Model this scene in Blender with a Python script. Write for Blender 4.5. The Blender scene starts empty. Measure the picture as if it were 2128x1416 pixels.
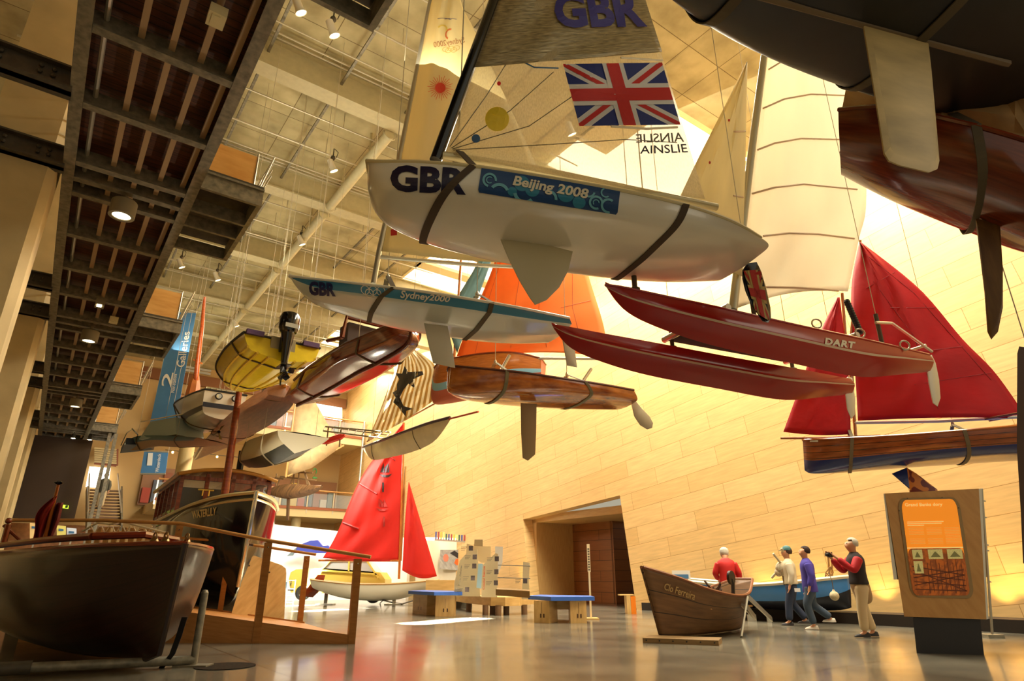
import bpy, bmesh, math, random
from mathutils import Vector, Matrix
from mathutils.bvhtree import BVHTree
random.seed(7)
S = bpy.context.scene
PI = math.pi
# ------------------------------------------------------------------ camera
F = 1300.0; CX = 1064.0; CY = 708.0
PITCH = math.atan(492.0/F); CP = math.cos(PITCH); SP = math.sin(PITCH)
C = Vector((0, 0, 1.05))
cam_d = bpy.data.cameras.new('camera'); cam = bpy.data.objects.new('camera', cam_d)
S.collection.objects.link(cam); S.camera = cam
cam.location = C; cam.rotation_euler = (PI/2+PITCH, 0, 0)
cam_d.sensor_width = 36; cam_d.lens = F*36/2128; cam_d.clip_start = .1; cam_d.clip_end = 300
# ------------------------------------------------------------------ world, exposure
W = bpy.data.worlds.new('world'); S.world = W; W.use_nodes = True
W.node_tree.nodes['Background'].inputs[0].default_value = (1.0, .9, .66, 1)
W.node_tree.nodes['Background'].inputs[1].default_value = .34
S.view_settings.view_transform = 'Standard'; S.view_settings.look = 'None'
S.view_settings.exposure = 0.35; S.view_settings.gamma = 1; S.view_settings.use_curve_mapping = False
# ------------------------------------------------------------------ hall frame: a = depth along the hall, w = to the right, z up
A = Vector((-.5890, .8081, 0)); B = Vector((.8081, .5890, 0)); Z = Vector((0, 0, 1)); R = Vector((1, 0, 0))
HW = 17.2; AE = 45.3; HC = 14.4
def H(a, w, z): return A*a + B*w + Z*z
def area(name, loc, aim, sx, sy, power, col=(1, .9, .68), spread=PI):
    l = bpy.data.lights.new(name, 'AREA'); l.shape = 'RECTANGLE'; l.size = sx; l.size_y = sy
    l.energy = power; l.color = col; l.spread = spread
    o = bpy.data.objects.new(name, l); S.collection.objects.link(o); o.location = loc
    d = Vector(aim)-Vector(loc); o.rotation_euler = d.to_track_quat('-Z', 'Y').to_euler(); return o
def spot(name, loc, aim, power, angle=60, blend=.6, col=(1, .80, .5), r=.05):
    l = bpy.data.lights.new(name, 'SPOT'); l.energy = power; l.color = col
    l.spot_size = math.radians(angle); l.spot_blend = blend; l.shadow_soft_size = r
    o = bpy.data.objects.new(name, l); S.collection.objects.link(o); o.location = loc
    d = Vector(aim)-Vector(loc); o.rotation_euler = d.to_track_quat('-Z', 'Y').to_euler(); return o
# daylight coming down through the roof lights beside the timber wall
for i, (a, w, sy, pw) in enumerate(((13.5, 15, 6, 2300), (21, 14.4, 4, 850), (27, 14.2, 5, 620), (33, 14.2, 5, 600), (39, 14.2, 5, 600))):
    area('roof_daylight', H(a, w, HC-.25), H(a, w, 0), sy, 4.6, pw, (1, .95, .8))
area('near_daylight', H(6, 13.4, HC-.25), H(7, 16.5, 4), 7, 5, 2900, (1, .92, .72))
# added warm fill from behind the camera, with no window modelled there
area('front_window', H(-8, 12, 7), H(10, 15, 4), 10, 6, 260, (1, .88, .68))
# unseen area lights in mid-air, turned up to brighten the ceiling
for a in (8, 16, 25, 34):
    area('ceiling_wash', H(a, 4.5, 8.8), H(a+1, 5.5, HC), 3, 3, 120, (1, .9, .66))
# added unseen fill behind the ramp that brightens the hull bottoms on the left
spot('hull_fill', H(17, 6.2, .6), H(14.5, 3.6, 5.5), 520, 70, .8, (1, .93, .74), .12)
spot('hull_fill', H(21, 6.0, .6), H(19, 4.4, 6.5), 420, 80, .8, (1, .93, .74), .12)

# ------------------------------------------------------------------ pixel helpers (frame 2128 x 1416)
def ray(px, py):
    u = (px-CX)/F; v = (CY-py)/F
    return Vector((u, CP-v*SP, SP+v*CP))
def P(px, py, t): return C + ray(px, py)*t
def PZ(px, py, z):
    d = ray(px, py); return C + d*((z-C.z)/d.z)
def PPL(px, py, o, n):
    d = ray(px, py); k = d.dot(n)
    return C + d*((o-C).dot(n)/k)
def PW(px, py, w=HW): return PPL(px, py, B*w, B)
def PA(px, py, a): return PPL(px, py, A*a, A)
def tof(p):
    q = p-C; return q.y*CP+q.z*SP
def pix(p):
    q = p-C; t = q.y*CP+q.z*SP; return (CX+F*q.x/t, CY-F*(q.z*CP-q.y*SP)/t)
def zat(base, py):      # height above base point whose image row is py
    v = (CY-py)/F; hy = base.y-C.y
    k = (SP+v*CP)/(CP-v*SP); return C.z + hy*k

# ------------------------------------------------------------------ materials
def lin(c):
    return tuple(((x/255)/12.92 if x/255 <= .04045 else ((x/255+.055)/1.055)**2.4) for x in c[:3]) + (1,)
MC = {}
def mat(name, col, rough=.5, metal=0, emit=0, noise=0, nscale=6, bump=0, coat=0, stretch=None, col2=None, transl=0, alpha=1, spec=.5, detail=4, bscale=None, thr=None):
    if name in MC: return MC[name]
    m = bpy.data.materials.new(name); m.use_nodes = True; nt = m.node_tree; b = nt.nodes['Principled BSDF']
    b.inputs['Base Color'].default_value = lin(col); b.inputs['Roughness'].default_value = rough
    b.inputs['Metallic'].default_value = metal; b.inputs['Coat Weight'].default_value = coat
    b.inputs['Coat Roughness'].default_value = .08; b.inputs['Specular IOR Level'].default_value = spec
    if emit: b.inputs['Emission Color'].default_value = lin(col); b.inputs['Emission Strength'].default_value = emit
    tc = nt.nodes.new('ShaderNodeUVMap')
    mp = nt.nodes.new('ShaderNodeMapping'); nt.links.new(tc.outputs[0], mp.inputs[0])
    if stretch: mp.inputs['Scale'].default_value = stretch
    if noise or col2:
        n = nt.nodes.new('ShaderNodeTexNoise'); n.inputs['Scale'].default_value = nscale; n.inputs['Detail'].default_value = detail
        nt.links.new(mp.outputs[0], n.inputs[0])
        r = nt.nodes.new('ShaderNodeValToRGB'); nt.links.new(n.outputs[0], r.inputs[0])
        c2 = col2 or tuple(x*(1-noise) for x in col); t = thr or (.3, .7)
        r.color_ramp.elements[0].position = t[0]; r.color_ramp.elements[1].position = t[1]
        r.color_ramp.elements[0].color = lin(c2); r.color_ramp.elements[1].color = lin(col)
        nt.links.new(r.outputs[0], b.inputs['Base Color'])
        if bump:
            bp = nt.nodes.new('ShaderNodeBump'); bp.inputs['Strength'].default_value = bump; bp.inputs['Distance'].default_value = .02
            src = n
            if bscale:
                src = nt.nodes.new('ShaderNodeTexNoise'); src.inputs['Scale'].default_value = bscale; nt.links.new(mp.outputs[0], src.inputs[0])
            nt.links.new(src.outputs[0], bp.inputs['Height']); nt.links.new(bp.outputs[0], b.inputs['Normal'])
    out = nt.nodes['Material Output']; sh = b.outputs[0]
    if transl:
        t = nt.nodes.new('ShaderNodeBsdfTranslucent'); t.inputs[0].default_value = lin(col)
        if noise or col2: nt.links.new(r.outputs[0], t.inputs[0])
        x = nt.nodes.new('ShaderNodeMixShader'); x.inputs[0].default_value = transl
        nt.links.new(sh, x.inputs[1]); nt.links.new(t.outputs[0], x.inputs[2]); sh = x.outputs[0]
    if alpha < 1:
        t = nt.nodes.new('ShaderNodeBsdfTransparent'); x = nt.nodes.new('ShaderNodeMixShader'); x.inputs[0].default_value = alpha
        nt.links.new(t.outputs[0], x.inputs[1]); nt.links.new(sh, x.inputs[2]); sh = x.outputs[0]
    nt.links.new(sh, out.inputs[0]); MC[name] = m; return m
def wood(name, c1, c2, rough=.4, coat=0, sc=(1.2, 14, 1), ns=2.2, planks=0, pd=.012):
    if name in MC: return MC[name]
    m = mat(name, c1, rough, coat=coat, col2=c2, nscale=ns, stretch=sc, detail=6)
    if planks:      # seams every `planks` metres across the grain
        nt = m.node_tree; b = nt.nodes['Principled BSDF']; uv = nt.nodes.new('ShaderNodeUVMap'); sx = nt.nodes.new('ShaderNodeSeparateXYZ')
        nt.links.new(uv.outputs[0], sx.inputs[0])
        d = nt.nodes.new('ShaderNodeMath'); d.operation = 'DIVIDE'; d.inputs[1].default_value = planks; nt.links.new(sx.outputs[1], d.inputs[0])
        f = nt.nodes.new('ShaderNodeMath'); f.operation = 'FRACT'; nt.links.new(d.outputs[0], f.inputs[0])
        g = nt.nodes.new('ShaderNodeMath'); g.operation = 'LESS_THAN'; g.inputs[1].default_value = pd/planks; nt.links.new(f.outputs[0], g.inputs[0])
        mx = nt.nodes.new('ShaderNodeMix'); mx.data_type = 'RGBA'; nt.links.new(g.outputs[0], mx.inputs[0])
        src = b.inputs['Base Color'].links[0].from_socket; nt.links.new(src, mx.inputs[6]); mx.inputs[7].default_value = lin(tuple(x*.35 for x in c2))
        nt.links.new(mx.outputs[2], b.inputs['Base Color'])
    return m
white = mat('white_gelcoat', (238, 232, 214), .22, coat=.3)
cream = mat('cream_paint', (222, 208, 160), .5)
steel = mat('galvanised_steel', (150, 142, 120), .5, metal=.35, noise=.3, nscale=9)
dsteel = mat('dark_painted_steel', (84, 76, 60), .55, metal=.1, noise=.25, nscale=7)
alu = mat('aluminium', (205, 200, 182), .3, metal=.7)
chrome = mat('chrome', (225, 222, 212), .12, metal=1)
black = mat('black_rubber', (18, 18, 20), .45)
gloss_black = mat('gloss_black', (12, 12, 16), .15, coat=.4)
wire_m = mat('steel_wire', (196, 186, 158), .4, metal=.3)
strap_m = mat('grey_webbing', (92, 80, 58), .8)
glass = mat('clear_glass', (200, 215, 220), .05, alpha=.16)
oak = wood('light_oak', (196, 150, 88), (176, 128, 68), .4)
ply = wood('birch_plywood', (222, 184, 118), (200, 158, 92), .45, sc=(1.2, 5, 1))
mahog = wood('varnished_mahogany', (132, 52, 20), (92, 32, 12), .16, coat=.6)
varn = wood('varnished_pine', (190, 110, 44), (150, 78, 24), .2, coat=.5)
lens_m = mat('lamp_lens', (255, 236, 190), .3, emit=14)

# ------------------------------------------------------------------ mesh builder
class MB:
    def __init__(s): s.v = []; s.f = []; s.m = []; s.uv = []
    def face(s, pts, m=0, uv=None):
        i = len(s.v); s.v += [Vector(p) for p in pts]; s.f.append(tuple(range(i, i+len(pts)))); s.m.append(m); s.uv.append(uv)
    def grid(s, rows, m=0, closeu=False, uvf=None, mf=None):
        i0 = len(s.v); nr = len(rows); nc = len(rows[0])
        for r in rows: s.v += [Vector(p) for p in r]
        lu = [0]
        for r in range(1, nr): lu.append(lu[-1]+(s.v[i0+r*nc+nc//2]-s.v[i0+(r-1)*nc+nc//2]).length)
        mid = nr//2; lv = [0]
        for c in range(1, nc): lv.append(lv[-1]+(s.v[i0+mid*nc+c]-s.v[i0+mid*nc+c-1]).length)
        for r in range(nr-1):
            for c in range(nc-(0 if closeu else 1)):
                c2 = (c+1) % nc
                s.f.append((i0+r*nc+c, i0+r*nc+c2, i0+(r+1)*nc+c2, i0+(r+1)*nc+c)); s.m.append(mf(r, c) if mf else m)
                a, b = lv[c], (lv[c2] if c2 else lv[-1]*(1+1/nc))
                if uvf: s.uv.append([uvf(r, c), uvf(r, c+1), uvf(r+1, c+1), uvf(r+1, c)])
                else: s.uv.append([(lu[r], a), (lu[r], b), (lu[r+1], b), (lu[r+1], a)])
    def tri(s):
        f2, m2, u2 = [], [], []
        for f, m, u in zip(s.f, s.m, s.uv):
            if len(f) == 4:
                f2 += [(f[0], f[1], f[2]), (f[0], f[2], f[3])]; m2 += [m, m]; u2 += [[u[0], u[1], u[2]], [u[0], u[2], u[3]]] if u else [None, None]
            else: f2.append(f); m2.append(m); u2.append(u)
        s.f, s.m, s.uv = f2, m2, u2
    def box(s, o, x, y, z, m=0):     # o = corner, x y z = edge vectors
        o, x, y, z = Vector(o), Vector(x), Vector(y), Vector(z); L = sorted(((x.length, 0), (y.length, 1), (z.length, 2)), reverse=True)
        ax = [x, y, z]; rank = {L[0][1]: 0, L[1][1]: 1, L[2][1]: 2}
        def q(p, e, f, i, j):
            le, lf = e.length, f.length
            uv = [(0, 0), (le, 0), (le, lf), (0, lf)] if rank[i] < rank[j] else [(0, 0), (0, le), (lf, le), (lf, 0)]
            r = random.random()*9; uv = [(a+r, b+r) for a, b in uv]
            s.face([p, p+e, p+e+f, p+f], m, uv)
        q(o, y, x, 1, 0); q(o+z, x, y, 0, 1); q(o, x, z, 0, 2); q(o+y, z, x, 2, 0); q(o, z, y, 2, 1); q(o+x, y, z, 1, 2)
    def cbox(s, c, x, y, z, m=0):    # centred
        c, x, y, z = Vector(c), Vector(x), Vector(y), Vector(z); s.box(c-x/2-y/2-z/2, x, y, z, m)
    def beam(s, p, q, wd, ht, up=Z, m=0):
        p, q = Vector(p), Vector(q); d = (q-p); n = d.normalized(); sd = n.cross(up).normalized(); u2 = sd.cross(n)
        s.box(p-sd*wd/2-u2*ht/2, d, sd*wd, u2*ht, m)
    def tube(s, pts, r, n=8, m=0, cap=True):
        pts = [Vector(p) for p in pts]; rs = r if isinstance(r, (list, tuple)) else [r]*len(pts)
        rows = []; pu = None
        for i, p in enumerate(pts):
            d = (pts[min(i+1, len(pts)-1)]-pts[max(i-1, 0)]).normalized()
            if pu is None: pu = d.orthogonal().normalized()
            u = (pu-d*pu.dot(d)); u = u.normalized() if u.length > 1e-6 else d.orthogonal().normalized(); pu = u; w = d.cross(u)
            rows.append([p+(u*math.cos(k*2*PI/n)+w*math.sin(k*2*PI/n))*rs[i] for k in range(n)])
        s.grid(rows, m, closeu=True)
        if cap: s.face(list(reversed(rows[0])), m); s.face(rows[-1], m)
    def lathe(s, c, ax, prof, n=20, m=0, mf=None):   # prof = [(dist along ax, radius)]
        c, ax = Vector(c), Vector(ax).normalized(); u = ax.orthogonal().normalized(); w = ax.cross(u)
        rows = [[c+ax*h+(u*math.cos(k*2*PI/n)+w*math.sin(k*2*PI/n))*max(r, 1e-4) for k in range(n)] for h, r in prof]
        s.grid(rows, m, closeu=True, mf=mf)
    def prism(s, pts, ext, m=0, ms=None):
        pts = [Vector(p) for p in pts]; e = Vector(ext); n = len(pts)
        o = pts[0]; l = max(range(1, n), key=lambda i: (pts[i]-o).length); u = (pts[l]-o).normalized(); w = u.cross(e.normalized())
        uv = [((p-o).dot(u), (p-o).dot(w)) for p in pts]
        s.face(pts, m, uv); s.face([p+e for p in reversed(pts)], m, list(reversed(uv)))
        for i in range(n):
            j = (i+1) % n; s.face([pts[j], pts[i], pts[i]+e, pts[j]+e], m if ms is None else ms)
    def ball(s, c, r, n=12, m=0, sc=(1, 1, 1)):
        rows = []
        for i in range(n//2+1):
            th = PI*i/(n//2); rows.append([Vector(c)+Vector((r*sc[0]*math.sin(th)*math.cos(k*2*PI/n), r*sc[1]*math.sin(th)*math.sin(k*2*PI/n), r*sc[2]*math.cos(th))) for k in range(n)])
        s.grid(rows, m, closeu=True)
    def build(s, name, mats, parent=None, smooth=False, merge=True, solid=0, props=None, subd=0):
        if not isinstance(mats, (list, tuple)): mats = [mats]
        off = Vector(parent['_o']) if parent is not None and '_o' in parent.keys() else Vector((0, 0, 0))
        me = bpy.data.meshes.new(name); me.from_pydata([tuple(v-off) for v in s.v], [], s.f); me.update()
        for m in mats: me.materials.append(m)
        uvl = me.uv_layers.new(name='UVMap')
        for i, p in enumerate(me.polygons):
            p.material_index = s.m[i]; p.use_smooth = smooth; uv = s.uv[i]
            if uv is None:
                n = p.normal
                if abs(n.z) > .7: uv = [(s.v[k].dot(A), s.v[k].dot(B)) for k in s.f[i]]
                else:
                    h = Vector((-n.y, n.x, 0)).normalized(); uv = [(s.v[k].dot(h), s.v[k].z) for k in s.f[i]]
            for li, c in zip(p.loop_indices, uv): uvl.data[li].uv = c
        if merge:
            bm = bmesh.new(); bm.from_mesh(me); bmesh.ops.remove_doubles(bm, verts=bm.verts, dist=.0004)
            bmesh.ops.recalc_face_normals(bm, faces=bm.faces); bm.to_mesh(me); bm.free()
        o = bpy.data.objects.new(name, me); S.collection.objects.link(o)
        if smooth:
            try: me.set_sharp_from_angle(angle=math.radians(38))
            except Exception: pass
        if parent is not None:
            o.parent = parent; o['_o'] = list(off)
        else: o['_o'] = [0, 0, 0]
        if solid:
            md = o.modifiers.new('Solidify', 'SOLIDIFY'); md.thickness = solid; md.offset = 0
        if subd:
            md = o.modifiers.new('Subsurf', 'SUBSURF'); md.levels = subd; md.render_levels = subd
        if props:
            for k, v in props.items(): o[k] = v
        return o
def thing(name, label, cat, loc, group=None):
    o = bpy.data.objects.new(name, None); S.collection.objects.link(o); o.location = loc; o['_o'] = list(loc)
    o.empty_display_size = .2
    o['label'] = label; o['category'] = cat
    if group: o['group'] = group
    return o
def tag(o, label, cat, group=None, kind=None):
    o['label'] = label; o['category'] = cat
    if group: o['group'] = group
    if kind: o['kind'] = kind
    return o
def struct(o): o['kind'] = 'structure'; return o
def copy_thing(o, delta, label=None):
    def rec(src, parent):
        c = src.copy(); S.collection.objects.link(c)
        if parent is not None: c.parent = parent
        for ch in src.children: rec(ch, c)
        return c
    r = rec(o, None); r.location = Vector(o.location)+Vector(delta)
    if label: r['label'] = label
    return r

# ------------------------------------------------------------------ flat artwork laid on surfaces
def text2d(t, bold=0.0, mirror=False, shear=0, spacing=1.0):
    cu = bpy.data.curves.new('t', 'FONT'); cu.body = t; cu.offset = bold; cu.shear = shear; cu.resolution_u = 3; cu.space_character = spacing
    ob = bpy.data.objects.new('t', cu); S.collection.objects.link(ob); bpy.context.view_layer.update()
    me = bpy.data.meshes.new_from_object(ob.evaluated_get(bpy.context.evaluated_depsgraph_get()))
    vs = [(v.co.x, v.co.y) for v in me.vertices]; fs = [tuple(p.vertices) for p in me.polygons]
    bpy.data.objects.remove(ob); bpy.data.meshes.remove(me); bpy.data.curves.remove(cu)
    x0 = min(v[0] for v in vs); x1 = max(v[0] for v in vs); y0 = min(v[1] for v in vs); y1 = max(v[1] for v in vs)
    vs = [((x-x0)/(x1-x0), (y-y0)/(y1-y0)) for x, y in vs]
    if mirror: vs = [(1-x, y) for x, y in vs]
    return vs, fs
def polys2d(polys):
    vs = []; fs = []
    for p in polys: i = len(vs); vs += p; fs.append(tuple(range(i, i+len(p))))
    return vs, fs
def clip_unit(p):
    for ax, lim, sg in ((0, 0, 1), (0, 1, -1), (1, 0, 1), (1, 1, -1)):
        o = []
        for i in range(len(p)):
            a, b = p[i-1], p[i]; da, db = (a[ax]-lim)*sg, (b[ax]-lim)*sg
            if (da >= 0) != (db >= 0): t = da/(da-db); o.append((a[0]+(b[0]-a[0])*t, a[1]+(b[1]-a[1])*t))
            if db >= 0: o.append(b)
        p = o
        if not p: return p
    return p
def circle2d(cx, cy, rx, ry=None, n=24):
    ry = ry or rx; return [(cx+rx*math.cos(k*2*PI/n), cy+ry*math.sin(k*2*PI/n)) for k in range(n)]
def ring2d(cx, cy, rx, ry, th, a0=0, a1=2*PI, n=24):
    out = []
    for k in range(n):
        t0 = a0+(a1-a0)*k/n; t1 = a0+(a1-a0)*(k+1)/n; q = 1-th
        out.append([(cx+rx*math.cos(t0), cy+ry*math.sin(t0)), (cx+rx*math.cos(t1), cy+ry*math.sin(t1)), (cx+rx*q*math.cos(t1), cy+ry*q*math.sin(t1)), (cx+rx*q*math.cos(t0), cy+ry*q*math.sin(t0))])
    return out
def decal(name, art, quad, target, m, parent, off=.006, cuts=2, label=None, maxlen=None):
    """art: (verts in the unit square, faces); quad: tl tr br bl in photo pixels; target: BVH or (point, normal) plane"""
    vs, fs = art; tl, tr, br, bl = quad
    bm = bmesh.new(); bv = [bm.verts.new((x, y, 0)) for x, y in vs]
    for f in fs:
        try: bm.faces.new([bv[i] for i in f])
        except Exception: pass
    bmesh.ops.triangulate(bm, faces=bm.faces)
    if isinstance(target, BVHTree):
        for _ in range(cuts+2):
            ml = maxlen or .12
            es = [e for e in bm.edges if e.calc_length() > ml]
            if not es: break
            bmesh.ops.subdivide_edges(bm, edges=es, cuts=1); bmesh.ops.triangulate(bm, faces=bm.faces)
    offp = Vector(parent['_o']) if '_o' in parent.keys() else Vector((0, 0, 0))
    lastt = None
    for v in bm.verts:
        x, y = v.co.x, v.co.y
        px = (bl[0]*(1-x)+br[0]*x)*(1-y)+(tl[0]*(1-x)+tr[0]*x)*y; py = (bl[1]*(1-x)+br[1]*x)*(1-y)+(tl[1]*(1-x)+tr[1]*x)*y
        d = ray(px, py)
        if isinstance(target, BVHTree):
            h = target.ray_cast(C, d.normalized())
            if h[0] is None: h = target.find_nearest(C+d*(lastt or 8))
            p = h[0]; lastt = tof(p); nn = h[1] if h[1].dot(d) < 0 else -h[1]; dd_ = d.normalized(); p = p-dd_*min(off/max(-nn.dot(dd_), .12), off*6)
        else: p = PPL(px, py, target[0], target[1])-d.normalized()*off
        v.co = p - offp
    me = bpy.data.meshes.new(name); bm.to_mesh(me); bm.free(); me.materials.append(m)
    me.uv_layers.new(name='UVMap')
    o = bpy.data.objects.new(name, me); S.collection.objects.link(o); o.parent = parent; o['_o'] = list(offp)
    if label: o['label'] = label
    return o
def union_flag(quad, target, parent, asp=1.7, off=.006, red=None, blue=None, wht=None, name='union_flag'):
    red = red or mat('flag_red', (206, 36, 30), .6, transl=.25); blue = blue or mat('flag_blue', (24, 40, 110), .6, transl=.25); wht = wht or mat('flag_white', (236, 232, 224), .6, transl=.3)
    decal(name+'_field', polys2d([[(0, 0), (1, 0), (1, 1), (0, 1)]]), quad, target, blue, parent, off, label='blue field')
    def band(d, w, sh=0):   # diagonal in aspect space
        L = math.hypot(asp, 1); n = (-1/L*d, asp/L)
        p0 = (0, 0 if d > 0 else 1); p1 = (asp, 1 if d > 0 else 0); q = []
        for p, sg in ((p0, 1), (p1, 1), (p1, -1), (p0, -1)):
            q.append(((p[0]+n[0]*w*sg+n[0]*sh)/asp, p[1]+n[1]*w*sg+n[1]*sh))
        return clip_unit(q)
    decal(name+'_white_saltire', polys2d([band(1, .1), band(-1, .1)]), quad, target, wht, parent, off*1.35)
    decal(name+'_red_saltire', polys2d([band(1, .035), band(-1, .035)]), quad, target, red, parent, off*1.7)
    c = .5
    def rc(x0, y0, x1, y1): return [(x0, y0), (x1, y0), (x1, y1), (x0, y1)]
    decal(name+'_white_cross', polys2d([rc(.5-.17/asp, 0, .5+.17/asp, 1), rc(0, .33, 1, .67)]), quad, target, wht, parent, off*2.05)
    decal(name+'_red_cross', polys2d([rc(.5-.1/asp, 0, .5+.1/asp, 1), rc(0, .4, 1, .6)]), quad, target, red, parent, off*2.4)
def bvh_of(mb): return BVHTree.FromPolygons([tuple(v) for v in mb.v], mb.f)

# ------------------------------------------------------------------ boats
def cr(p0, p1, p2, p3, t):
    return .5*((2*p1)+(-p0+p2)*t+(2*p0-5*p1+4*p2-p3)*t*t+(-p0+3*p1-3*p2+p3)*t**3)
def interp(rows, n):
    out = []; k = len(rows)
    for i in range(n):
        s = i/(n-1)*(k-1); j = min(int(s), k-2); t = s-j
        a = rows[max(j-1, 0)]; b = rows[j]; c = rows[j+1]; d = rows[min(j+2, k-1)]
        out.append([cr(a[q], b[q], c[q], d[q], t) for q in range(len(b))])
    return out
SEC_ROUND = [(0, 0), (.35, .03), (.68, .14), (.88, .36), (.97, .66), (1, 1)]
SEC_FLAT = [(0, 0), (.45, .05), (.8, .14), (.93, .34), (.98, .66), (1, 1)]
SEC_V = [(0, 0), (.28, .2), (.55, .4), (.76, .58), (.9, .78), (1, 1)]
SEC_DEEPV = [(0, 0), (.5, .2), (.8, .42), (.9, .6), (.97, .8), (1, 1)]
SEC_CHINE = [(0, 0), (.42, .1), (.84, .24), (.86, .27), (.94, .64), (1, 1)]
class Boat:
    def __init__(s, name, label, cat, bow, stern, L, dz=0, group=None, side=None):
        db, ds = ray(*bow), ray(*stern); k = db.z/ds.z     # equal heights (plus dz)
        lo, hi = .5, 200.
        for _ in range(60):
            t = (lo+hi)/2; p0 = C+db*t; p1 = C+ds*((t*db.z+dz)/ds.z)
            if (p1-p0).length < L: lo = t
            else: hi = t
        s.P0, s.P1, s.L = p0, p1, L; s.X = (p1-p0)/L
        y = Z.cross(s.X).normalized(); m = (p0+p1)/2
        s.sg = 1
        if y.dot(C-m) < 0: y = -y; s.sg = -1
        s.Y = y; s.Zb = (s.X.cross(y))*(1 if s.X.cross(y).z > 0 else -1)
        s.root = thing(name, label, cat, m, group)
        s.top = max(p0.z, p1.z)
    def W(s, x, y, z): return s.P0+s.X*x+s.Y*y+s.Zb*z
    def pl(s, px, py, y=0): return PPL(px, py, s.P0+s.Y*y, s.Y)
    def loc(s, px, py, y=0):
        q = s.pl(px, py, y)-s.P0; return q.dot(s.X), q.dot(s.Zb)
    def hull(s, st, sec, sec2=None, n=25, mats=None, rowmat=None, name='hull', y0=0, open_=False, m=5, tb=0, solid=.02, deck=None, uvflip=False, part_parent=None, mirror=True):
        """st: (sheer px, keel px, half beam) at stations bow to stern"""
        rows = []
        for sh, ke, b in st:
            x1, z1 = s.loc(sh[0], sh[1], y0+b); x0, z0 = s.loc(ke[0], ke[1], y0); rows.append([x1, z1, x0, z0, b])
        rows = interp(rows, n); sec2 = sec2 or sec; k = len(sec)
        NS = (k-1)*3+1; G = []; s.hrows = []
        for i, (x1, z1, x0, z0, b) in enumerate(rows):
            t = i/(n-1); b = max(b, 0)
            pts = [[a[0]*(1-t)+c[0]*t, a[1]*(1-t)+c[1]*t] for a, c in zip(sec, sec2)]
            pts = interp(pts, NS) if sec is not SEC_CHINE else [[pts[j][0]*(1-f)+pts[min(j+1, k-1)][0]*f, pts[j][1]*(1-f)+pts[min(j+1, k-1)][1]*f] for j, f in [(min(q//3, k-1), (q % 3)/3) for q in range(NS)]]
            near = [s.W(x0+(x1-x0)*g, y0+b*f, z0+(z1-z0)*g) for f, g in pts]
            far = [s.W(x0+(x1-x0)*g, y0-b*f, z0+(z1-z0)*g) for f, g in pts]
            row = list(reversed(near))+far[1:]; G.append(row)
        s.G = G; mb = MB(); mid = NS-1
        mf = (lambda r, c: rowmat((abs(c+.5-mid))/mid, r/(n-1))) if rowmat else None
        mb.grid(G, 0, mf=mf)
        mb.tri(); mb.face(list(reversed(G[-1])), tb)
        s.bvh = bvh_of(mb)
        if not open_:
            d = [[r[0], r[0].lerp(r[-1], .25)+Z*.02, r[0].lerp(r[-1], .5)+Z*.035, r[0].lerp(r[-1], .75)+Z*.02, r[-1]] for r in G]; mb.grid(d, (deck or 0))
        o = mb.build(name, mats, part_parent or s.root, smooth=True, solid=solid if open_ else 0)
        s.hullo = o; return o
    def rim(s, name, m, r=.02, rows=None, both=True, parent=None, inset=0):
        mb = MB(); G = s.G
        mb.tube([g[0] for g in G], r, 6); 
        if both: mb.tube([g[-1] for g in G], r, 6)
        mb.tube([G[-1][0], G[-1][-1]], r, 6)
        return mb.build(name, m, parent or s.root, smooth=True)
    def foil(s, name, pts, th, m, y=0, parent=None, label=None):
        """flat blade traced on the boat's centre plane, tapered to its edges"""
        q = [s.pl(px, py, y) for px, py in pts]; n = len(q); c = sum(q, Vector())/n
        mb = MB(); ex = s.Y*th
        inn = [c+(p-c)*.86 for p in q]
        f1 = [p+ex*.5 for p in inn]; f2 = [p-ex*.5 for p in inn]; e1 = [p+ex*.12 for p in q]; e2 = [p-ex*.12 for p in q]
        mb.face(f1); mb.face(list(reversed(f2)))
        for i in range(n):
            j = (i+1) % n
            mb.face([e1[i], e1[j], f1[j], f1[i]]); mb.face([e2[j], e2[i], f2[i], f2[j]]); mb.face([e1[j], e1[i], e2[i], e2[j]])
        o = mb.build(name, m, parent or s.root, smooth=True)
        if label: o['label'] = label
        s.fb = bvh_of(mb); return o
    def patch(s, name, left, right, m, y=0, camber=.15, nu=22, nv=16, parent=None, label=None, wr=.01, foot=0, seed=1, ysh=0, solid=.004):
        """sail: left and right edge polylines in photo pixels (top to foot)"""
        L = interp([list(p) for p in left], nv+1); Rr = interp([list(p) for p in right], nv+1); rows = []; rnd = random.Random(seed)
        ph = [rnd.random()*6 for _ in range(4)]; fr = [5+rnd.random()*9 for _ in range(4)]
        for i in range(nv+1):
            v = i/nv; row = []
            for j in range(nu+1):
                u = j/nu; px = L[i][0]*(1-u)+Rr[i][0]*u; py = L[i][1]*(1-u)+Rr[i][1]*u + foot*math.sin(PI*u)*v**6
                yy = y + ysh*u*v + camber*math.sin(PI*u**.75)*(1-.25*v) + wr*sum(math.sin(fr[k]*(u*(1+k % 2)+v*(2-k % 2))+ph[k]) for k in range(4))*math.sin(PI*u)**.5
                row.append(s.pl(px, py, yy))
            rows.append(row)
        mb = MB(); mb.grid(rows, 0, uvf=lambda r, c: (c/nu, 1-r/nv)); mb.tri(); o = mb.build(name, m, parent or s.root, smooth=True, solid=solid)
        if label: o['label'] = label
        s.sb = bvh_of(mb); return o
    def spar(s, name, pts, r, m, y=0, parent=None, n=10):
        mb = MB(); mb.tube([s.pl(p[0], p[1], y) for p in pts], r, n); return mb.build(name, m, parent or s.root, smooth=True)
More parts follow.
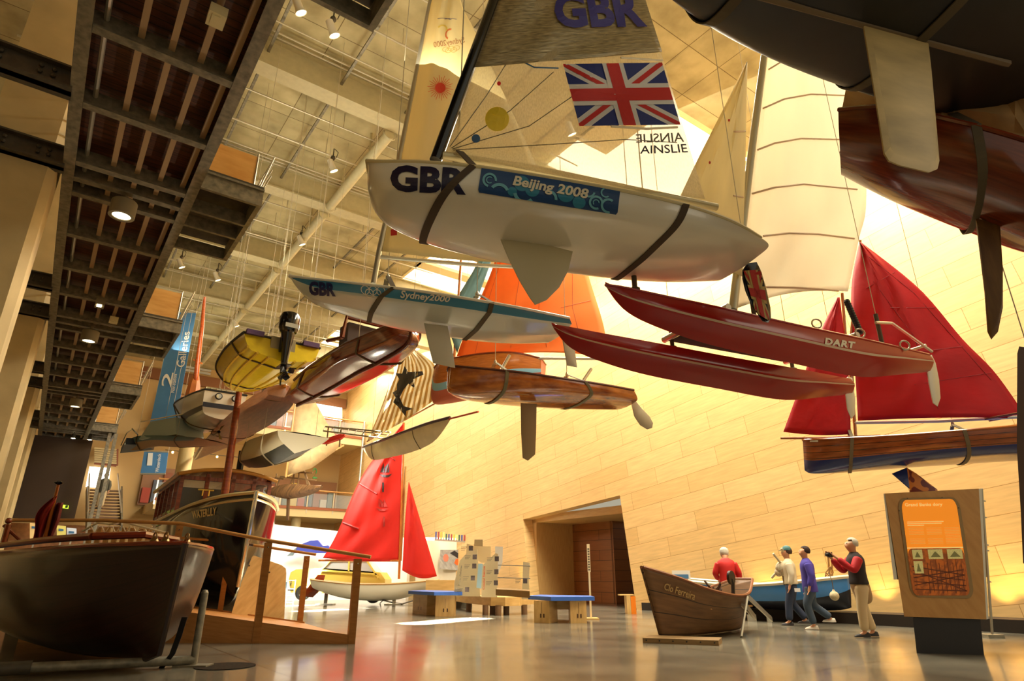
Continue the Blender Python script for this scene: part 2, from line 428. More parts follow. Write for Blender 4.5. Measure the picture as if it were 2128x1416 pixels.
    def sling(s, px_list, width=.07, m=None, up=.45, cable=True, lab=None, wirem=None):
        """webbing straps round the hull at the given photo columns of the near sheer, plus the wire to the roof"""
        for px in px_list:
            i = min(range(len(s.G)), key=lambda k: abs(pix(s.G[k][0])[0]-px)); g = s.G[i]; c = (g[0]+g[-1])/2
            mid = sum(g, Vector())/len(g)
            def out(p): d = (p-c); d = d-s.X*d.dot(s.X); return p+d.normalized()*.014 if d.length > 1e-4 else p
            ring = [c+Z*up+s.Y*.05]+[out(p) for p in g]+[c+Z*up-s.Y*.05]
            mb = MB(); rows = [[p-s.X*width/2, p+s.X*width/2] for p in ring]
            mb.grid(rows); st = mb.build('sling_strap', m or strap_m, s.root, smooth=False, solid=.012)
            if cable:
                w = MB(); w.tube([c+Z*up, Vector((c.x, c.y, HC))], .007, 5); w.lathe(c+Z*(up-.03), Z, [(0, .03), (.06, .03), (.1, .012)], 8)
                w.build('hanging_wire', wirem or wire_m, st)
    def cable(s, pts, m=None, r=.007):
        for p, q in pts:
            w = MB(); w.tube([p, q], r, 5); w.build('hanging_wire', m or wire_m, s.root)
# ================================================================== the hall
# floor: polished concrete
m = mat('polished_concrete', (128, 122, 106), .16, noise=.3, nscale=.7, detail=8, stretch=(1, 1, 1), coat=.25)
nt = m.node_tree; b = nt.nodes['Principled BSDF']
n2 = nt.nodes.new('ShaderNodeTexNoise'); n2.inputs['Scale'].default_value = 1.3; n2.inputs['Detail'].default_value = 6
mr = nt.nodes.new('ShaderNodeMapRange'); mr.inputs[3].default_value = .12; mr.inputs[4].default_value = .30
nt.links.new(nt.nodes['UV Map'].outputs[0], n2.inputs[0]); nt.links.new(n2.outputs[0], mr.inputs[0]); nt.links.new(mr.outputs[0], b.inputs['Roughness'])
br = nt.nodes.new('ShaderNodeTexBrick'); br.offset = 0; br.inputs['Scale'].default_value = 1; br.inputs['Brick Width'].default_value = 6; br.inputs['Row Height'].default_value = 6; br.inputs['Mortar Size'].default_value = .012
br.inputs['Color1'].default_value = br.inputs['Color2'].default_value = (1, 1, 1, 1); br.inputs['Mortar'].default_value = (.25, .22, .18, 1); nt.links.new(nt.nodes['UV Map'].outputs[0], br.inputs[0])
mx = nt.nodes.new('ShaderNodeMix'); mx.data_type = 'RGBA'; mx.blend_type = 'MULTIPLY'; mx.inputs[0].default_value = 1
nt.links.new(b.inputs['Base Color'].links[0].from_socket, mx.inputs[6]); nt.links.new(br.outputs[0], mx.inputs[7]); nt.links.new(mx.outputs[2], b.inputs['Base Color'])
mb = MB(); mb.box(H(-12, -8, -.3), A*60, B*30, Z*.3); struct(mb.build('floor', m))

# timber wall: long boards laid at a slight rake
def brickwood(name, c1, c2, mortar, bw, rh, ms, ang, rough=.45):
    m = mat(name, c1, rough, coat=.08); nt = m.node_tree; b = nt.nodes['Principled BSDF']
    uv = nt.nodes['UV Map']; mp = nt.nodes['Mapping']; mp.inputs['Rotation'].default_value = (0, 0, ang)
    br = nt.nodes.new('ShaderNodeTexBrick'); br.inputs['Scale'].default_value = 1; br.inputs['Brick Width'].default_value = bw; br.inputs['Row Height'].default_value = rh
    br.inputs['Mortar Size'].default_value = ms; br.inputs['Mortar Smooth'].default_value = 0; br.offset = .5; br.offset_frequency = 2
    br.inputs['Color1'].default_value = lin(c1); br.inputs['Color2'].default_value = lin(c2); br.inputs['Mortar'].default_value = lin(mortar); br.inputs['Bias'].default_value = -.1
    nt.links.new(mp.outputs[0], br.inputs[0])
    m2 = nt.nodes.new('ShaderNodeMapping'); m2.inputs['Scale'].default_value = (.9, 9, 1); nt.links.new(mp.outputs[0], m2.inputs[0])
    n = nt.nodes.new('ShaderNodeTexNoise'); n.inputs['Scale'].default_value = 1.5; n.inputs['Detail'].default_value = 6; nt.links.new(m2.outputs[0], n.inputs[0])
    mr = nt.nodes.new('ShaderNodeMapRange'); mr.inputs[1].default_value = .3; mr.inputs[2].default_value = .7; mr.inputs[3].default_value = .86; mr.inputs[4].default_value = 1.06; nt.links.new(n.outputs[0], mr.inputs[0])
    mx = nt.nodes.new('ShaderNodeMix'); mx.data_type = 'RGBA'; mx.blend_type = 'MULTIPLY'; mx.inputs[0].default_value = 1
    nt.links.new(br.outputs[0], mx.inputs[6]); nt.links.new(mr.outputs[0], mx.inputs[7]); nt.links.new(mx.outputs[2], b.inputs['Base Color'])
    return m
wallm = brickwood('larch_cladding', (230, 192, 130), (220, 180, 116), (172, 126, 66), 2.6, .6, .006, math.radians(7.5))
def aw(px, py): q = PW(px, py); return (q.dot(A), q.z)
dTL, dTR = aw(1087, 1080), aw(1288, 1030)
sl = (aw(1311, 1187)[0]-dTR[0])/(aw(1311, 1187)[1]-dTR[1])
dBR = (dTR[0]-sl*dTR[1], 0); sl2 = (aw(1095, 1167)[0]-dTL[0])/(aw(1095, 1167)[1]-dTL[1]); dBL = (dTL[0]-sl2*dTL[1], 0)
mb = MB(); NA = -11; th = .5; ceilz = HC+1.2
def wf(pts):
    for off, fl in ((0, 0), (th, 1)):
        q = [H(a, HW+off, z) for a, z in (reversed(pts) if fl else pts)]
        mb.face(q, 0, [(a, z) for a, z in (reversed(pts) if fl else pts)])
TLt = (dTL[0], ceilz); TRt = (dTR[0], ceilz)
wf([(dBL[0], 0), (AE+2, 0), (AE+2, ceilz), TLt, dTL]); wf([dTL, TLt, TRt, dTR]); wf([(NA, 0), dBR, dTR, TRt, (NA, ceilz)])
for p, q in ((dBL, dTL), (dTL, dTR), (dTR, dBR)): mb.face([H(p[0], HW, p[1]), H(q[0], HW, q[1]), H(q[0], HW+th, q[1]), H(p[0], HW+th, p[1])])
struct(mb.build('wall_right', wallm, merge=False))
# doorway passage
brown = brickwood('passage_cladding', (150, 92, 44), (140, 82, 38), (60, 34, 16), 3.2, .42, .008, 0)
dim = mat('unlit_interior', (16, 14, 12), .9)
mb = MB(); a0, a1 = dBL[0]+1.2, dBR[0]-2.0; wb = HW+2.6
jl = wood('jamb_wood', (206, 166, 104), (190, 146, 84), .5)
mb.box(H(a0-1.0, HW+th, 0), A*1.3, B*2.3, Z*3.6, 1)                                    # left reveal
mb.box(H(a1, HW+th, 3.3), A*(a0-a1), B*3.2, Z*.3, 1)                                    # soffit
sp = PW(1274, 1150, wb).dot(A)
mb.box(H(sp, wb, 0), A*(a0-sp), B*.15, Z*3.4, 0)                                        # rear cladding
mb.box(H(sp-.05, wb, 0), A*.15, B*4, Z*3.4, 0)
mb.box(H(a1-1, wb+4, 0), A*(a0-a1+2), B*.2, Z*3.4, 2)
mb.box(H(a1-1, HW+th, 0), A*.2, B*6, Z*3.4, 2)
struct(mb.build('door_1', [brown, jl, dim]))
g = MB(); c = H(sp-1.5, wb+1.6, .95); g.ball(c, .75, 18); 
for k in range(5):
    dd = Vector((math.cos(k*1.3)*.5, -.7, math.sin(k*1.3)*.5)).normalized(); g.lathe(c+dd*.72, dd, [(0, .09), (.12, .07), (.14, .02)], 8)
g.lathe(c-Z*.95, Z, [(0, .35), (.1, .3), (.3, .2)], 14)
tag(g.build('buoy', mat('buoy_green_grey', (70, 76, 66), .5), smooth=True), 'round grey-green sea mine buoy standing in the dark doorway', 'buoy')
bl = MB(); bl.box(H(-11, HW-.06, 0), A*(dBR[0]+10.7), B*.06, Z*.24); struct(bl.build('baseboard_right', mat('dark_plinth', (34, 26, 20), .5)))
# ceiling with roof lights along the timber wall
cm = mat('raw_ceiling_board', (200, 188, 142), .8, col2=(158, 146, 104), nscale=1.1, detail=8, thr=(.3, .62))
nt = cm.node_tree; b = nt.nodes['Principled BSDF']; br = nt.nodes.new('ShaderNodeTexBrick'); br.offset = 0
for k, v in (('Scale', 1), ('Brick Width', 1.3), ('Row Height', 2.6), ('Mortar Size', .012)): br.inputs[k].default_value = v
br.inputs['Color1'].default_value = (1, 1, 1, 1); br.inputs['Color2'].default_value = (.82, .82, .82, 1); br.inputs['Mortar'].default_value = (.35, .3, .22, 1); nt.links.new(nt.nodes['UV Map'].outputs[0], br.inputs[0])
mx = nt.nodes.new('ShaderNodeMix'); mx.data_type = 'RGBA'; mx.blend_type = 'MULTIPLY'; mx.inputs[0].default_value = 1
nt.links.new(b.inputs['Base Color'].links[0].from_socket, mx.inputs[6]); nt.links.new(br.outputs[0], mx.inputs[7]); nt.links.new(mx.outputs[2], b.inputs['Base Color'])
mb = MB(); mb.box(H(-4, -8, HC), A*(AE+4), B*19.5, Z*.25); mb.box(H(-4, 11.5, HC), A*13.4, B*(HW+.2-11.5), Z*.25)
struct(mb.build('ceiling', cm))
sky = mat('roof_light_glazing', (255, 246, 220), .4, emit=1.9)
for i, (s0, s1) in enumerate(((9.6, 17.2), (17.7, 22.8), (23.3, 28.6), (29.2, 34.6), (35.2, 42.6))):
    k0 = 1.3 if i == 0 else 0
    g = MB(); g.box(H(s0, 11.6+k0, HC+.15), A*(s1-s0), B*(HW+.1-11.6-k0), Z*.05)
    if i == 0: g.box(H(12.3, 11.6, HC+.15), A*4.9, B*1.3, Z*.05)
    w = struct(g.build('window_%d' % (i+1), sky))
fr = MB()
for s0 in (9.4, 17.2, 22.8, 28.6, 34.6, 42.6): fr.box(H(s0, 11.5, HC), A*(2.8 if s0 == 42.6 else (.2 if s0 == 9.4 else .6)), B*(HW+.1-11.5), Z*.25)
fr.box(H(9.4, 11.5, HC), A*2.9, B*1.4, Z*.25)
for w in (11.5,): fr.box(H(11.5, w, HC), A*33.6, B*.12, Z*.25)
struct(fr.build('trim_1', cream))
# end wall, left wall
endm = mat('end_wall_plaster', (200, 168, 112), .7)
mb = MB(); mb.box(H(AE, -8, 0), A*.4, B*(HW+8.2), Z*ceilz); struct(mb.build('wall_back', endm))
conc = mat('pale_concrete', (214, 192, 140), .65, noise=.12, nscale=1.2, bump=.1)
mb = MB(); mb.box(H(-4, -6.4, 0), A*(AE+4), B*.4, Z*ceilz); struct(mb.build('wall_left', conc))
mb = MB(); mb.box(H(-4, -6.0, 0), A*(AE+4), B*.12, Z*.25); struct(mb.build('baseboard_left', mat('dark_plinth', (34, 26, 20))))

# roof steelwork
ordn = ['nearest', 'second', 'third', 'fourth', 'fifth', 'sixth', 'seventh', 'eighth', 'ninth']
beam_m = mat('cream_steel_beam', (192, 182, 142), .5, noise=.06)
pitchb = 5.45; abase = 1.137*(HC-1.95)
for i in range(5):
    a = abase+i*pitchb
    t = thing('roof_beam', 'deep cream steel roof beam under the grey ceiling, %s from the front' % ordn[i], 'beam', H(a, 5, HC-.9), 'steel roof beams')
    mb = MB(); mb.box(H(a-.12, -8, HC-.9), A*.24, B*(HW+7.9), Z*.9); mb.box(H(a-.26, -8, HC-.93), A*.52, B*(HW+7.9), Z*.05); mb.box(H(a-.26, -8, HC-.06), A*.52, B*(HW+7.9), Z*.05); mb.build('web', beam_m, t)
    mb = MB()
    for da in (.45, .62): mb.tube([H(a-da, -3, HC-.15), H(a-da, 11.5, HC-.15)], .03, 6)
    mb.build('conduit', wire_m, t)
for i in range(5):
    a = abase+i*pitchb
    for j, w in enumerate((6.04,)):
        mb = MB(); mb.tube([H(a+.3, w, HC-1.0), H(a+pitchb-.3, w, HC-1.0)], .16, 14)
        for k in (.3, pitchb-.3): mb.lathe(H(a+k, w, HC-1.0), A, [(-.03, .22), (.03, .22)], 14)
        for k in (1.8, 4.1): mb.tube([H(a+k, w, HC-1.0), H(a+k, w, HC)], .04, 6)
        tag(mb.build('roof_tube', beam_m, smooth=True), 'round cream tube joining two roof beams, %s of the row' % ordn[i], 'steel tube', 'round roof tubes')
# hanging service grid below the roof: runs across, thin rails between
for i in range(6):
    a = abase-pitchb/2+i*pitchb
    t = thing('service_rail', 'thin steel service rails hung below the ceiling, %s bay from the front' % ordn[i], 'rail', H(a, 5, HC-.5), 'service rails in the roof bays')
    mb = MB()
    for da in (-1.3, .2, 1.35): mb.tube([H(a+da, -3, HC-.55), H(a+da, 12, HC-.55)], .026 if da != .2 else .035, 6)
    mb.build('cross_rail', wire_m, t)
    for w in range(-2, 12, 2):
        mb = MB(); mb.beam(H(a-2.7, w+.3, HC-.4), H(a+2.7, w+.3, HC-.4), .07, .07); mb.build('channel', steel, t)
    for w in range(-2, 12, 3):
        for da in (-1.3, .2, 1.35): mb = MB(); mb.tube([H(a+da, w+1, HC-.55), H(a+da, w+1, HC)], .012, 4); mb.build('drop_rod', wire_m, t)
# spotlights on the rails
sl_m = mat('spotlight_white', (222, 214, 190), .4)
def spotlight(px, py, lab, aim=(.4, .4, -1), zz=HC-1.2, sc=1.0, energy=0):
    p = PZ(px, py, zz); t = thing('spotlight', lab, 'spotlight', p, 'roof spotlights')
    d = Vector(aim).normalized(); mb = MB(); mb.lathe(p-d*.2*sc, d, [(0, .02), (0, .09*sc), (.28*sc, .1*sc), (.38*sc, .14*sc), (.38*sc, .12*sc)], 14); mb.build('lamp_body', sl_m, t, smooth=True)
    mb = MB(); mb.lathe(p-d*.2*sc, d, [(.36*sc, .12*sc), (.365*sc, 0)], 14); mb.build('lens', lens_m, t)
    mb = MB(); mb.tube([p-d*.1, p+Z*.25, p+Z*.65], .02, 6); mb.ball(p+Z*.3, .08*sc, 8)
    mb.tube([p+Z*.3+R*.1, p+Z*.5+R*.15, p+Z*.65+R*.02], .012, 5); mb.build('bracket', dsteel, t)
    return t
for px, py, lab in ((690, 60, 'white spotlight hung from the roof beside the dark outrigger at the top'), (620, 12, 'white spotlight at the top edge of the view by the walkway edge'), (690, 345, 'small spotlight on the roof rail left of the big white dinghy bow'),
    (375, 548, 'twin-like spotlight beside the walkway just under the second outrigger'), (450, 575, 'angled spotlight on the roof rail right of the walkway outrigger'), (490, 672, 'spotlight above the yellow motorboat'), (625, 500, 'spotlight hung below the roof tube in the middle bay'), (1185, 268, 'spotlight glinting behind the silver sail')):
    spotlight(px, py, lab)
spot('roof_spot', H(18, 6, HC-1.3), H(24, 6.0, 0), 900, 40); spot('roof_spot_two', H(9, 8, HC-1.3), H(13, 9.5, 4), 700, 60)

# ================================================================== steel walkway on the left
HK = 1.05+6.5; WL = -.92; WR = 1.08
walk = thing('overhead_walkway', 'dark steel walkway with timber deck running overhead on the left', 'walkway', H(20, .1, HK))
mb = MB()
for w in (WL, WR-.09):
    mb.box(H(1, w, HK+.03), A*38, B*.09, Z*.31)
mb.box(H(1, WL-.01, HK), A*38, B*.17, Z*.03); mb.box(H(1, WR-.16, HK), A*38, B*.17, Z*.03)
mb.build('side_channel', steel, walk)
cells = []; a = 5.6; bays = []
stat = []
for bay in range(-1, 4):
    b0 = 11.35+8.1*bay; bays.append(b0)
    stat += [b0, b0+.55, b0+1.1, b0+2.9, b0+4.7, b0+6.4]
stat = [s for s in stat if 1.5 < s < 39]
for a in stat:
    mb = MB(); mb.box(H(a, WL+.09, HK+.02), A*.07, B*(WR-WL-.18), Z*.26); mb.box(H(a-.04, WL+.165, HK+.0), A*.15, B*(WR-WL-.33), Z*.03); mb.build('cross_beam', steel if 1 else dsteel, walk)
bar_m = mat('primed_steel_bar', (176, 148, 112), .5, metal=.2)
for k in range(5):
    w = WL+.28+k*.36; mb = MB()
    if k == 0: mb.tube([H(1, w, HK+.2), H(39, w, HK+.2)], .035, 8)
    else: mb.box(H(1, w, HK+.13), A*38, B*.08, Z*.1)
    mb.build('bearer' if k else 'conduit', bar_m if k else alu, walk)
deckm = wood('hardwood_deck', (112, 62, 34), (54, 30, 18), .5, sc=(1.2, 6, 1), planks=.14, pd=.012)
mb = MB(); mb.face([H(1, WL, HK+.36), H(39, WL, HK+.36), H(39, WR, HK+.36), H(1, WR, HK+.36)], 0, [(0, 0), (0, 38), (2, 38), (2, 0)]); mb.face([H(1, WL, HK+.42), H(39, WL, HK+.42), H(39, WR, HK+.42), H(1, WR, HK+.42)]); mb.build('deck', deckm, walk)
mb = MB()
for wz in (WL, ):
    for k in range(19): mb.tube([H(2+k*2, wz, HK+.3), H(2+k*2, wz, HK+1.4)], .02, 6)
    for z in (.7, 1.0, 1.4): mb.tube([H(2, wz, HK+z), H(38, wz, HK+z)], .02, 6)
mb.build('guard_rail', alu, walk)
# outrigger balconies
plym = wood('orange_plywood', (226, 176, 100), (210, 154, 76), .45, sc=(6, 1.2, 1), ns=1.5)
onames = ['at the top edge of the view', 'above the first bracket', 'level with the blue banner', 'beyond the blue banner', 'at the far end']
for i, b0 in enumerate([3.25]+[10.9+8.1*k for k in range(0, 4)]):
    L = 2.7; w0 = WR; w1 = WR+1.06
    t = thing('walkway_outrigger', 'steel outrigger with plywood end panel on the walkway %s' % onames[i], 'balcony', H(b0, w0, HK), 'outrigger balconies')
    mb = MB(); mb.box(H(b0, w1-.08, HK), A*L, B*.08, Z*.34)
    for a in (b0, b0+.9, b0+1.55, b0+L-.07): mb.box(H(a, w0, HK), A*.07, B*(w1-w0-.08), Z*.26 if a != b0 else Z*.34)
    mb.box(H(b0-.05, w0, HK+.3), A*.15, B*(w1-w0), Z*.04)
    mb.build('frame', steel, t)
    mb = MB(); mb.box(H(b0, w0, HK+.36), A*L, B*(w1-w0), Z*.05); mb.build('deck', dsteel, t)
    mb = MB(); mb.box(H(b0+L*.25, w0+.12, HK+.48), A*.03, B*(w1-w0-.2), Z*1.0); o = mb.build('end_panel', plym, t)
    mb = MB(); c0 = H(b0+L*.25, w0+.12, HK+.4)
    mb.tube([c0, c0+Z*1.15, c0+Z*1.15+B*(w1-w0-.2), c0+B*(w1-w0-.2)], .022, 6); mb.beam(H(b0, w1-.03, HK+.4), H(b0, w1-.03, HK+1.6), .06, .04); 
    for z in (1.25, 1.4, 1.55, 1.7): mb.tube([H(b0+L*.3, w0, HK+z), H(b0+L, w0+.05, HK+z), H(b0+L, w1+.25, HK+z), H(b0+L*.3, w1+.25, HK+z)], .012, 5)
    for k in (0, .5, 1): mb.tube([H(b0+L*(.3+.7*k), w1-.05, HK+.4), H(b0+L*(.3+.7*k), w1+.25, HK+1.7)], .02, 5)
    mb.build('railing', alu, t)
# downlights
def drum(px, py, r, h, lab, lens=True):
    p = PZ(px, py, HK-.42); t = thing('drum_downlight', lab, 'downlight', p+Z*h, 'round downlights under the walkway')
    mb = MB(); mb.lathe(p, Z, [(0, r*.72), (0, r), (h*.9, r), (h, r*.85), (h, 0)], 24); mb.tube([p+Z*h, p+Z*(h+.12)], .04, 6); mb.build('housing', mat('grey_lamp_drum', (140, 130, 106), .5), t, smooth=True)
    mb = MB(); mb.lathe(p, Z, [(.02, r*.72), (.03, 0)], 24); mb.build('lens', mat('downlight_lens', (255, 238, 190), .3, emit=6), t)
    spot('downlight', p-Z*.05, p-Z*3, 40, 100)
for px, py, r, l in ((252, 450, .2, 'nearest'), (184, 710, .2, 'second'), (156, 846, .2, 'third'), (124, 985, .25, 'farthest')): drum(px, py, r*1.05, .32, 'round grey drum downlight under the walkway, %s of the row' % l)
def fitting(px, py, ln, lab, lit=False):
    p = PZ(px, py, HK-.1); t = thing('box_lamp', lab, 'lamp', p)
    mb = MB(); mb.box(p-B*.09, A*ln, B*.2, Z*.14); mb.build('housing', mat('grey_lamp_drum', (140, 130, 106), .5) if lit else cream, t)
    mb = MB(); mb.box(p-B*.05+A*.04-Z*.01, A*.16, B*.1, Z*.02); mb.build('diffuser', lens_m if lit else cream, t)
    mb = MB(); mb.tube([p+Z*.1+A*ln*.8, p+Z*.35+A*ln*.8], .03, 6); mb.build('stem', bar_m, t)
fitting(452, 28, .25, 'pale square light fitting at the top of the walkway'); fitting(207, 632, .35, 'slim rectangular lamp with lit end hanging under the walkway', True)
fitting(235, 668, .22, 'small cream box lamp beside the slim lit lamp under the walkway')
for i, (px, py) in enumerate(((122, 931), (140, 932), (163, 948))):
    p = PZ(px, py, HK-.25); mb = MB(); mb.box(p, A*.3, B*.3, Z*.5); mb.build('speaker', cream)
    tag(bpy.data.objects[-1] if 0 else S.collection.objects[-1], ['left of a pair of small pale speakers under the far walkway', 'right of a pair of small pale speakers under the far walkway', 'tilted pale speaker to the right of the pair under the far walkway'][i], 'speaker')
for px, py, l in ((152, 911, 'brightest bare spotlight under the far walkway'), (186, 914, 'dimmer spotlight right of the brightest one under the far walkway')):
    p = PZ(px, py, HK-.2); t = thing('walkway_spotlight', l, 'spotlight', p)
    mb = MB(); mb.lathe(p, Z, [(0, .09), (.2, .07), (.3, .03)], 12); mb.build('lamp_body', dsteel, t, smooth=True)
    mb = MB(); mb.lathe(p, Z, [(-.01, .09), (-.015, 0)], 12); mb.build('lens', mat('hot_lens', (255, 240, 190), .3, emit=30), t)
# pillars and their steel brackets
for i in range(4):
    a = 11.7+8.1*i
    t = thing('concrete_pillar', 'tall pale concrete pillar beside the walkway, %s from the camera' % ordn[i], 'pillar', H(a, -1.6, 0), 'concrete pillars')
    mb = MB(); q = [H(a, -2.0, 0), H(a+.0, -1.12, 0), H(a+.12, -1.0, 0), H(a+.9, -1.0, 0), H(a+.9, -2.0, 0)]; mb.prism(q, Z*HC); mb.build('shaft', conc, t)
    for k, aa in enumerate((a-.12, a-2.3)):
        mb = MB(); mb.box(H(aa, -3.4, HK-.05), A*.12, B*2.5, Z*.36); mb.box(H(aa-.1, -3.4, HK-.05), A*.32, B*2.5, Z*.03); mb.box(H(aa-.1, -3.4, HK+.28), A*.32, B*2.5, Z*.03)
        for w in (-1.9, -1.75, -1.3, -1.15): mb.ball(H(aa-.02, w, HK+.1), .035, 8); mb.ball(H(aa-.02, w, HK+.2), .035, 8)
        mb.build('bracket', dsteel, t)
# neighbouring gallery seen at the far left
t = thing('side_gallery', 'steel gallery with timber infill panels at the top left edge', 'walkway', H(8, -3, HK+.4))
mb = MB()
for w in (-4.6, -3.3, -2.35): mb.box(H(2, w, HK+.35), A*30, B*.16, Z*.3)
for k in range(16): mb.box(H(2+k*2, -5.2, HK+.4), A*.14, B*2.9, Z*.2)
mb.build('frame', dsteel, t)
mb = MB(); mb.box(H(2, -5.9, HK+.7), A*30, B*3.6, Z*.08); mb.build('deck', dsteel, t)
mb = MB(); mb.box(H(4, -2.4, HK+.8), A*5.4, B*.06, Z*3.0); mb.box(H(4, -3.0, HK+.8), A*1.6, B*.06, Z*3); mb.build('infill_panel', plym, t)
mb = MB(); mb.box(H(9.4, -2.45, HK+.4), A*.12, B*.15, Z*3.6); mb.build('post', steel, t)
# ================================================================== hanging boats
# ---- white singlehander with the silver sail
sail_clear = mat('clear_film_sail', (226, 208, 160), .25, alpha=.5, transl=.45, noise=.12, nscale=60, stretch=(3, 1, 1), bump=.35, bscale=9)
sail_silver = mat('silver_film_sail', (196, 180, 136), .3, metal=.25, transl=.3, alpha=.9, noise=.35, nscale=30, stretch=(.6, 5, 1), bump=.6, bscale=14)
Bf = Boat('racing_dinghy', 'white racing dinghy with GBR lettering, blue banner and silver union-flag sail hanging at centre', 'boat', (764, 338), (1580, 500), 4.5)
Bf.hull([((762, 334), (765, 352), .0), ((790, 336), (768, 392), .2), ((880, 337), (800, 438), .42), ((1000, 348), (905, 470), .6), ((1150, 371), (1050, 498), .7), ((1300, 398), (1200, 519), .74), ((1430, 428), (1340, 538), .72), ((1524, 461), (1450, 549), .64), ((1581, 494), (1548, 553), .5)],
        SEC_ROUND, SEC_FLAT, n=40, mats=[white, cream])
Bf.rim('gunwale', cream, .018)
kw = mat('board_grey_white', (196, 184, 146), .4)
Bf.foil('centreboard', [(1040, 498), (1060, 545), (1080, 585), (1100, 618), (1112, 634), (1136, 624), (1162, 598), (1180, 565), (1190, 523), (1120, 505)], .03, kw)
rud = Bf.foil('rudder', [(1543, 562), (1552, 548), (1572, 545), (1582, 565), (1592, 600), (1601, 640), (1602, 662), (1596, 671), (1585, 668), (1562, 635), (1549, 605), (1543, 580)], .03, gloss_black)
union_flag([(1545, 563), (1583, 560), (1600, 668), (1570, 650)], Bf.fb, Bf.root, asp=.6, off=.008, red=mat('rudder_red', (196, 40, 28), .4), blue=mat('rudder_black', (24, 24, 28), .4), wht=mat('rudder_gold', (206, 176, 104), .4), name='rudder_flag')
Bf.spar('mast', [(905, 334), (1027, 0), (1135, -300), (1190, -450)], .062, gloss_black)
Bf.spar('boom', [(912, 322), (1100, 350), (1489, 431)], .045, mat('boom_silver', (206, 194, 152), .3, metal=.4))
Bf.patch('sail', [(1034, 0), (975, 175), (925, 318)], [(1341, -2), (1402, 205), (1465, 414)], sail_clear, camber=.16, nu=30, nv=24, foot=6, wr=.012, label='see-through lower sail with silver panels')
sbv = Bf.sb
Bf.patch('sail_panel', [(1134, -290), (1084, -145), (1034, 2), (985, 140)], [(1240, -290), (1290, -150), (1341, 0), (1376, 108)], sail_silver, camber=.17, nu=30, nv=20, foot=0, wr=.012, y=.03, label='silver upper sail')
sup = Bf.sb
w = MB()
def plines(boat, name, lines, m, r=.006, y=0, bvh=None, parent=None):
    for i, l in enumerate(lines):
        w = MB(); pts = []
        for k in range(len(l)-1):
            for j in range(6):
                f = j/6; px = l[k][0]*(1-f)+l[k+1][0]*f; py = l[k][1]*(1-f)+l[k+1][1]*f; pts.append((px, py))
        pts.append(l[-1]); q = []
        for px, py in pts:
            if bvh:
                h = bvh.ray_cast(C, ray(px, py).normalized()); 
                if h[0] is None: continue
                q.append(h[0]-ray(px, py).normalized()*(r*.6))
            else: q.append(boat.pl(px, py, y))
        if len(q) > 1: w.tube(q, r, 5); w.build(name, m, parent or boat.root)
sf = mat('sail_seam', (110, 100, 76), .6)
plines(Bf, 'seam', [[(935, 305), (1010, 200), (1060, 120)], [(938, 308), (1060, 230), (1150, 150)], [(940, 310), (1100, 262), (1190, 200)], [(942, 312), (1150, 300), (1300, 290), (1460, 300)], [(1180, 128), (1090, 140), (1130, 348)], [(1385, 262), (1150, 262)], [(1400, 340), (1300, 300), (1180, 262)]][:4], sf, .005, bvh=sbv)
plines(Bf, 'draft_stripe', [[(995, 106), (1050, 110), (1110, 140), (1160, 142)]], mat('stripe_blue', (70, 110, 150), .5), .009, bvh=sbv)
plines(Bf, 'batten', [[(1270, 263), (1345, 268), (1420, 264)], [(1290, 120), (1376, 126)]], mat('batten_cream', (230, 220, 190), .5), .014, bvh=sbv)
decal('lettering', text2d('GBR', .04), [(1148, -14), (1325, -22), (1346, 56), (1156, 58)], sup, mat('sail_blue_ink', (44, 40, 120), .5), Bf.root, .022)
ink = mat('ink_black', (28, 26, 40), .5)
decal('lettering', text2d('AINSLIE', .012, mirror=True), [(1321, 279), (1419, 275), (1422, 295), (1322, 297)], sbv, mat('ink_faded', (110, 104, 84), .5), Bf.root, .008)
decal('lettering', text2d('AINSLIE', .012), [(1331, 303), (1426, 299), (1430, 317), (1330, 320)], sbv, ink, Bf.root, .01)
union_flag([(1170, 133), (1376, 130), (1414, 259), (1204, 262)], sbv, Bf.root, asp=1.6, off=.01)
decal('yellow_disc', polys2d([circle2d(.5, .5, .5)]), [(1008, 222), (1058, 222), (1058, 273), (1008, 273)], sbv, mat('disc_yellow', (230, 196, 20), .5), Bf.root, .02)
decal('badge', polys2d([circle2d(.5, .5, .5)]), [(980, 279), (998, 279), (998, 297), (980, 297)], sbv, mat('badge_blue', (50, 90, 130), .5), Bf.root, .012)
decal('tell_tale', polys2d([circle2d(.5, .5, .5)]), [(1033, 169), (1041, 169), (1041, 178), (1033, 178)], sbv, mat('flag_red', (206, 36, 30)), Bf.root, .012)
decal('lettering', text2d('GBR', .045), [(811, 342), (974, 349), (968, 406), (811, 398)], Bf.bvh, mat('hull_ink', (26, 22, 58), .4), Bf.hullo, .008)
bq = [(1001, 347), (1289, 395), (1283, 447), (993, 400)]
bn = mat('banner_navy', (22, 66, 118), .4); bt = mat('banner_teal', (46, 130, 160), .4); bs = mat('banner_sky', (110, 180, 196), .4)
decal('banner', polys2d([[(.01, 0), (.99, 0), (1, .1), (1, .95), (.99, 1), (.01, 1), (0, .95), (0, .1)]]), bq, Bf.bvh, bn, Bf.hullo, .008, label='blue banner with wave pattern')
def rr(cx, cy, r, th, a0=0, a1=2*PI): return ring2d(cx, cy, r/5.4, r, th, a0, a1, 20)
for x, y, r in ((.30, .62, .3), (.38, .45, .28), (.62, .5, .33), (.72, .25, .25), (.24, .25, .18)): decal('banner_cloud', polys2d([clip_unit(circle2d(x, y, r/5.4, r))]), bq, Bf.bvh, bt, Bf.hullo, .011)
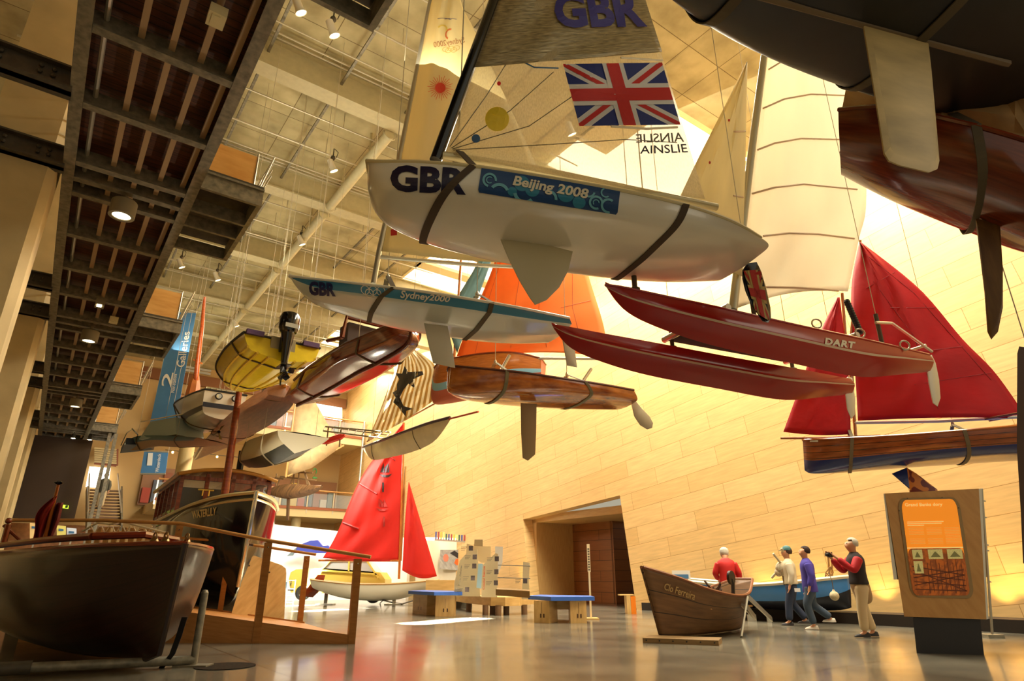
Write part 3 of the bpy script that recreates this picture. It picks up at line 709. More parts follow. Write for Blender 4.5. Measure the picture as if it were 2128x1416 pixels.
for x, y, r, a0, a1 in ((.07, .55, .28, 0, 4.6), (.07, .55, .14, 1, 5.5), (.15, .1, .4, .5, 2.6), (.84, .35, .28, 0, 5.2), (.84, .35, .13, 0, 4), (.93, .3, .3, 1, 5), (.78, .75, .25, 3, 6.2), (.33, .3, .45, 3.4, 5.6), (.5, .2, .35, 0, 2), (.9, .8, .2, 2, 5.5)):
    decal('banner_wave', polys2d([q_ for q_ in (clip_unit(p) for p in rr(x, y, r, .3, a0, a1)) if q_]), bq, Bf.bvh, bs, Bf.hullo, .014)
decal('lettering', text2d('Beijing 2008', .03, shear=.15), [(1068, 364), (1224, 393), (1222, 420), (1064, 391)], Bf.bvh, mat('lettering_cream', (232, 220, 190), .4), Bf.hullo, .018)
Bf.sling([985, 1432], .075, mat('brown_webbing', (80, 64, 46), .8), up=.55)
# masthead straps fork
# ---- blue and white dinghy (Sydney 2000) with tall cream sail
tealm = mat('topside_blue', (64, 134, 168), .25, coat=.3); hullw = mat('hull_pale', (206, 214, 206), .22, coat=.3)
Bl = Boat('sailing_dinghy', 'blue and white dinghy marked Sydney 2000 with cream sail, below the big white boat', 'boat', (602, 575), (1183, 665), 4.2)
Bl.hull([((601, 574), (604, 577), .0), ((640, 579), (618, 598), .16), ((700, 585), (652, 622), .34), ((780, 594), (735, 641), .5), ((877, 606), (830, 661), .62), ((966, 620), (930, 676), .67), ((1060, 636), (1030, 690), .66), ((1130, 650), (1105, 696), .6), ((1183, 661), (1166, 697), .5)],
        SEC_CHINE, SEC_CHINE, n=34, mats=[hullw, tealm], rowmat=lambda f, s: 1 if f > .6 else 0)
Bl.rim('gunwale', mat('gunwale_white', (230, 228, 214), .3), .02)
Bl.foil('daggerboard', [(881, 672), (930, 678), (939, 720), (946, 765), (900, 755), (890, 715)], .03, mat('foil_white', (206, 202, 184), .35))
Bl.foil('rudder', [(1166, 690), (1181, 678), (1192, 705), (1199, 764), (1178, 760), (1171, 720)], .025, mat('foil_white', (206, 202, 184)))
Bl.spar('mast', [(776, 590), (788, 522), (830, 330), (895, 0), (930, -170)], .04, alu)
csail = mat('cream_sailcloth', (240, 226, 178), .7, transl=.45, noise=.08, nscale=2, bump=.2)
Bl.patch('sail', [(918, -130), (897, -10), (828, 332), (789, 522)], [(936, -120), (958, 4), (987, 66), (1110, 335), (1195, 548)], csail, camber=.16, nu=22, nv=26, foot=8)
Bl.spar('boom', [(784, 534), (1000, 552), (1190, 560)], .03, alu)
ls = Bl.sb; pk = lambda n, c: mat(n, c, .6)
sun = [circle2d(.5, .5, .2)]
for k in range(28):
    a = k*2*PI/28+.1; l = .5 if k % 2 else .42; c, s_ = math.cos(a), math.sin(a); sun.append([(.5+.17*c-.012*s_, .5+.17*s_+.012*c), (.5+l*c-.008*s_, .5+l*s_+.008*c), (.5+l*c+.008*s_, .5+l*s_-.008*c), (.5+.17*c+.012*s_, .5+.17*s_-.012*c)])
decal('sunburst', polys2d(sun), [(888, 156), (942, 156), (942, 209), (888, 209)], ls, pk('sunburst_red', (226, 70, 40)), Bl.root, .012, label='orange-red sunburst emblem')
fl = []
for x, y, r, a0, a1, n_ in ((.3, .75, .4, .3, 2.2, 0), (.62, .75, .35, .6, 2.4, 0)): fl += ring2d(x, y, r, r*.5, .22, a0, a1, 10)
decal('games_emblem', polys2d(fl), [(905, 36), (955, 36), (955, 62), (905, 62)], ls, pk('emblem_grey', (130, 120, 130)), Bl.root, .012)
decal('games_emblem', polys2d(ring2d(.5, .5, .5, .5, .3, 1.2, 4.2, 12)), [(925, 60), (945, 58), (945, 82), (925, 84)], ls, pk('emblem_orange', (206, 110, 60)), Bl.root, .012)
decal('games_emblem', polys2d(ring2d(.5, .5, .5, .5, .3, -.5, 2.6, 12)), [(908, 52), (930, 50), (930, 70), (908, 72)], ls, pk('emblem_yellow', (226, 196, 90)), Bl.root, .012)
decal('lettering', text2d('Sydney2000', .005, mirror=True, shear=.2), [(901, 87), (966, 76), (966, 92), (901, 103)], ls, pk('emblem_brown', (170, 120, 80)), Bl.root, .012)
rg = []
for x, y in ((.2, .62), (.5, .62), (.8, .62), (.35, .38), (.65, .38)): rg += ring2d(x, y, .17, .36, .16, n=16)
decal('rings', polys2d(rg), [(918, 98), (957, 93), (957, 108), (918, 112)], ls, pk('emblem_gold', (190, 160, 80)), Bl.root, .012)
decal('sail_badge', polys2d([[(0, 0), (1, 0), (1, 1), (0, 1)]]), [(812, 477), (825, 476), (825, 489), (812, 490)], ls, pk('badge_red', (196, 40, 34)), Bl.root, .012)
decal('sail_window', polys2d([[(0, 0), (1, 0), (1, 1), (0, 1)]]), [(875, 486), (938, 474), (938, 511), (874, 509)], ls, mat('sail_window_film', (250, 244, 225), .3, transl=.7), Bl.root, .012)
union_flag([(980, 492), (1050, 498), (1064, 528), (991, 521)], ls, Bl.root, asp=1.6, off=.012)
decal('lettering', text2d('AINSLIE', .01, mirror=True), [(1022, 512), (1100, 520), (1106, 540), (1026, 528)], ls, mat('ink_faded', (110, 104, 84)), Bl.root, .012)
decal('lettering', text2d('GBR', .05), [(642, 584), (696, 588), (698, 617), (642, 614)], Bl.bvh, mat('hull_navy', (16, 34, 92), .4), Bl.hullo, .008)
decal('rings', polys2d(rg), [(747, 592), (803, 596), (801, 622), (750, 619)], Bl.bvh, white, Bl.hullo, .008, label='white five-ring emblem')
decal('lettering', text2d('Sydney2000', .02, shear=.2), [(832, 603), (936, 617), (934, 632), (832, 624)], Bl.bvh, white, Bl.hullo, .008)
Bl.sling([818, 1032], .07, strap_m, up=.4)
# ---- red catamaran
redm = mat('catamaran_red', (176, 26, 16), .2, coat=.4, noise=.06, nscale=1); stripe = mat('hull_stripe', (220, 190, 160), .4)
Bd = Boat('catamaran', 'red catamaran marked DART with two hulls and big battened white sail, right of centre', 'boat', (1258, 592), (1935, 737), 5.5)
rm = lambda f, s: 1 if .565 < f < .60 else 0
SEC_CAT = [(0, 0), (.42, .2), (.76, .4), (.98, .58), (1, .78), (.97, 1)]
Bd.hull([((1258, 592), (1264, 604), .0), ((1300, 598), (1302, 648), .09), ((1380, 615), (1370, 682), .15), ((1500, 640), (1480, 718), .2), ((1660, 676), (1640, 754), .22), ((1787, 703), (1781, 783), .22), ((1870, 722), (1868, 779), .2), ((1932, 737), (1932, 773), .15)],
        SEC_CAT, n=34, mats=[redm, stripe], rowmat=rm)
bvd = Bd.bvh
q1, q2 = Bd.P0, C+ray(1183, 662)*1
Bd.sling([], .05)
dirY = -Bd.Y   # away from the camera
# second hull: same shape one beam farther away
off = 1.25
def far_hull():
    mb = MB(); G2 = [[p+dirY*off for p in r] for r in Bd.G]; mid = (len(G2[0])-1)/2; nr = len(G2)
    mb.grid(G2, 0, mf=lambda r, c: rm(abs(c+.5-mid)/mid, r/nr)); mb.face(list(reversed(G2[-1]))); mb.grid([[r[0], (r[0]+r[-1])/2+Z*.02, r[-1]] for r in G2]); return mb.build('hull', [redm, stripe], Bd.root, smooth=True)
far_hull(); Bd.rim('gunwale', redm, .014)
fw = mat('rudder_white', (224, 214, 186), .4)
def rudder_d(yo, pts): Bd.foil('rudder', pts, .03, fw, y=yo)
rudder_d(0, [(1927, 748), (1936, 738), (1944, 755), (1951, 790), (1954, 828), (1948, 845), (1939, 838), (1931, 800), (1927, 770)])
rudder_d(-off, [(1756, 790), (1762, 783), (1771, 786), (1777, 830), (1776, 862), (1769, 871), (1761, 852), (1756, 815)])
mb = MB()
for xx in (1.75, 4.0):
    q = Bd.W(xx, 0, .06); mb = MB(); mb.tube([q, q+dirY*off], .045, 10); mb.build('cross_beam', alu, Bd.root, smooth=True)
mb = MB(); q = Bd.W(1.8, -.15, .08); mb.box(q, Bd.X*2.2, dirY*(off-.1), Z*.01); mb.build('trampoline', mat('mesh_black', (36, 32, 30), .8), Bd.root)
mb = MB(); q = Bd.W(5.4, 0, .12); mb.tube([q+Bd.Y*.02, q+dirY*off], .02, 6); mb.tube([q+dirY*off*.5, Bd.W(4.1, 0, .3)+dirY*off*.5], .018, 6); mb.tube([Bd.W(4.35, .05, .28), Bd.W(4.7, .05, .33), Bd.W(5.45, .05, .02)], .02, 6); mb.build('tiller_bar', alu, Bd.root)
ym = -off/2
dsail = mat('white_sailcloth', (252, 246, 228), .7, transl=.7, noise=.04, nscale=2)
Bd.spar('mast', [(1523, 645), (1543, 470), (1565, 290), (1592, 90), (1620, -170)], .06, mat('mast_grey', (188, 180, 150), .35, metal=.4), y=ym)
Bd.patch('mainsail', [(1626, -170), (1603, 50), (1567, 320), (1545, 520), (1533, 640)], [(1650, -170), (1735, 40), (1790, 250), (1800, 420), (1784, 500), (1762, 606)], dsail, y=ym, camber=.22, nu=20, nv=28, foot=-14)
plines(Bd, 'batten', [[(1597, 145), (1625, 128), (1656, 120), (1700, 112)], [(1585, 226), (1630, 206), (1685, 196), (1768, 199)], [(1574, 312), (1610, 298), (1665, 288), (1745, 290)], [(1563, 403), (1610, 390), (1670, 383), (1803, 396)], [(1586, 491), (1640, 485), (1700, 487), (1790, 498)], [(1590, 597), (1650, 598), (1700, 601), (1763, 607)]], mat('batten_tan', (206, 176, 140), .5), .016, bvh=Bd.sb)
Bd.patch('jib', [(1552, 128), (1500, 233), (1448, 335), (1385, 470)], [(1553, 132), (1550, 300), (1546, 440), (1543, 575)], mat('cream_sailcloth', (240, 226, 178)), y=ym+.1, camber=.12, nu=12, nv=18, foot=10)
plines(Bd, 'jib_batten', [[(1525, 274), (1549, 273)], [(1524, 407), (1548, 411)]], mat('batten_tan', (206, 176, 140)), .014, bvh=Bd.sb)
for px, py in ((1515, 250), (1475, 338)): decal('tell_tale', polys2d([circle2d(.5, .5, .5)]), [(px-2, py-3), (px+2, py-3), (px+2, py+3), (px-2, py+3)], Bd.sb, pk('badge_red', (196, 40, 34)), Bd.root, .01)
decal('lettering', text2d('DART', .05, spacing=1.15), [(1716, 702), (1778, 711), (1775, 725), (1714, 716)], bvd, mat('lettering_cream', (232, 220, 190)), Bd.hullo, .008)
for px, yo in ((1607, 0), (1862, 0), (1342, 0), (1677, -off), (1420, -off)):
    q = min((g for g in Bd.G), key=lambda g: abs(pix(g[0]+dirY*(-yo))[0]-px)); c = (q[0]+q[-1])/2+dirY*(-yo)
    w = MB(); w.tube([c, c+Z*.55], .03, 8); w.lathe(c, Z, [(0, .06), (.08, .06), (.1, .03)], 10); o = w.build('shackle_strap', strap_m, Bd.root, smooth=True)
    w = MB(); w.tube([c+Z*.55, Vector((c.x, c.y, HC))], .005, 5); w.build('hanging_wire', wire_m, o)
w = MB(); 
for k in range(14): 
    t = k/13; p = P(1760+t*27, 628+t*62, tof(Bd.W(4, -1.15, .3))); w.ball(p, .05, 8)
w.build('mainsheet', black, Bd.root)
for k, (px, py) in enumerate(((1697, 673), (1787, 693), (1880, 718))):
    w = MB(); c = P(px, py, tof(Bd.W(4, .1, .3))); w.tube([c+(R*math.cos(a)+Z*math.sin(a))*.065 for a in [i*2*PI/12 for i in range(13)]], .012, 5); w.build('rope_coil', wire_m, Bd.root)
# ---- varnished dinghy below the blue one
vm = mat('varnished_moulded_ply', (226, 140, 56), .14, coat=.7, col2=(140, 62, 20), nscale=2.6, stretch=(1, 2.4, 1), detail=8, thr=(.32, .66))
Bv = Boat('varnished_dinghy', 'glossy brown varnished dinghy with grey centreboard, below the blue and white dinghy', 'boat', (934, 768), (1318, 815), 3.66)
Bv.hull([((936, 760), (932, 800), .0), ((945, 761), (935, 816), .18), ((1000, 766), (975, 828), .42), ((1080, 774), (1055, 834), .6), ((1170, 787), (1150, 838), .68), ((1250, 799), (1240, 842), .62), ((1317, 811), (1303, 846), .46)], SEC_ROUND, SEC_FLAT, n=30, mats=[vm])
Bv.rim('gunwale', mat('dark_varnish', (92, 40, 20), .3), .022)
Bv.foil('centreboard', [(1082, 838), (1115, 840), (1114, 900), (1112, 945), (1097, 958), (1086, 952), (1083, 900)], .03, mat('board_grey', (160, 138, 100), .5))
Bv.foil('rudder', [(1311, 836), (1318, 830), (1334, 850), (1350, 866), (1357, 880), (1355, 890), (1345, 893), (1330, 884), (1318, 866)], .03, mat('blade_grey', (176, 164, 136), .5))
mb = MB(); w = Bv.W; mb.tube([w(.9, 0, .02), w(1.1, 0, .4)], .03, 8); mb.tube([w(2.5, 0, 0), w(2.75, 0, .35)], .03, 8); mb.build('spreader_bar', alu, Bv.root)
plines(Bv, 'scratch', [[(963, 820), (1020, 816), (1060, 818), (1100, 821)]], mat('scratch_pale', (226, 190, 140), .5), .006, bvh=Bv.bvh)
Bv.sling([1045, 1216], .06, mat('grey_green_webbing', (132, 128, 100), .8), up=.3)
# ---- clinker gaff boat with orange sail behind
Bo = Boat('gaff_rigged_boat', 'gaff boat with pink-red bottom, blue stripe and orange sail, partly hidden by the varnished dinghy', 'boat', (900, 770), (1126, 742), 3.9, dz=.14)
pink = mat('antifoul_pink', (178, 92, 68), .5); lblue = mat('stripe_light_blue', (130, 176, 196), .4)
Bo.hull([((902, 765), (896, 800), .0), ((915, 752), (900, 838), .22), ((950, 743), (935, 838), .5), ((1010, 734), (1005, 822), .7), ((1070, 733), (1070, 805), .66), ((1125, 745), (1128, 790), .35)], SEC_ROUND, n=26, mats=[pink, lblue, varn], rowmat=lambda f, s: 0 if f < .56 else (1 if f < .68 else 2))
Bo.rim('gunwale', mahog, .03)
osail = mat('orange_tanned_sail', (228, 128, 44), .7, transl=.45, noise=.12, nscale=1.2, bump=.25)
Bo.patch('mainsail', [(1050, 480), (1015, 580), (975, 670), (945, 752)], [(1200, 480), (1222, 570), (1252, 668), (1266, 742)], osail, y=.2, camber=.3, nu=22, nv=20, foot=-14, wr=.02)
plines(Bo, 'sail_seam', [[(1040, 545), (1010, 640), (985, 745)], [(1085, 545), (1070, 640), (1060, 740)], [(1165, 640), (1240, 622)], [(1130, 545), (1120, 640), (1140, 738)], [(1190, 545), (1190, 640), (1215, 738)]], mat('seam_dark_orange', (150, 70, 20), .6), .009, bvh=Bo.sb)
Bo.patch('jib', [(1010, 500), (985, 560), (950, 620), (930, 680)], [(1035, 500), (1015, 560), (985, 640), (950, 735)], mat('blue_grey_sailcloth', (126, 160, 160), .7, transl=.35, noise=.1), y=.25, camber=.1, nu=8, nv=12)
Bo.spar('mast', [(943, 752), (948, 690), (958, 545), (968, 420)], .05, varn, y=.25)
Bo.spar('boom', [(944, 757), (1100, 745), (1300, 746)], .05, alu, y=.35)
Bo.sling([], .05)
Bo.cable([(Bo.W(1.2, 0, .1), Bo.W(1.2, 0, .1)+Z*(HC-Bo.W(1.2, 0, .1).z)), (Bo.W(3.2, 0, .1), Bo.W(3.2, 0, .1)+Z*(HC-Bo.W(3.2, 0, .1).z))], r=.01)
# ---- big black hull with white centreboard, top right
blk = mat('black_hull', (34, 31, 29), .5, noise=.35, nscale=2.5, detail=8)
def dirboat(name, label, p_px, t, slope_px2, L, xoff, sc=1):
    """boat whose centre line passes through two photo points at equal height; returns Boat shell"""
    o = Boat.__new__(Boat); d0 = ray(*p_px); p0 = C+d0*t; d1 = ray(*slope_px2); p1 = C+d1*((p0.z-C.z)/d1.z)
    X = (p1-p0).normalized(); o.X = X; o.L = L; o.P0 = p0-X*xoff; o.P1 = o.P0+X*L
    y = Z.cross(X).normalized(); m = o.P0+X*L/2
    if y.dot(C-m) < 0: y = -y
    o.Y = y; o.Zb = Z.copy(); o.root = thing(name, label, 'boat', m); o.sg = 1; return o
Bk = dirboat('black_keelboat', 'huge black hull with cream centreboard overhead at the top right corner', (1790, 44), 4.9, (2115, 133), 6.6, 2.1)
def hull_xyz(b, st, sec, sec2=None, n=30, mats=None, rowmat=None, tb=0, name='hull'):
    """st rows: x, z sheer, z keel, half beam (metres in the boat's own frame)"""
    rows = interp([list(r) for r in st], n); k = len(sec); NS = (k-1)*3+1; G = []
    for i, (x1, zs, x0, zk, hb) in enumerate(rows):
        t = i/(n-1); hb = max(hb, 0); s2 = sec2 or sec
        pts = interp([[a[0]*(1-t)+c[0]*t, a[1]*(1-t)+c[1]*t] for a, c in zip(sec, s2)], NS)
        near = [b.W(x0+(x1-x0)*g, hb*f, zk+(zs-zk)*g) for f, g in pts]; far = [b.W(x0+(x1-x0)*g, -hb*f, zk+(zs-zk)*g) for f, g in pts]
        G.append(list(reversed(near))+far[1:])
    b.G = G; mb = MB(); mid = NS-1; mb.grid(G, 0, mf=(lambda r, c: rowmat(abs(c+.5-mid)/mid, r/(n-1))) if rowmat else None)
    mb.face(list(reversed(G[-1])), tb); mb.face(G[0], tb); b.bvh = bvh_of(mb); mb.grid([[r[0], (r[0]+r[-1])/2+Z*.03, r[-1]] for r in G])
    b.hullo = mb.build(name, mats, b.root, smooth=True); b.top = G[0][0].z; return b.hullo
hull_xyz(Bk, [(-.5, .75, -.1, .45, .02), (.1, .66, .4, .12, .3), (1.1, .6, 1.2, -.02, .6), (2.3, .56, 2.3, -.04, .8), (3.7, .54, 3.7, -.02, .88), (5.2, .54, 5.1, .06, .8), (6.6, .55, 6.4, .16, .6)], SEC_ROUND, SEC_FLAT, n=34, mats=[blk, cream], rowmat=lambda f, s: 1 if f > .96 else 0)
Bk.rim('rubbing_strake', cream, .035)
mb = MB(); mb.tube([Bk.W(x, 0, -.03) for x in (.6, 2, 3.6)], .03, 6); mb.build('keel_band', mat('worn_wood', (120, 100, 70), .6), Bk.root)
def zpx(b, pts, y=0): return [b.pl(px, py, y) for px, py in pts]
Bk.foil('centreboard', [(1793, 50), (1928, 88), (1935, 150), (1943, 240), (1951, 335), (1947, 352), (1930, 359), (1870, 345), (1846, 335), (1837, 320), (1818, 200)], .045, mat('board_cream', (206, 178, 118), .5, noise=.22, nscale=1.5, stretch=(1, 3, 1)))
Bk.sling([1560, 2080], .09, strap_m, up=.8, cable=True)
# ---- mahogany dinghy with wooden centreboard, right edge
Bm = Boat.__new__(Boat); Bm.X = Vector((.887, -.462, 0)).normalized(); Bm.L = 4; Bm.P0 = P(1746, 345, 6.4); Bm.P1 = Bm.P0+Bm.X*4; Bm.Y = Z.cross(Bm.X).normalized(); Bm.Zb = Z.copy(); Bm.sg = 1
if Bm.Y.dot(C-Bm.P0) < 0: Bm.Y = -Bm.Y
Bm.root = thing('mahogany_dinghy', 'mahogany dinghy with square transom and wooden centreboard under the black hull, right edge', 'boat', Bm.P0+Bm.X*2)
Bm.hull([((1742, 228), (1747, 348), .36), ((1850, 222), (1850, 392), .52), ((1960, 246), (1960, 428), .62), ((2050, 268), (2050, 460), .64), ((2150, 298), (2150, 500), .6), ((2330, 355), (2330, 570), .3)], SEC_ROUND, n=30,
         mats=[wood('red_mahogany', (128, 52, 22), (88, 32, 14), .2, .5, sc=(1, 10, 1)), mat('red_bottom', (176, 44, 26), .35, coat=.3)], rowmat=lambda f, s: 0)
Bm.rim('gunwale', mahog, .022)
Bm.foil('centreboard', [(2027, 454), (2078, 466), (2084, 560), (2084, 640), (2074, 690), (2060, 706), (2052, 690), (2046, 610), (2040, 560)], .035, wood('weathered_board', (128, 92, 38), (96, 62, 24), .5, sc=(6, 1, 1)))
Bm.sling([2035], .07, strap_m, up=.6)
Bm.patch('furled_sail', [(1790, 40), (1765, 150), (1750, 226)], [(2260, 60), (2260, 180), (2260, 330)], mat('tan_sailcloth', (196, 164, 110), .7, transl=.3, noise=.15), camber=.1, nu=20, nv=8, wr=.03)
# ---- clinker boat with red sails and blue bottom, right
Bb = Boat('clinker_dinghy', 'varnished clinker dinghy with navy blue bottom and two red sails by the timber wall, right', 'boat', (1669, 915), (2330, 862), 4.9, dz=0)
navy = mat('navy_bottom', (24, 44, 112), .25, coat=.4); cl = wood('clinker_varnish', (168, 92, 40), (116, 54, 20), .2, .5, sc=(1, 8, 1), planks=.09, pd=.008); wst = mat('waterline_white', (220, 214, 196), .4)
Bb.hull([((1668, 915), (1672, 978), .0), ((1690, 914), (1690, 985), .2), ((1760, 911), (1755, 982), .45), ((1870, 905), (1865, 972), .68), ((2000, 895), (2000, 962), .78), ((2120, 885), (2120, 955), .74), ((2230, 874), (2230, 950), .6), ((2330, 862), (2325, 930), .45)], SEC_ROUND, n=34, mats=[navy, wst, cl], rowmat=lambda f, s: 0 if f < .585 else (1 if f < .625 else 2))
Bb.rim('gunwale', varn, .022)
rsail = mat('red_sailcloth', (206, 24, 30), .6, transl=.35, noise=.1, nscale=1.5, bump=.35, bscale=7, stretch=(1, 3, 1))
Bb.patch('mainsail', [(1786, 503), (1770, 590), (1770, 700), (1778, 790), (1783, 875)], [(1790, 504), (1910, 600), (2000, 705), (2068, 775), (2135, 870)], rsail, camber=.25, nu=26, nv=22, foot=-4, wr=.02)
plines(Bb, 'sail_seam', [[(1800, 600), (1870, 560)], [(1850, 640), (1960, 640)], [(1850, 740), (2000, 720)], [(1900, 800), (2060, 775)], [(1815, 585), (1900, 700), (1950, 850)], [(1788, 520), (1900, 610), (2060, 790)]], mat('seam_dark_red', (150, 16, 22), .6), .006, bvh=Bb.sb)
Bb.patch('jib', [(1740, 618), (1700, 700), (1660, 810), (1628, 898)], [(1745, 618), (1755, 700), (1765, 800), (1768, 903)], rsail, camber=.1, y=.1, nu=14, nv=16, foot=4)
Bb.spar('mast', [(1778, 905), (1768, 780), (1757, 700), (1750, 610)], .03, varn); Bb.spar('gaff', [(1775, 880), (1768, 700), (1788, 500)], .025, varn)
Bb.spar('boom', [(1775, 879), (1950, 876), (2135, 866)], .03, wst); Bb.spar('bowsprit', [(1622, 911), (1700, 911), (1830, 906)], .025, varn)
Bb.foil('centreplate', [(1853, 985), (1885, 972), (1905, 1010), (1905, 1030)], .03, navy)
Bb.foil('board_tip', [(1884, 972), (1905, 985), (1948, 1018), (1950, 1040), (1893, 1040)], .03, mat('chequered_board', (206, 126, 48), .4, col2=(110, 34, 18), nscale=7, thr=(.48, .52), detail=0), y=.01)
Bb.sling([1775, 2012], .06, mat('grey_webbing_light', (110, 98, 74), .8), up=.25)
mb = MB(); mb.tube([Bb.W(3.0, .1, .1), Bb.W(4.3, .2, .22)], .02, 6); mb.tube([Bb.W(3.1, -.1, .1), Bb.W(4.3, -.2, .25)], .02, 6); mb.build('oar', mahog, Bb.root)
decal('nameplate', polys2d([[(0, 0), (1, 0), (1, 1), (0, 1)]]), [(1683, 914), (1700, 914), (1700, 919), (1683, 919)], Bb.bvh, wst, Bb.hullo, .01)
# dark stern just inside the right edge
Bz = thing('dark_rudder_blade', 'dark wooden rudder blade hanging at the right edge above the information kiosk', 'rudder', P(2123, 950, 8))
mb = MB(); mb.prism([P(x, y, 8) for x, y in ((2118, 720), (2150, 725), (2150, 1200), (2126, 1170), (2121, 1060), (2113, 930), (2114, 735))], P(2123, 950, 8.06)-P(2123, 950, 8)); mb.build('blade', mat('dark_wood_edge', (70, 44, 26), .5), Bz)
mb = MB(); mb.tube([P(2135, 722, 8.03), Vector((P(2135, 722, 8.03).x, P(2135, 722, 8.03).y, HC))], .008, 5); mb.build('hanging_wire', wire_m, Bz)
# ================================================================== hanging craft on the left and far side
# yellow motorboat seen from astern
yel = mat('yellow_plastic', (236, 206, 36), .25, coat=.3, noise=.05)
By = Boat('motorboat', 'bright yellow ribbed motorboat with black outboard hanging by grey ropes', 'boat', (488, 806), (592, 716), 3.9)
SEC_RIB = [(0, 0), (.2, .07), (.4, .13), (.62, .2), (.82, .3), (.93, .62), (1, 1)]
By.hull([((486, 803), (490, 814), .05), ((463, 788), (503, 812), .42), ((449, 763), (530, 796), .68), ((462, 733), (553, 780), .76), ((482, 711), (572, 765), .78), ((507, 691), (586, 752), .78)], SEC_RIB, n=26, mats=[yel])
By.rim('gunwale', mat('black_fender', (30, 26, 22), .5), .03)
G = By.G; nc = len(G[0])
for k in (5, 9, 13, nc-14, nc-10, nc-6):
    w = MB(); w.tube([G[i][k] for i in range(2, len(G))], .03, 6); w.build('hull_rib', mat('yellow_rib', (216, 176, 30), .3), By.root, smooth=True)
tr = (G[-1][0]+G[-1][-1])/2; X = By.X; Yv = By.Y
pu = mat('purple_trim', (92, 60, 110), .5)
for s0 in (-.5, .5):
    w = MB(); w.cbox(tr+Yv*s0*1.15+Z*.02+X*.03, Yv*.34, X*.12, Z*.1); w.build('corner_pad', pu, By.root)
w = MB(); w.cbox(tr-Z*.13+X*.03, Yv*.5, X*.06, Z*.32); w.build('engine_bracket', mat('bracket_grey', (160, 146, 110), .4), By.root)
om = thing('outboard_motor', 'black outboard engine clamped upright to the yellow motorboat stern', 'outboard motor', tr+X*.15)
e = tr+X*.22-Yv*.02
w = MB(); w.lathe(e+Z*.08, Z, [(0, .12), (.03, .17), (.12, .2), (.34, .21), (.44, .17), (.48, .08), (.49, 0)], 18); w.build('cowl', gloss_black, om, smooth=True)
w = MB(); w.tube([e+Z*.1, e-Z*.1, e-Z*.5, e-Z*.8], [.14, .11, .07, .055], 12); w.build('leg', gloss_black, om, smooth=True)
w = MB(); w.cbox(e-Z*.12-X*.1, X*.14, Yv*.2, Z*.34); w.build('clamp', black, om)
w = MB(); w.cbox(e-Z*.62+X*.02, X*.34, Yv*.2, Z*.02); w.build('cavitation_plate', gloss_black, om)
w = MB(); w.lathe(e-Z*.82-X*.16, X, [(0, .02), (.05, .06), (.3, .06), (.4, .04), (.44, 0)], 12); w.prism([e-Z*.86, e-Z*.86-X*.12, e-Z*1.02-X*.02], Yv*.02); w.build('gearcase', gloss_black, om, smooth=True)
for k in range(3):
    an = k*2*PI/3+.5; d = Yv*math.cos(an)+Z*math.sin(an); e2 = Yv*-math.sin(an)+Z*math.cos(an); c0 = e-Z*.82+X*.26
    w = MB(); w.prism([c0+d*.03-e2*.02, c0+d*.1-e2*.07+X*.02, c0+d*.17, c0+d*.12+e2*.07-X*.02, c0+d*.03+e2*.02], X*.015); w.build('propeller_blade', gloss_black, om)
w = MB(); w.box(e+Z*.16+X*.205-Yv*.13, Yv*.26, X*.004, Z*.09); w.build('cowl_band', mat('decal_grey', (190, 190, 180), .4), om)
def rope(b, fr, m=None, r=.02, wires=True):
    for f in fr:
        g = b.G[int(f*(len(b.G)-1))]; c = (g[0]+g[-1])/2; mid = sum(g, Vector())/len(g)
        pts = [p+(p-mid).normalized()*(r) for p in g]; w = MB(); w.tube(pts, r, 6); o = w.build('sling_rope', m or mat('rope_grey', (92, 76, 52), .8), b.root, smooth=True)
        if wires:
            for p in (pts[0], pts[-1]):
                w = MB(); w.tube([p, Vector((p.x, p.y, HC))], .006, 5); w.build('hanging_wire', wire_m, o)
rope(By, (.28, .8))
# mahogany launch
Bh = Boat('mahogany_launch', 'polished mahogany launch hull hanging to the right of the yellow motorboat', 'boat', (843, 678), (613, 812), 5.4)
Bh.hull([((838, 671), (855, 684), .0), ((812, 676), (845, 716), .3), ((760, 697), (793, 750), .5), ((702, 724), (745, 774), .62), ((655, 754), (690, 806), .6), ((630, 773), (650, 827), .55), ((611, 790), (617, 842), .45)], SEC_CHINE, n=28, mats=[wood('launch_mahogany', (140, 62, 32), (88, 34, 16), .14, .7, sc=(1, 9, 1))])
Bh.rim('rubbing_strake', mat('dark_varnish', (92, 40, 20)), .03)
w = MB(); w.tube([p[len(p)//2] + Vector((0, 0, -.02)) for p in Bh.G[1:]], .035, 6); w.build('keel', mat('dark_varnish', (92, 40, 20)), Bh.root)
w = MB(); c = Bh.W(1.4, .1, .05)
w.tube([c+Bh.Y*.5, c+Bh.Y*.45+Z*.45, c-Bh.Y*.5+Z*.45, c-Bh.Y*.5], .05, 6); w.tube([c+Bh.Y*.5, c+Bh.X*.6+Bh.Y*.55+Z*.1], .04, 6); w.build('windscreen_frame', mahog, Bh.root)
w = MB(); w.box(c+Bh.Y*.35+Bh.X*.1, Bh.X*.4, -Bh.Y*.7, Z*.4); w.build('seat_back', mat('leather_dark', (60, 34, 20), .5), Bh.root)
rope(Bh, (.4, .84), r=.018)
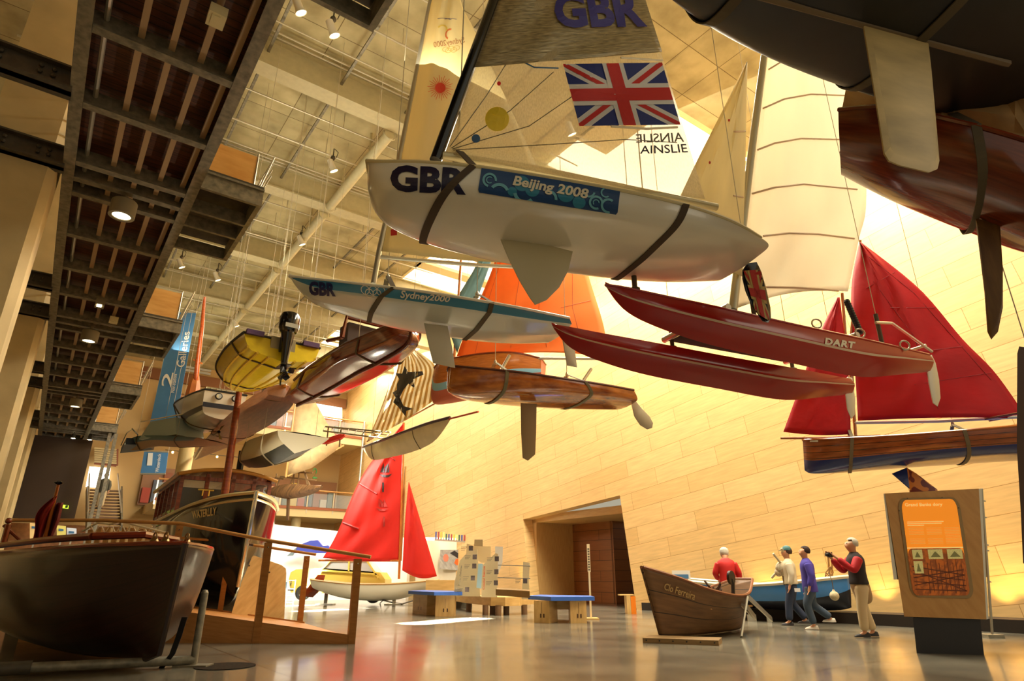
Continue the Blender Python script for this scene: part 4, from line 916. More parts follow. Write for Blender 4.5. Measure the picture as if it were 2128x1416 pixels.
# white motor cruiser seen from astern
Bc = Boat('motor_cruiser', 'white motor cruiser with navy waterline and portholes in its stern, below the yellow boat', 'boat', (384, 905), (466, 830), 6.0)
Bc.hull([((382, 898), (398, 906), .0), ((372, 877), (410, 902), .35), ((364, 851), (425, 896), .6), ((364, 837), (440, 890), .68), ((395, 820), (450, 882), .66), ((426, 809), (458, 872), .56)], SEC_ROUND, SEC_FLAT, n=24, mats=[hullw, mat('navy_band', (18, 22, 40), .3), white], rowmat=lambda f, s: 0 if f < .52 else (1 if f < .64 else 2), tb=2)
Bc.rim('gunwale', black, .03)
g = Bc.G[-1]; c = (g[0]+g[-1])/2
w = MB(); w.box(c+Bc.Y*.55-Z*.5+Bc.X*.01, -Bc.Y*1.1, Bc.X*.03, Z*.13); w.build('waterline_band', MC['navy_band'], Bc.root)
for k in (-.18, .26):
    w = MB(); q = c-Bc.Y*k-Z*.16+Bc.X*.03; w.lathe(q, Bc.X, [(0, .1), (.03, .1), (.04, .07)], 16); o = w.build('porthole', black, Bc.root); w = MB(); w.lathe(q, Bc.X, [(.035, .07), (.036, 0)], 16); w.build('pane', chrome, o)
w = MB(); q = Bc.W(5.5, 0, -.95); w.lathe(q, Bc.X, [(0, .03), (.5, .05)], 8)
for k in range(3):
    an = k*2*PI/3; d = Bc.Y*math.cos(an)+Z*math.sin(an); w.prism([q+Bc.X*.45, q+Bc.X*.4+d*.2+Bc.Y*.05, q+Bc.X*.5+d*.24], Bc.X*.03)
w.build('propeller', mat('bronze', (130, 110, 60), .3, metal=.8), Bc.root)
w = MB()
for k in range(8): w.tube([Bc.W(5.9, .5-k*.14, .05), Bc.W(5.9, .5-k*.14, .3)], .02, 6)
w.tube([Bc.W(5.9, .5, .3), Bc.W(5.9, -.5, .3)], .02, 6); w.build('pushpit_rail', chrome, Bc.root)
rope(Bc, (.55,), r=.02, wires=True)
# tan canoe beyond the cruiser
Bt = Boat('long_canoe', 'long tan wooden gig seen from below between the cruiser and the mahogany launch', 'boat', (594, 804), (404, 955), 12)
Bt.hull([((594, 800), (594, 806), .0), ((562, 804), (573, 824), .28), ((515, 830), (540, 855), .55), ((465, 872), (495, 890), .62), ((425, 916), (447, 930), .45), ((400, 950), (405, 957), .05)], SEC_ROUND, n=24, mats=[wood('tan_planking', (170, 110, 62), (132, 82, 42), .35, .2, sc=(1, 5, 1))])
rope(Bt, (.3, .7), r=.015)
# grey work dinghy
Bg = Boat('grey_dinghy', 'small dinghy with cream sides and dark green-grey bottom, hanging right of the brown mast', 'boat', (508, 940), (609, 903), 3.4)
Bg.hull([((507, 930), (511, 955), .25), ((514, 917), (522, 972), .5), ((545, 905), (565, 968), .68), ((577, 895), (612, 943), .7)], SEC_FLAT, SEC_V, n=18, mats=[mat('dark_green_bottom', (62, 64, 50), .5, noise=.3, nscale=2), mat('cream_topside', (206, 196, 160), .5)], rowmat=lambda f, s: 0 if f < .42 else 1, tb=1)
w = MB(); w.tube([Bg.W(.1, .1, .0), Bg.W(.1, .1, -.6)], .1, 8); w.build('bow_fender', black, Bg.root, smooth=True)
rope(Bg, (.35, .75), mat('rope_pale', (190, 176, 140), .8), r=.02)
# sports boat: teal and navy
Bs = Boat('speedboat', 'pale blue speedboat with navy bow and curved rail, hanging left of the cream funnel', 'boat', (252, 931), (412, 912), 3.5)
Bs.hull([((254, 926), (256, 934), .0), ((280, 908), (285, 936), .35), ((320, 905), (325, 928), .6), ((365, 907), (370, 930), .68), ((410, 910), (408, 925), .6)], SEC_V, n=18, mats=[mat('tan_bottom', (170, 138, 96), .5), mat('teal_side', (70, 106, 112), .4)], rowmat=lambda f, s: 0 if f < .55 else 1)
w = MB(); w.prism([Bs.W(0, 0, .02), Bs.W(.9, .5, .15), Bs.W(1.1, 0, .2), Bs.W(.9, -.5, .15)], -Z*.2); w.build('foredeck', mat('navy_deck', (30, 44, 66), .3, coat=.3), Bs.root)
w = MB(); w.prism([Bs.W(1.5, .5, .05), Bs.W(1.8, .45, .6), Bs.W(2.9, .45, .63), Bs.W(3.2, .55, .05)], -Bs.Y*1.0); w.build('cuddy', mat('pale_blue_paint', (170, 186, 182), .4), Bs.root)
w = MB(); w.tube([Bs.W(.1, .1, .05), Bs.W(.4, .2, .4), Bs.W(1.0, .45, .45), Bs.W(1.4, .5, .2)], .02, 6); w.tube([Bs.W(.7, 0, .8), Bs.W(3.5, .2, .8)], .02, 6); w.build('bow_rail', chrome, Bs.root)
rope(Bs, (.3, .8), r=.015)
# outrigger boat with striped bird sail
Bp = Boat('outrigger_boat', 'pale translucent outrigger boat with striped bird sail and lattice outrigger, above the red-sailed dinghy', 'boat', (935, 868), (753, 931), 6.5)
pale = mat('pale_skin_hull', (226, 212, 168), .3, noise=.12, nscale=1.5, transl=.2)
Bp.hull([((935, 868), (933, 878), .0), ((890, 880), (903, 917), .3), ((845, 896), (862, 938), .42), ((800, 913), (815, 950), .42), ((770, 924), (775, 956), .25), ((754, 930), (757, 938), .02)], SEC_V, n=24, mats=[pale])
Bp.rim('gunwale', mat('dark_gunwale', (58, 34, 24), .4), .05)
sstr = mat('striped_sailcloth', (244, 236, 210), .7, transl=.35); nt = sstr.node_tree; b = nt.nodes['Principled BSDF']
wv = nt.nodes.new('ShaderNodeTexWave'); wv.inputs['Scale'].default_value = 3.2; wv.inputs['Distortion'].default_value = 1.2; wv.inputs['Detail'].default_value = 0; wv.inputs['Detail Scale'].default_value = .6; nt.links.new(nt.nodes['UV Map'].outputs[0], wv.inputs[0])
rp = nt.nodes.new('ShaderNodeValToRGB'); nt.links.new(wv.outputs[0], rp.inputs[0]); rp.color_ramp.elements[0].position = .42; rp.color_ramp.elements[1].position = .56; rp.color_ramp.elements[0].color = lin((214, 186, 122)); rp.color_ramp.elements[1].color = lin((250, 244, 224)); nt.links.new(rp.outputs[0], b.inputs['Base Color']); nt.links.new(rp.outputs[0], nt.nodes['Translucent BSDF'].inputs[0])
Bp.patch('sail', [(841, 716), (815, 785), (788, 858), (763, 917)], [(846, 717), (902, 757), (900, 800), (897, 836)], sstr, camber=.25, nu=20, nv=20, wr=.03, foot=4)
brd = [(610, 310), (650, 375), (800, 365), (810, 400), (700, 450), (720, 545), (650, 495), (600, 560), (560, 640), (600, 730), (700, 760), (630, 780), (620, 840), (545, 740), (490, 690), (515, 640), (485, 590), (530, 560), (530, 500), (555, 450), (515, 385), (585, 390)]
decal('bird_motif', polys2d([[((x-485)/325, 1-(y-310)/530) for x, y in brd]]), [(816, 761), (880, 761), (880, 866), (816, 866)], Bp.sb, mat('bird_charcoal', (52, 48, 46), .6), Bp.root, .02)
Bp.spar('boom', [(763, 918), (807, 892), (906, 838)], .03, varn); Bp.spar('bowsprit', [(930, 872), (994, 856)], .03, mat('red_spar', (190, 80, 50), .5)); Bp.spar('mast', [(818, 752), (824, 800), (830, 880)], .03, csail)
tt = tof(Bp.W(4.4, 0, 0)); w = MB(); lt = mat('lattice_metal', (130, 118, 84), .4, metal=.3)
a1, a2 = [P(812, 899, tt), P(676, 887, tt+1)], [P(800, 912, tt-.3), P(672, 896, tt+.6)]
w.tube(a1, .03, 6); w.tube(a2, .03, 6); w.tube([P(806, 905, tt), P(690, 889, tt+.8)], .02, 6)
for k in range(9):
    f = k/8; w.tube([a1[0].lerp(a1[1], f), a2[0].lerp(a2[1], f)], .02, 5)
for k in (.75, .95): q = a1[0].lerp(a1[1], k); w.tube([q, q-Z*.75], .03, 5)
w.build('lattice_arm', lt, Bp.root)
w = MB(); q0, q1 = P(669, 921, tt+.8), P(717, 905, tt+.6); w.tube([q0, q0.lerp(q1, .2), q0.lerp(q1, .8), q1], [.05, .13, .13, .05], 8); w.build('outrigger_float', mat('float_red', (226, 50, 32), .4), Bp.root, smooth=True)
rope(Bp, (.35, .8), r=.012)
# beige sail
zt = thing('beige_sail', 'large plain beige sail hanging behind the grey dinghy, edge on to the balcony', 'sail', P(640, 900, 29))
class _T: pass
def flat_sail(root, pts, t, m, name='sail_cloth', bulge=.2):
    q = [P(x, y, t+dt) for x, y, dt in pts]; c = sum(q, Vector())/len(q)+Vector((0, -bulge, 0)); w = MB()
    n = len(q)
    for i in range(n):
        a, b = q[i], q[(i+1) % n]
        for k in range(4):
            f0, f1 = k/4, (k+1)/4; p0, p1 = a.lerp(b, f0), a.lerp(b, f1); m0, m1 = p0.lerp(c, .5)+Vector((0, -bulge*.3, 0)), p1.lerp(c, .5)+Vector((0, -bulge*.3, 0))
            w.face([p0, p1, m1, m0]); w.face([m0, m1, c])
    return w.build(name, m, root, smooth=True, solid=.01)
flat_sail(zt, [(612, 840, 0), (650, 826, .3), (680, 880, .6), (712, 927, 1), (680, 950, .6), (648, 973, .3), (598, 990, 0), (603, 930, 0)], 29, mat('beige_sailcloth', (216, 186, 132), .7, transl=.3, noise=.12, nscale=3))
w = MB(); w.tube([P(614, 838, 29), P(594, 992, 29)], .05, 8); w.tube([P(598, 990, 29), P(715, 926, 30)], .04, 8); w.build('spar', oak, zt)
w = MB(); w.tube([P(648, 827, 29.3), Vector((P(648, 827, 29.3).x, P(648, 827, 29.3).y, HC))], .01, 5); w.build('hanging_wire', wire_m, zt)
# skin-covered raft boat with lashed frame
Bj = Boat('ribbed_canoe', 'ribbed brown skin-covered craft with lashed pole frame and long keel post, above the white stand', 'boat', (549, 1021), (668, 1011), 3.8)
Bj.hull([((549, 1019), (551, 1024), .02), ((570, 1012), (568, 1031), .4), ((598, 1006), (596, 1037), .62), ((635, 1008), (632, 1029), .55), ((667, 1010), (666, 1014), .05)], SEC_ROUND, n=22, mats=[mat('skin_brown', (156, 112, 66), .6, noise=.45, nscale=3, stretch=(3.4, .5, 1))])
Bj.foil('keel_post', [(597, 1033), (602, 1035), (600, 1082), (595, 1082)], .08, mat('dark_post', (96, 70, 44), .6))
w = MB(); tj = tof(Bj.P0)
for l in ([(623, 955), (619, 1015)], [(623, 955), (602, 1010)], [(623, 955), (645, 1013)], [(610, 971), (632, 971)], [(602, 982), (650, 983)], [(612, 975), (610, 1012)], [(632, 978), (639, 1008)], [(583, 991), (657, 999)], [(583, 991), (576, 1012)], [(572, 993), (590, 996)], [(575, 985), (573, 1010)]):
    w.tube([Bj.pl(*l[0]), Bj.pl(*l[1])], .04, 5); 
    w.build('lashed_pole', mat('pole_brown', (120, 92, 56), .6), Bj.root); w = MB()
w = MB(); q = Bj.pl(623, 955); w.tube([q, Vector((q.x, q.y, HC))], .012, 5); w.build('hanging_wire', wire_m, Bj.root)
# tall varnished mast beside the banner
mt = thing('varnished_yacht_mast', 'slender orange varnished mast standing beside the blue Galleries banner', 'mast', P(407, 797, 26))
w = MB(); w.tube([P(x, y, 26) for x, y in ((425, 617), (420, 680), (411, 752), (406, 800), (402, 830))], [.06, .08, .1, .11, .12], 10); w.build('spar', wood('bright_mast', (196, 88, 30), (150, 60, 20), .2, .6, sc=(10, 1, 1)), mt, smooth=True)
w = MB(); w.tube([P(402, 748, 26), P(420, 756, 26)], .04, 6); w.lathe(P(404, 800, 26), Z, [(-.5, .3), (0, .24), (.5, .1)], 8); w.build('fitting', mat('fitting_orange', (190, 110, 50), .4), mt)
# blue banners
bblue = mat('banner_cloth_blue', (92, 150, 200), .7, transl=.25, noise=.06, nscale=2); bwh = mat('banner_white', (238, 236, 226), .6)
def banner(q, t, lab):
    th_ = thing('hanging_banner', lab, 'banner', P(q[0][0], q[0][1], t)); n = (P(q[1][0], q[1][1], t+.2)-P(q[0][0], q[0][1], t)).cross(Z).normalized(); o = P(q[0][0], q[0][1], t)
    w = MB(); c4 = [PPL(x, y, o, n) for x, y in q]; w.prism(c4, n*.02); w.build('cloth', bblue, th_)
    w = MB(); w.tube([c4[0], c4[1]], .04, 6); w.tube([c4[3], c4[2]], .04, 6); w.build('batten_rod', alu, th_)
    for c in c4[:2]: w = MB(); w.tube([c, Vector((c.x, c.y, HC))], .01, 5); w.build('hanging_wire', wire_m, th_)
    pl = (o, n); return th_, pl
b2, pl2 = banner([(362, 648), (408, 650), (364, 886), (311, 884)], 24, 'long blue banner reading 2 Galleries beside the walkway outrigger')
decal('lettering', text2d('Galleries', .01), [(366, 762), (380, 691), (395, 689), (383, 764)], pl2, bwh, b2, .05)
decal('lettering', text2d('2', .01), [(334, 802), (341, 774), (361, 775), (355, 806)], pl2, bwh, b2, .05)
decal('lettering', text2d('Nav-station', .01), [(354, 816), (361, 778), (368, 778), (362, 817)], pl2, bwh, b2, .05)
b1, pl1 = banner([(300, 938), (350, 940), (344, 985), (292, 985)], 27, 'lower blue banner reading 1 Waterdeck behind the steam launch cabin')
decal('lettering', text2d('1', .03), [(308, 942), (318, 942), (316, 968), (305, 968)], pl1, bwh, b1, .05)
decal('lettering', text2d('Waterdeck', .01), [(322, 982), (328, 943), (335, 943), (330, 982)], pl1, bwh, b1, .05)
# small white dinghy in the dark bay and fittings
Bw = Boat('small_white_dinghy', 'small white round-ended dinghy hanging in the dark bay under the walkway', 'boat', (85, 1032), (138, 1030), 1.6)
Bw.hull([((82, 1030), (84, 1040), .12), ((92, 1018), (98, 1050), .3), ((112, 1012), (115, 1056), .4), ((130, 1020), (130, 1050), .3), ((140, 1032), (138, 1044), .12)], SEC_ROUND, n=14, mats=[mat('dirty_white', (206, 196, 170), .5)])
for xx in (.3, 1.3): Bw.cable([(Bw.W(xx, 0, 0), Vector((Bw.W(xx, 0, 0).x, Bw.W(xx, 0, 0).y, HK+.3)))])
# ================================================================== craft standing on the floor
SEC_BOW = [(0, 0), (.14, .16), (.3, .42), (.5, .66), (.74, .86), (1, 1)]
def axboat(name, label, p0, d, L):
    o = Boat.__new__(Boat); o.X = Vector(d).normalized(); o.L = L; o.P0 = p0; o.P1 = p0+o.X*L; y = Z.cross(o.X).normalized(); m = p0+o.X*L/2
    if y.dot(C-m) < 0: y = -y
    o.Y = y; o.Zb = Z.copy(); o.sg = 1; o.root = thing(name, label, 'boat', Vector((m.x, m.y, 0))); return o
def shell(b, st, sec, sec2, n, mats, rowmat=None, solid=.035, tb=0, name='hull'):
    rows = interp([list(r) for r in st], n); k = len(sec); NS = (k-1)*3+1; G = []
    for i, (x1, zs, x0, zk, hb) in enumerate(rows):
        t = i/(n-1); hb = max(hb, 0); t2 = min(1, t*2.2)
        pts = interp([[a[0]*(1-t2)+c[0]*t2, a[1]*(1-t2)+c[1]*t2] for a, c in zip(sec, sec2)], NS)
        near = [b.W(x0+(x1-x0)*g, hb*f, zk+(zs-zk)*g) for f, g in pts]; far = [b.W(x0+(x1-x0)*g, -hb*f, zk+(zs-zk)*g) for f, g in pts]
        G.append(list(reversed(near))+far[1:])
    b.G = G; mb = MB(); mid = NS-1; mb.grid(G, 0, mf=(lambda r, c: rowmat(abs(c+.5-mid)/mid, r/(n-1))) if rowmat else None)
    mb.face(list(reversed(G[-1])), tb); mb.tri(); b.bvh = bvh_of(mb); b.hullo = mb.build(name, mats, b.root, smooth=True, solid=solid); return b.hullo
# steam launch
bp = PZ(533, 1024, 2.85)
Wl = axboat('steam_launch', 'black-hulled steam launch with wooden cabin, cream funnel and brown mast behind the ramp', bp, A+B*.02, 9.5)
shell(Wl, [(0, 0, .45, -2.0, .0), (.7, -.05, .9, -2.3, .55), (1.8, -.16, 1.9, -2.45, .98), (3.4, -.3, 3.4, -2.5, 1.24), (6, -.35, 6, -2.45, 1.3), (9.5, -.2, 8.9, -2.0, .9)], SEC_BOW, SEC_ROUND, 30, [mat('launch_black', (14, 14, 20), .12, coat=.6)])
Wl.rim('cream_rail', mat('rail_cream', (206, 190, 140), .3), .045); w = MB()
for s0 in (0, -1):
    w.tube([g[s0]-Z*.14+(g[s0]-(g[0]+g[-1])/2)*-.03 for g in Wl.G], .03, 6)
w.build('white_line', mat('rail_cream', (206, 190, 140)), Wl.root)
w = MB(); w.grid([[r[0], (r[0]+r[-1])/2+Z*.06, r[-1]] for r in Wl.G]); w.build('deck', wood('teak_deck', (170, 128, 70), (140, 100, 52), .5), Wl.root)
w = MB(); w.tube([Wl.W(.0, 0, .03), Wl.W(.12, 0, -.6), Wl.W(.3, 0, -1.4), Wl.W(.45, 0, -2.0)], .05, 8); w.build('stem_band', chrome, Wl.root, smooth=True)
cabm = wood('cabin_teak', (150, 74, 34), (110, 48, 20), .25, .4, sc=(10, 1, 1)); rim_g = mat('roof_edge_gold', (196, 140, 50), .3, coat=.3)
x0, x1, hw_, zb_, zt_ = 3.4, 7.6, 1.12, -.36, .66
cw = Wl.W
w = MB()
for y in (hw_, .5, -.15, -.7, -hw_): w.beam(cw(x0, y, zb_), cw(x0, y, zt_+.16*(1-(y/hw_)**2)), .1, .08, up=Wl.X)
w.beam(cw(x0, hw_, zt_), cw(x0, -hw_, zt_), .08, .1); w.beam(cw(x0, hw_, zb_+.05), cw(x0, -hw_, zb_+.05), .08, .2)
for s0 in (1, -1):
    for k in range(6): xx = x0+(x1-x0)*k/5; w.beam(cw(xx, hw_*s0, zb_), cw(xx, hw_*s0, zt_), .09, .09, up=Wl.X)
    w.beam(cw(x0, hw_*s0, zb_+.12), cw(x1, hw_*s0, zb_+.12), .06, .3); w.beam(cw(x0, hw_*s0, zt_), cw(x1, hw_*s0, zt_), .08, .1)
w.beam(cw(x1, hw_, .1), cw(x1, -hw_, .1), .05, .9)
w.build('cabin', cabm, Wl.root)
w = MB(); w.face([cw(x0+.02, hw_, zb_), cw(x0+.02, -hw_, zb_), cw(x0+.02, -hw_, zt_), cw(x0+.02, hw_, zt_)]); w.build('front_windows', glass, Wl.root)
for k in range(5):
    w = MB(); xa = x0+(x1-x0)*k/5+.05; w.face([cw(xa, hw_-.02, zb_+.25), cw(xa+.75, hw_-.02, zb_+.25), cw(xa+.75, hw_-.02, zt_), cw(xa, hw_-.02, zt_)]); w.build('window_pane', glass, Wl.root)
rows = []
for i in range(9):
    y = hw_*1.12*(1-i/4); zz = zt_+.05+.2*(1-(i/4-1)**2); rows.append([cw(x0-.25, y, zz), cw(x1+.2, y, zz)])
w = MB(); w.grid(rows); w.build('roof', cabm, Wl.root, solid=.06)
w = MB(); w.tube([r[0] for r in rows], .05, 8); w.tube([rows[0][0], rows[0][1]], .05, 8); w.build('roof_edge', rim_g, Wl.root, smooth=True)
w = MB(); w.box(cw(x0+1.5, 1.0, zb_), Wl.X*.06, -Wl.Y*2.0, Z*.95); w.build('cabin_shade_board', mat('cabin_shade', (44, 24, 14), .5), Wl.root)  # dark board added to give the cabin interior its shade
w = MB(); w.box(cw(5.2, .35, -.3), Wl.X*.8, -Wl.Y*.9, Z*.8); w.build('engine_casing', mat('leather_dark', (60, 34, 20)), Wl.root)
fu = PPL(381, 975, Wl.P0, Wl.Y); hf = zat(fu, 886)-fu.z
w = MB(); w.lathe(fu-Z*.5, Z, [(0, .27), (.5+hf*.95, .27)], 24); w.build('funnel', mat('funnel_cream', (226, 204, 146), .35), Wl.root, smooth=True)
w = MB(); w.lathe(fu, Z, [(hf*.88, .275), (hf*.885, .285), (hf*.995, .285), (hf, .25), (hf*.95, .0)], 24); w.build('funnel_band', mat('funnel_gold', (186, 136, 40), .25, metal=.5), Wl.root, smooth=True)
q0 = cw(1.9, .3, -.2); q1 = PPL(499, 800, q0, Wl.X)
w = MB(); w.tube([q0, q0.lerp(q1, .8), q1], [.1, .085, .075], 12); w.lathe(q1, Z, [(0, .1), (.06, .1)], 10); w.build('mast', wood('mast_brown', (150, 62, 24), (116, 42, 14), .2, .5, sc=(8, 1, 1)), Wl.root, smooth=True)
decal('lettering', text2d('WATERLILY', .03), [(398, 1063), (450, 1054), (448, 1071), (400, 1079)], Wl.bvh, mat('gilt_lettering', (206, 186, 130), .4), Wl.hullo, .04)
w = MB(); q = cw(1.4, .75, 0)
w.tube([q, q+Z*.14], .02, 6); w.tube([q+Wl.Y*.14, q+Wl.Y*.14+Z*.14], .02, 6); w.tube([q-Wl.Y*.1+Z*.14, q+Wl.Y*.25+Z*.14], .02, 6)
w.build('cleat', mat('brass', (206, 170, 80), .25, metal=.9), Wl.root)
for xx in (2.2, 6.5):
    w = MB(); w.box(H(0, 0, 0)+Vector((cw(xx, 0, 0).x, cw(xx, 0, 0).y, 0))-Wl.Y*.8, Wl.Y*1.6, Wl.X*.3, Z*.42); w.build('cradle', dsteel, Wl.root)
# dark launch in the foreground
bq0 = PZ(386, 1130, 1.44)
Fl = axboat('wooden_launch', 'very dark varnished wooden launch with flared bow standing in the left foreground', bq0, Vector((-.76, .65, 0)), 7.2)
fm = wood('dark_launch_varnish', (44, 18, 10), (26, 10, 6), .3, .15, sc=(1, 9, 1), planks=.15, pd=.008)
shell(Fl, [(0, 0, .2, -1.22, .0), (.4, -.01, .5, -1.3, .42), (1.1, -.03, 1.2, -1.34, .85), (2.4, -.06, 2.4, -1.33, 1.12), (4.6, -.04, 4.6, -1.22, 1.1), (7.2, .05, 7.0, -.9, .8)], SEC_BOW, SEC_ROUND, 30, [fm], solid=.04)
Fl.rim('gunwale', mahog, .028)
w = MB(); w.tube([Fl.W(0, 0, 0), Fl.W(.06, 0, -.4), Fl.W(.14, 0, -.9), Fl.W(.2, 0, -1.24), Fl.W(.6, 0, -1.33)], .04, 8); w.build('stem', fm, Fl.root, smooth=True)
w = MB(); w.grid([[r[0].lerp(r[-1], .04), (r[0]+r[-1])/2+Z*.05, r[-1].lerp(r[0], .04)] for r in Fl.G[:14]]); w.build('foredeck', mahog, Fl.root)
w = MB(); 
for s0 in (1, -1): w.tube([Fl.W(x, s0*(.55+.15*min(1, (x-1.6))), .12) for x in (1.6, 2, 3, 4, 5, 5.8)], .05, 8)
w.tube([Fl.W(1.6, .55, .12), Fl.W(1.35, 0, .16), Fl.W(1.6, -.55, .12)], .05, 8); w.build('coaming', wood('coaming_mahogany', (120, 44, 20), (90, 30, 12), .2, .5), Fl.root, smooth=True)
for k, (x, y) in enumerate(((.32, .12), (.45, .2), (.32, -.14))):
    w = MB(); q = Fl.W(x, y, .03)
    w.tube([q+(Fl.X*math.cos(t)+Z*math.sin(t))*.05+Z*.06 for t in [i*PI/6 for i in range(13)]], .012, 6); w.lathe(q, Z, [(0, .06), (.02, .05), (.06, .02)], 10); w.build('fairlead', mat('brass_dark', (140, 110, 70), .3, metal=.8), Fl.root, smooth=True)
# ensign
fs = thing('ensign_staff', 'varnished flagstaff with limp red flag and mushroom top standing in the dark launch', 'flag', P(93, 1122, 10.5))
w = MB(); s0, s1 = P(92, 1125, 10.5), P(121, 1008, 10.5); w.tube([s0, s1], [.03, .024], 10); w.build('staff', varn, fs, smooth=True)
w = MB(); w.lathe(s1, Z, [(0, .02), (.02, .06), (.04, .07), (.06, .03), (.07, 0)], 12); w.build('finial', gloss_black, fs, smooth=True)
w = MB(); rows = []
for i in range(15):
    f = i/14; y = 1032+f*90; row = []
    for j in range(9):
        u = j/8; px = 117-f*26-u*(24*math.sin(min(1, f*1.6)*PI*.6)+4)+(4*math.sin(f*5+u*3)); row.append(P(px, y, 10.5+.06*math.sin(u*9+f*2)-.05*u))
    rows.append(row)
w.grid(rows); w.build('red_flag', mat('ensign_red', (150, 30, 20), .7, transl=.15), fs, smooth=True, solid=.004)
w = MB(); rows = []
for i in range(13):
    f = i/12; y = 1045+f*74; rows.append([P(118-f*24+u*(18-8*abs(f-.5)), y, 10.56+.05*math.sin(u*7)) for u in [j/6 for j in range(7)]])
w.grid(rows); w.build('flag_fold', mat('ensign_dark', (104, 26, 26), .7), fs, smooth=True, solid=.004)
# tube cradle carrying the launch bow
cr_ = thing('tube_cradle', 'grey steel tube cradle with upright and webbing strap holding the dark launch', 'cradle', PZ(400, 1380, 0))
w = MB(); u0 = PZ(401, 1386, .0); ut = Vector((u0.x, u0.y, zat(u0, 1232))); w.tube([u0, ut], .045, 12); w.lathe(ut, Z, [(0, .045), (.03, .03), (.035, 0)], 12); w.build('upright', steel, cr_, smooth=True)
w = MB(); ua = u0+Z*.075; ub = PZ(65, 1388, .09); w.tube([ua, ub], .055, 12); w.build('base_tube', steel, cr_, smooth=True)
w = MB(); w.tube([ub, ub+(ub-ua).normalized()*.9], .075, 12); w.build('socket', dsteel, cr_, smooth=True)
w = MB(); w.cbox(u0+Z*.012, R*.42, Vector((0, .22, 0)), Z*.024); w.build('foot_plate', steel, cr_)
w = MB(); t_ = tof(u0); pts = [P(378, 1283, t_-.1), P(366, 1322, t_-.15), P(352, 1360, t_-.15), P(330, 1388, t_-.1)]; w.grid([[p, p+R*.07] for p in pts]); w.build('strap', black, cr_, solid=.01)
g = MB(); c0 = PZ(468, 1385, 0.004); g.lathe(c0, Z, [(0, .36), (.004, .36), (.005, 0)], 28); tag(g.build('floor_grating', mat('grating_dark', (52, 42, 30), .9, spec=.1, noise=.4, nscale=30)), 'round dark drain cover set in the floor beside the launch', 'drain cover')
# ================================================================== ramp with railings
rt = PZ(560, 1337, 0)
rp_ = thing('timber_ramp', 'light timber access ramp with round handrails and posts rising to the left', 'ramp', rt)
rm_ = wood('ramp_fascia', (196, 138, 76), (176, 118, 60), .45); post_m = wood('post_timber', (186, 128, 66), (160, 104, 48), .4, sc=(8, 1, 1))
f0 = PZ(733, 1339, 0); f1 = PZ(330, 1337, 0); dx = (f0-f1); dxn = dx.normalized(); fw_ = (PZ(633, 1307, 0)-f0).normalized();
hL = zat(f1, 1266); hR = zat(f0, 1321)
q = [f0, f1-dxn*2.5, f1-dxn*2.5+Z*(hL+.25), f1+Z*hL, f0+Z*hR]
w = MB(); w.prism(q, fw_*.05); w.build('fascia', rm_, rp_)
dep = (PZ(633, 1307, 0)-f0).length
w = MB(); w.prism([f0+fw_*.05+Z*(hR-.03), f1+fw_*.05+Z*(hL-.03), f1-dxn*2.5+fw_*.05+Z*(hL+.22), f1-dxn*2.5+fw_*.05+Z*(hL+.15), f0+fw_*.05+Z*(hR-.08)], fw_*(dep)); w.build('deck_boards', rm_, rp_)
w = MB(); q2 = [p+fw_*(dep+.05) for p in q]; w.prism(q2, fw_*.05); w.build('rear_fascia', rm_, rp_)
def post(bpx, topy, wd, dpt, base=None):
    b_ = base or PZ(bpx[0], bpx[1], 0); zt2 = zat(b_, topy); w = MB(); w.box(b_-dxn*wd/2-fw_*.02, dxn*wd, fw_*dpt, Z*zt2); o = w.build('post', post_m, rp_)
    w = MB(); w.ball(b_+Z*(zt2-.08)-fw_*.03, .018, 8); w.build('bolt', chrome, o); return b_, zt2
pA, zA = post((730, 1339), 1162, .12, .1); pB, zB = post((531, 1338), 1128, .13, .1); pC, zC = post((330, 1337), 1092, .13, .1)
def up(b_, z): return b_+Z*z
rail = wood('handrail_timber', (200, 146, 80), (176, 120, 60), .35)
w = MB(); w.tube([up(pA, zA+.03)+dxn*.22, up(pB, zB+.03), up(pC, zC+.03), up(pC, zC+.03)-dxn*1.5+Z*.06, up(pC, zC)-dxn*3.2+Z*.1], .032, 12); w.build('handrail', rail, rp_, smooth=True)
pD, zD = post((632, 1306), 1156, .12, .08, base=PZ(622, 1306, 0)); pE, zE = post((460, 1300), 1132, .12, .08, base=PZ(452, 1306, 0))
w = MB(); w.tube([up(pD, zD+.03)+dxn*.2, up(pE, zE+.06), up(pE, zE+.06)-dxn*1.6+Z*.12], .03, 12); w.build('handrail', rail, rp_, smooth=True)
# rounded ply panel on the far side of the ramp
pn = [(472, 1305), (500, 1215), (524, 1158), (528, 1155), (585, 1175), (594, 1182), (595, 1192), (590, 1306)]
o_ = PZ(560, 1306, 0)+Vector((0, .25, 0)); w = MB(); w.prism([PPL(x, y, o_, fw_) for x, y in pn], fw_*.03); o = w.build('infill_panel', ply, rp_)
for x, y in ((518, 1176), (560, 1190)): w = MB(); w.ball(PPL(x, y, o_, fw_), .02, 8); w.build('bolt', dsteel, o)
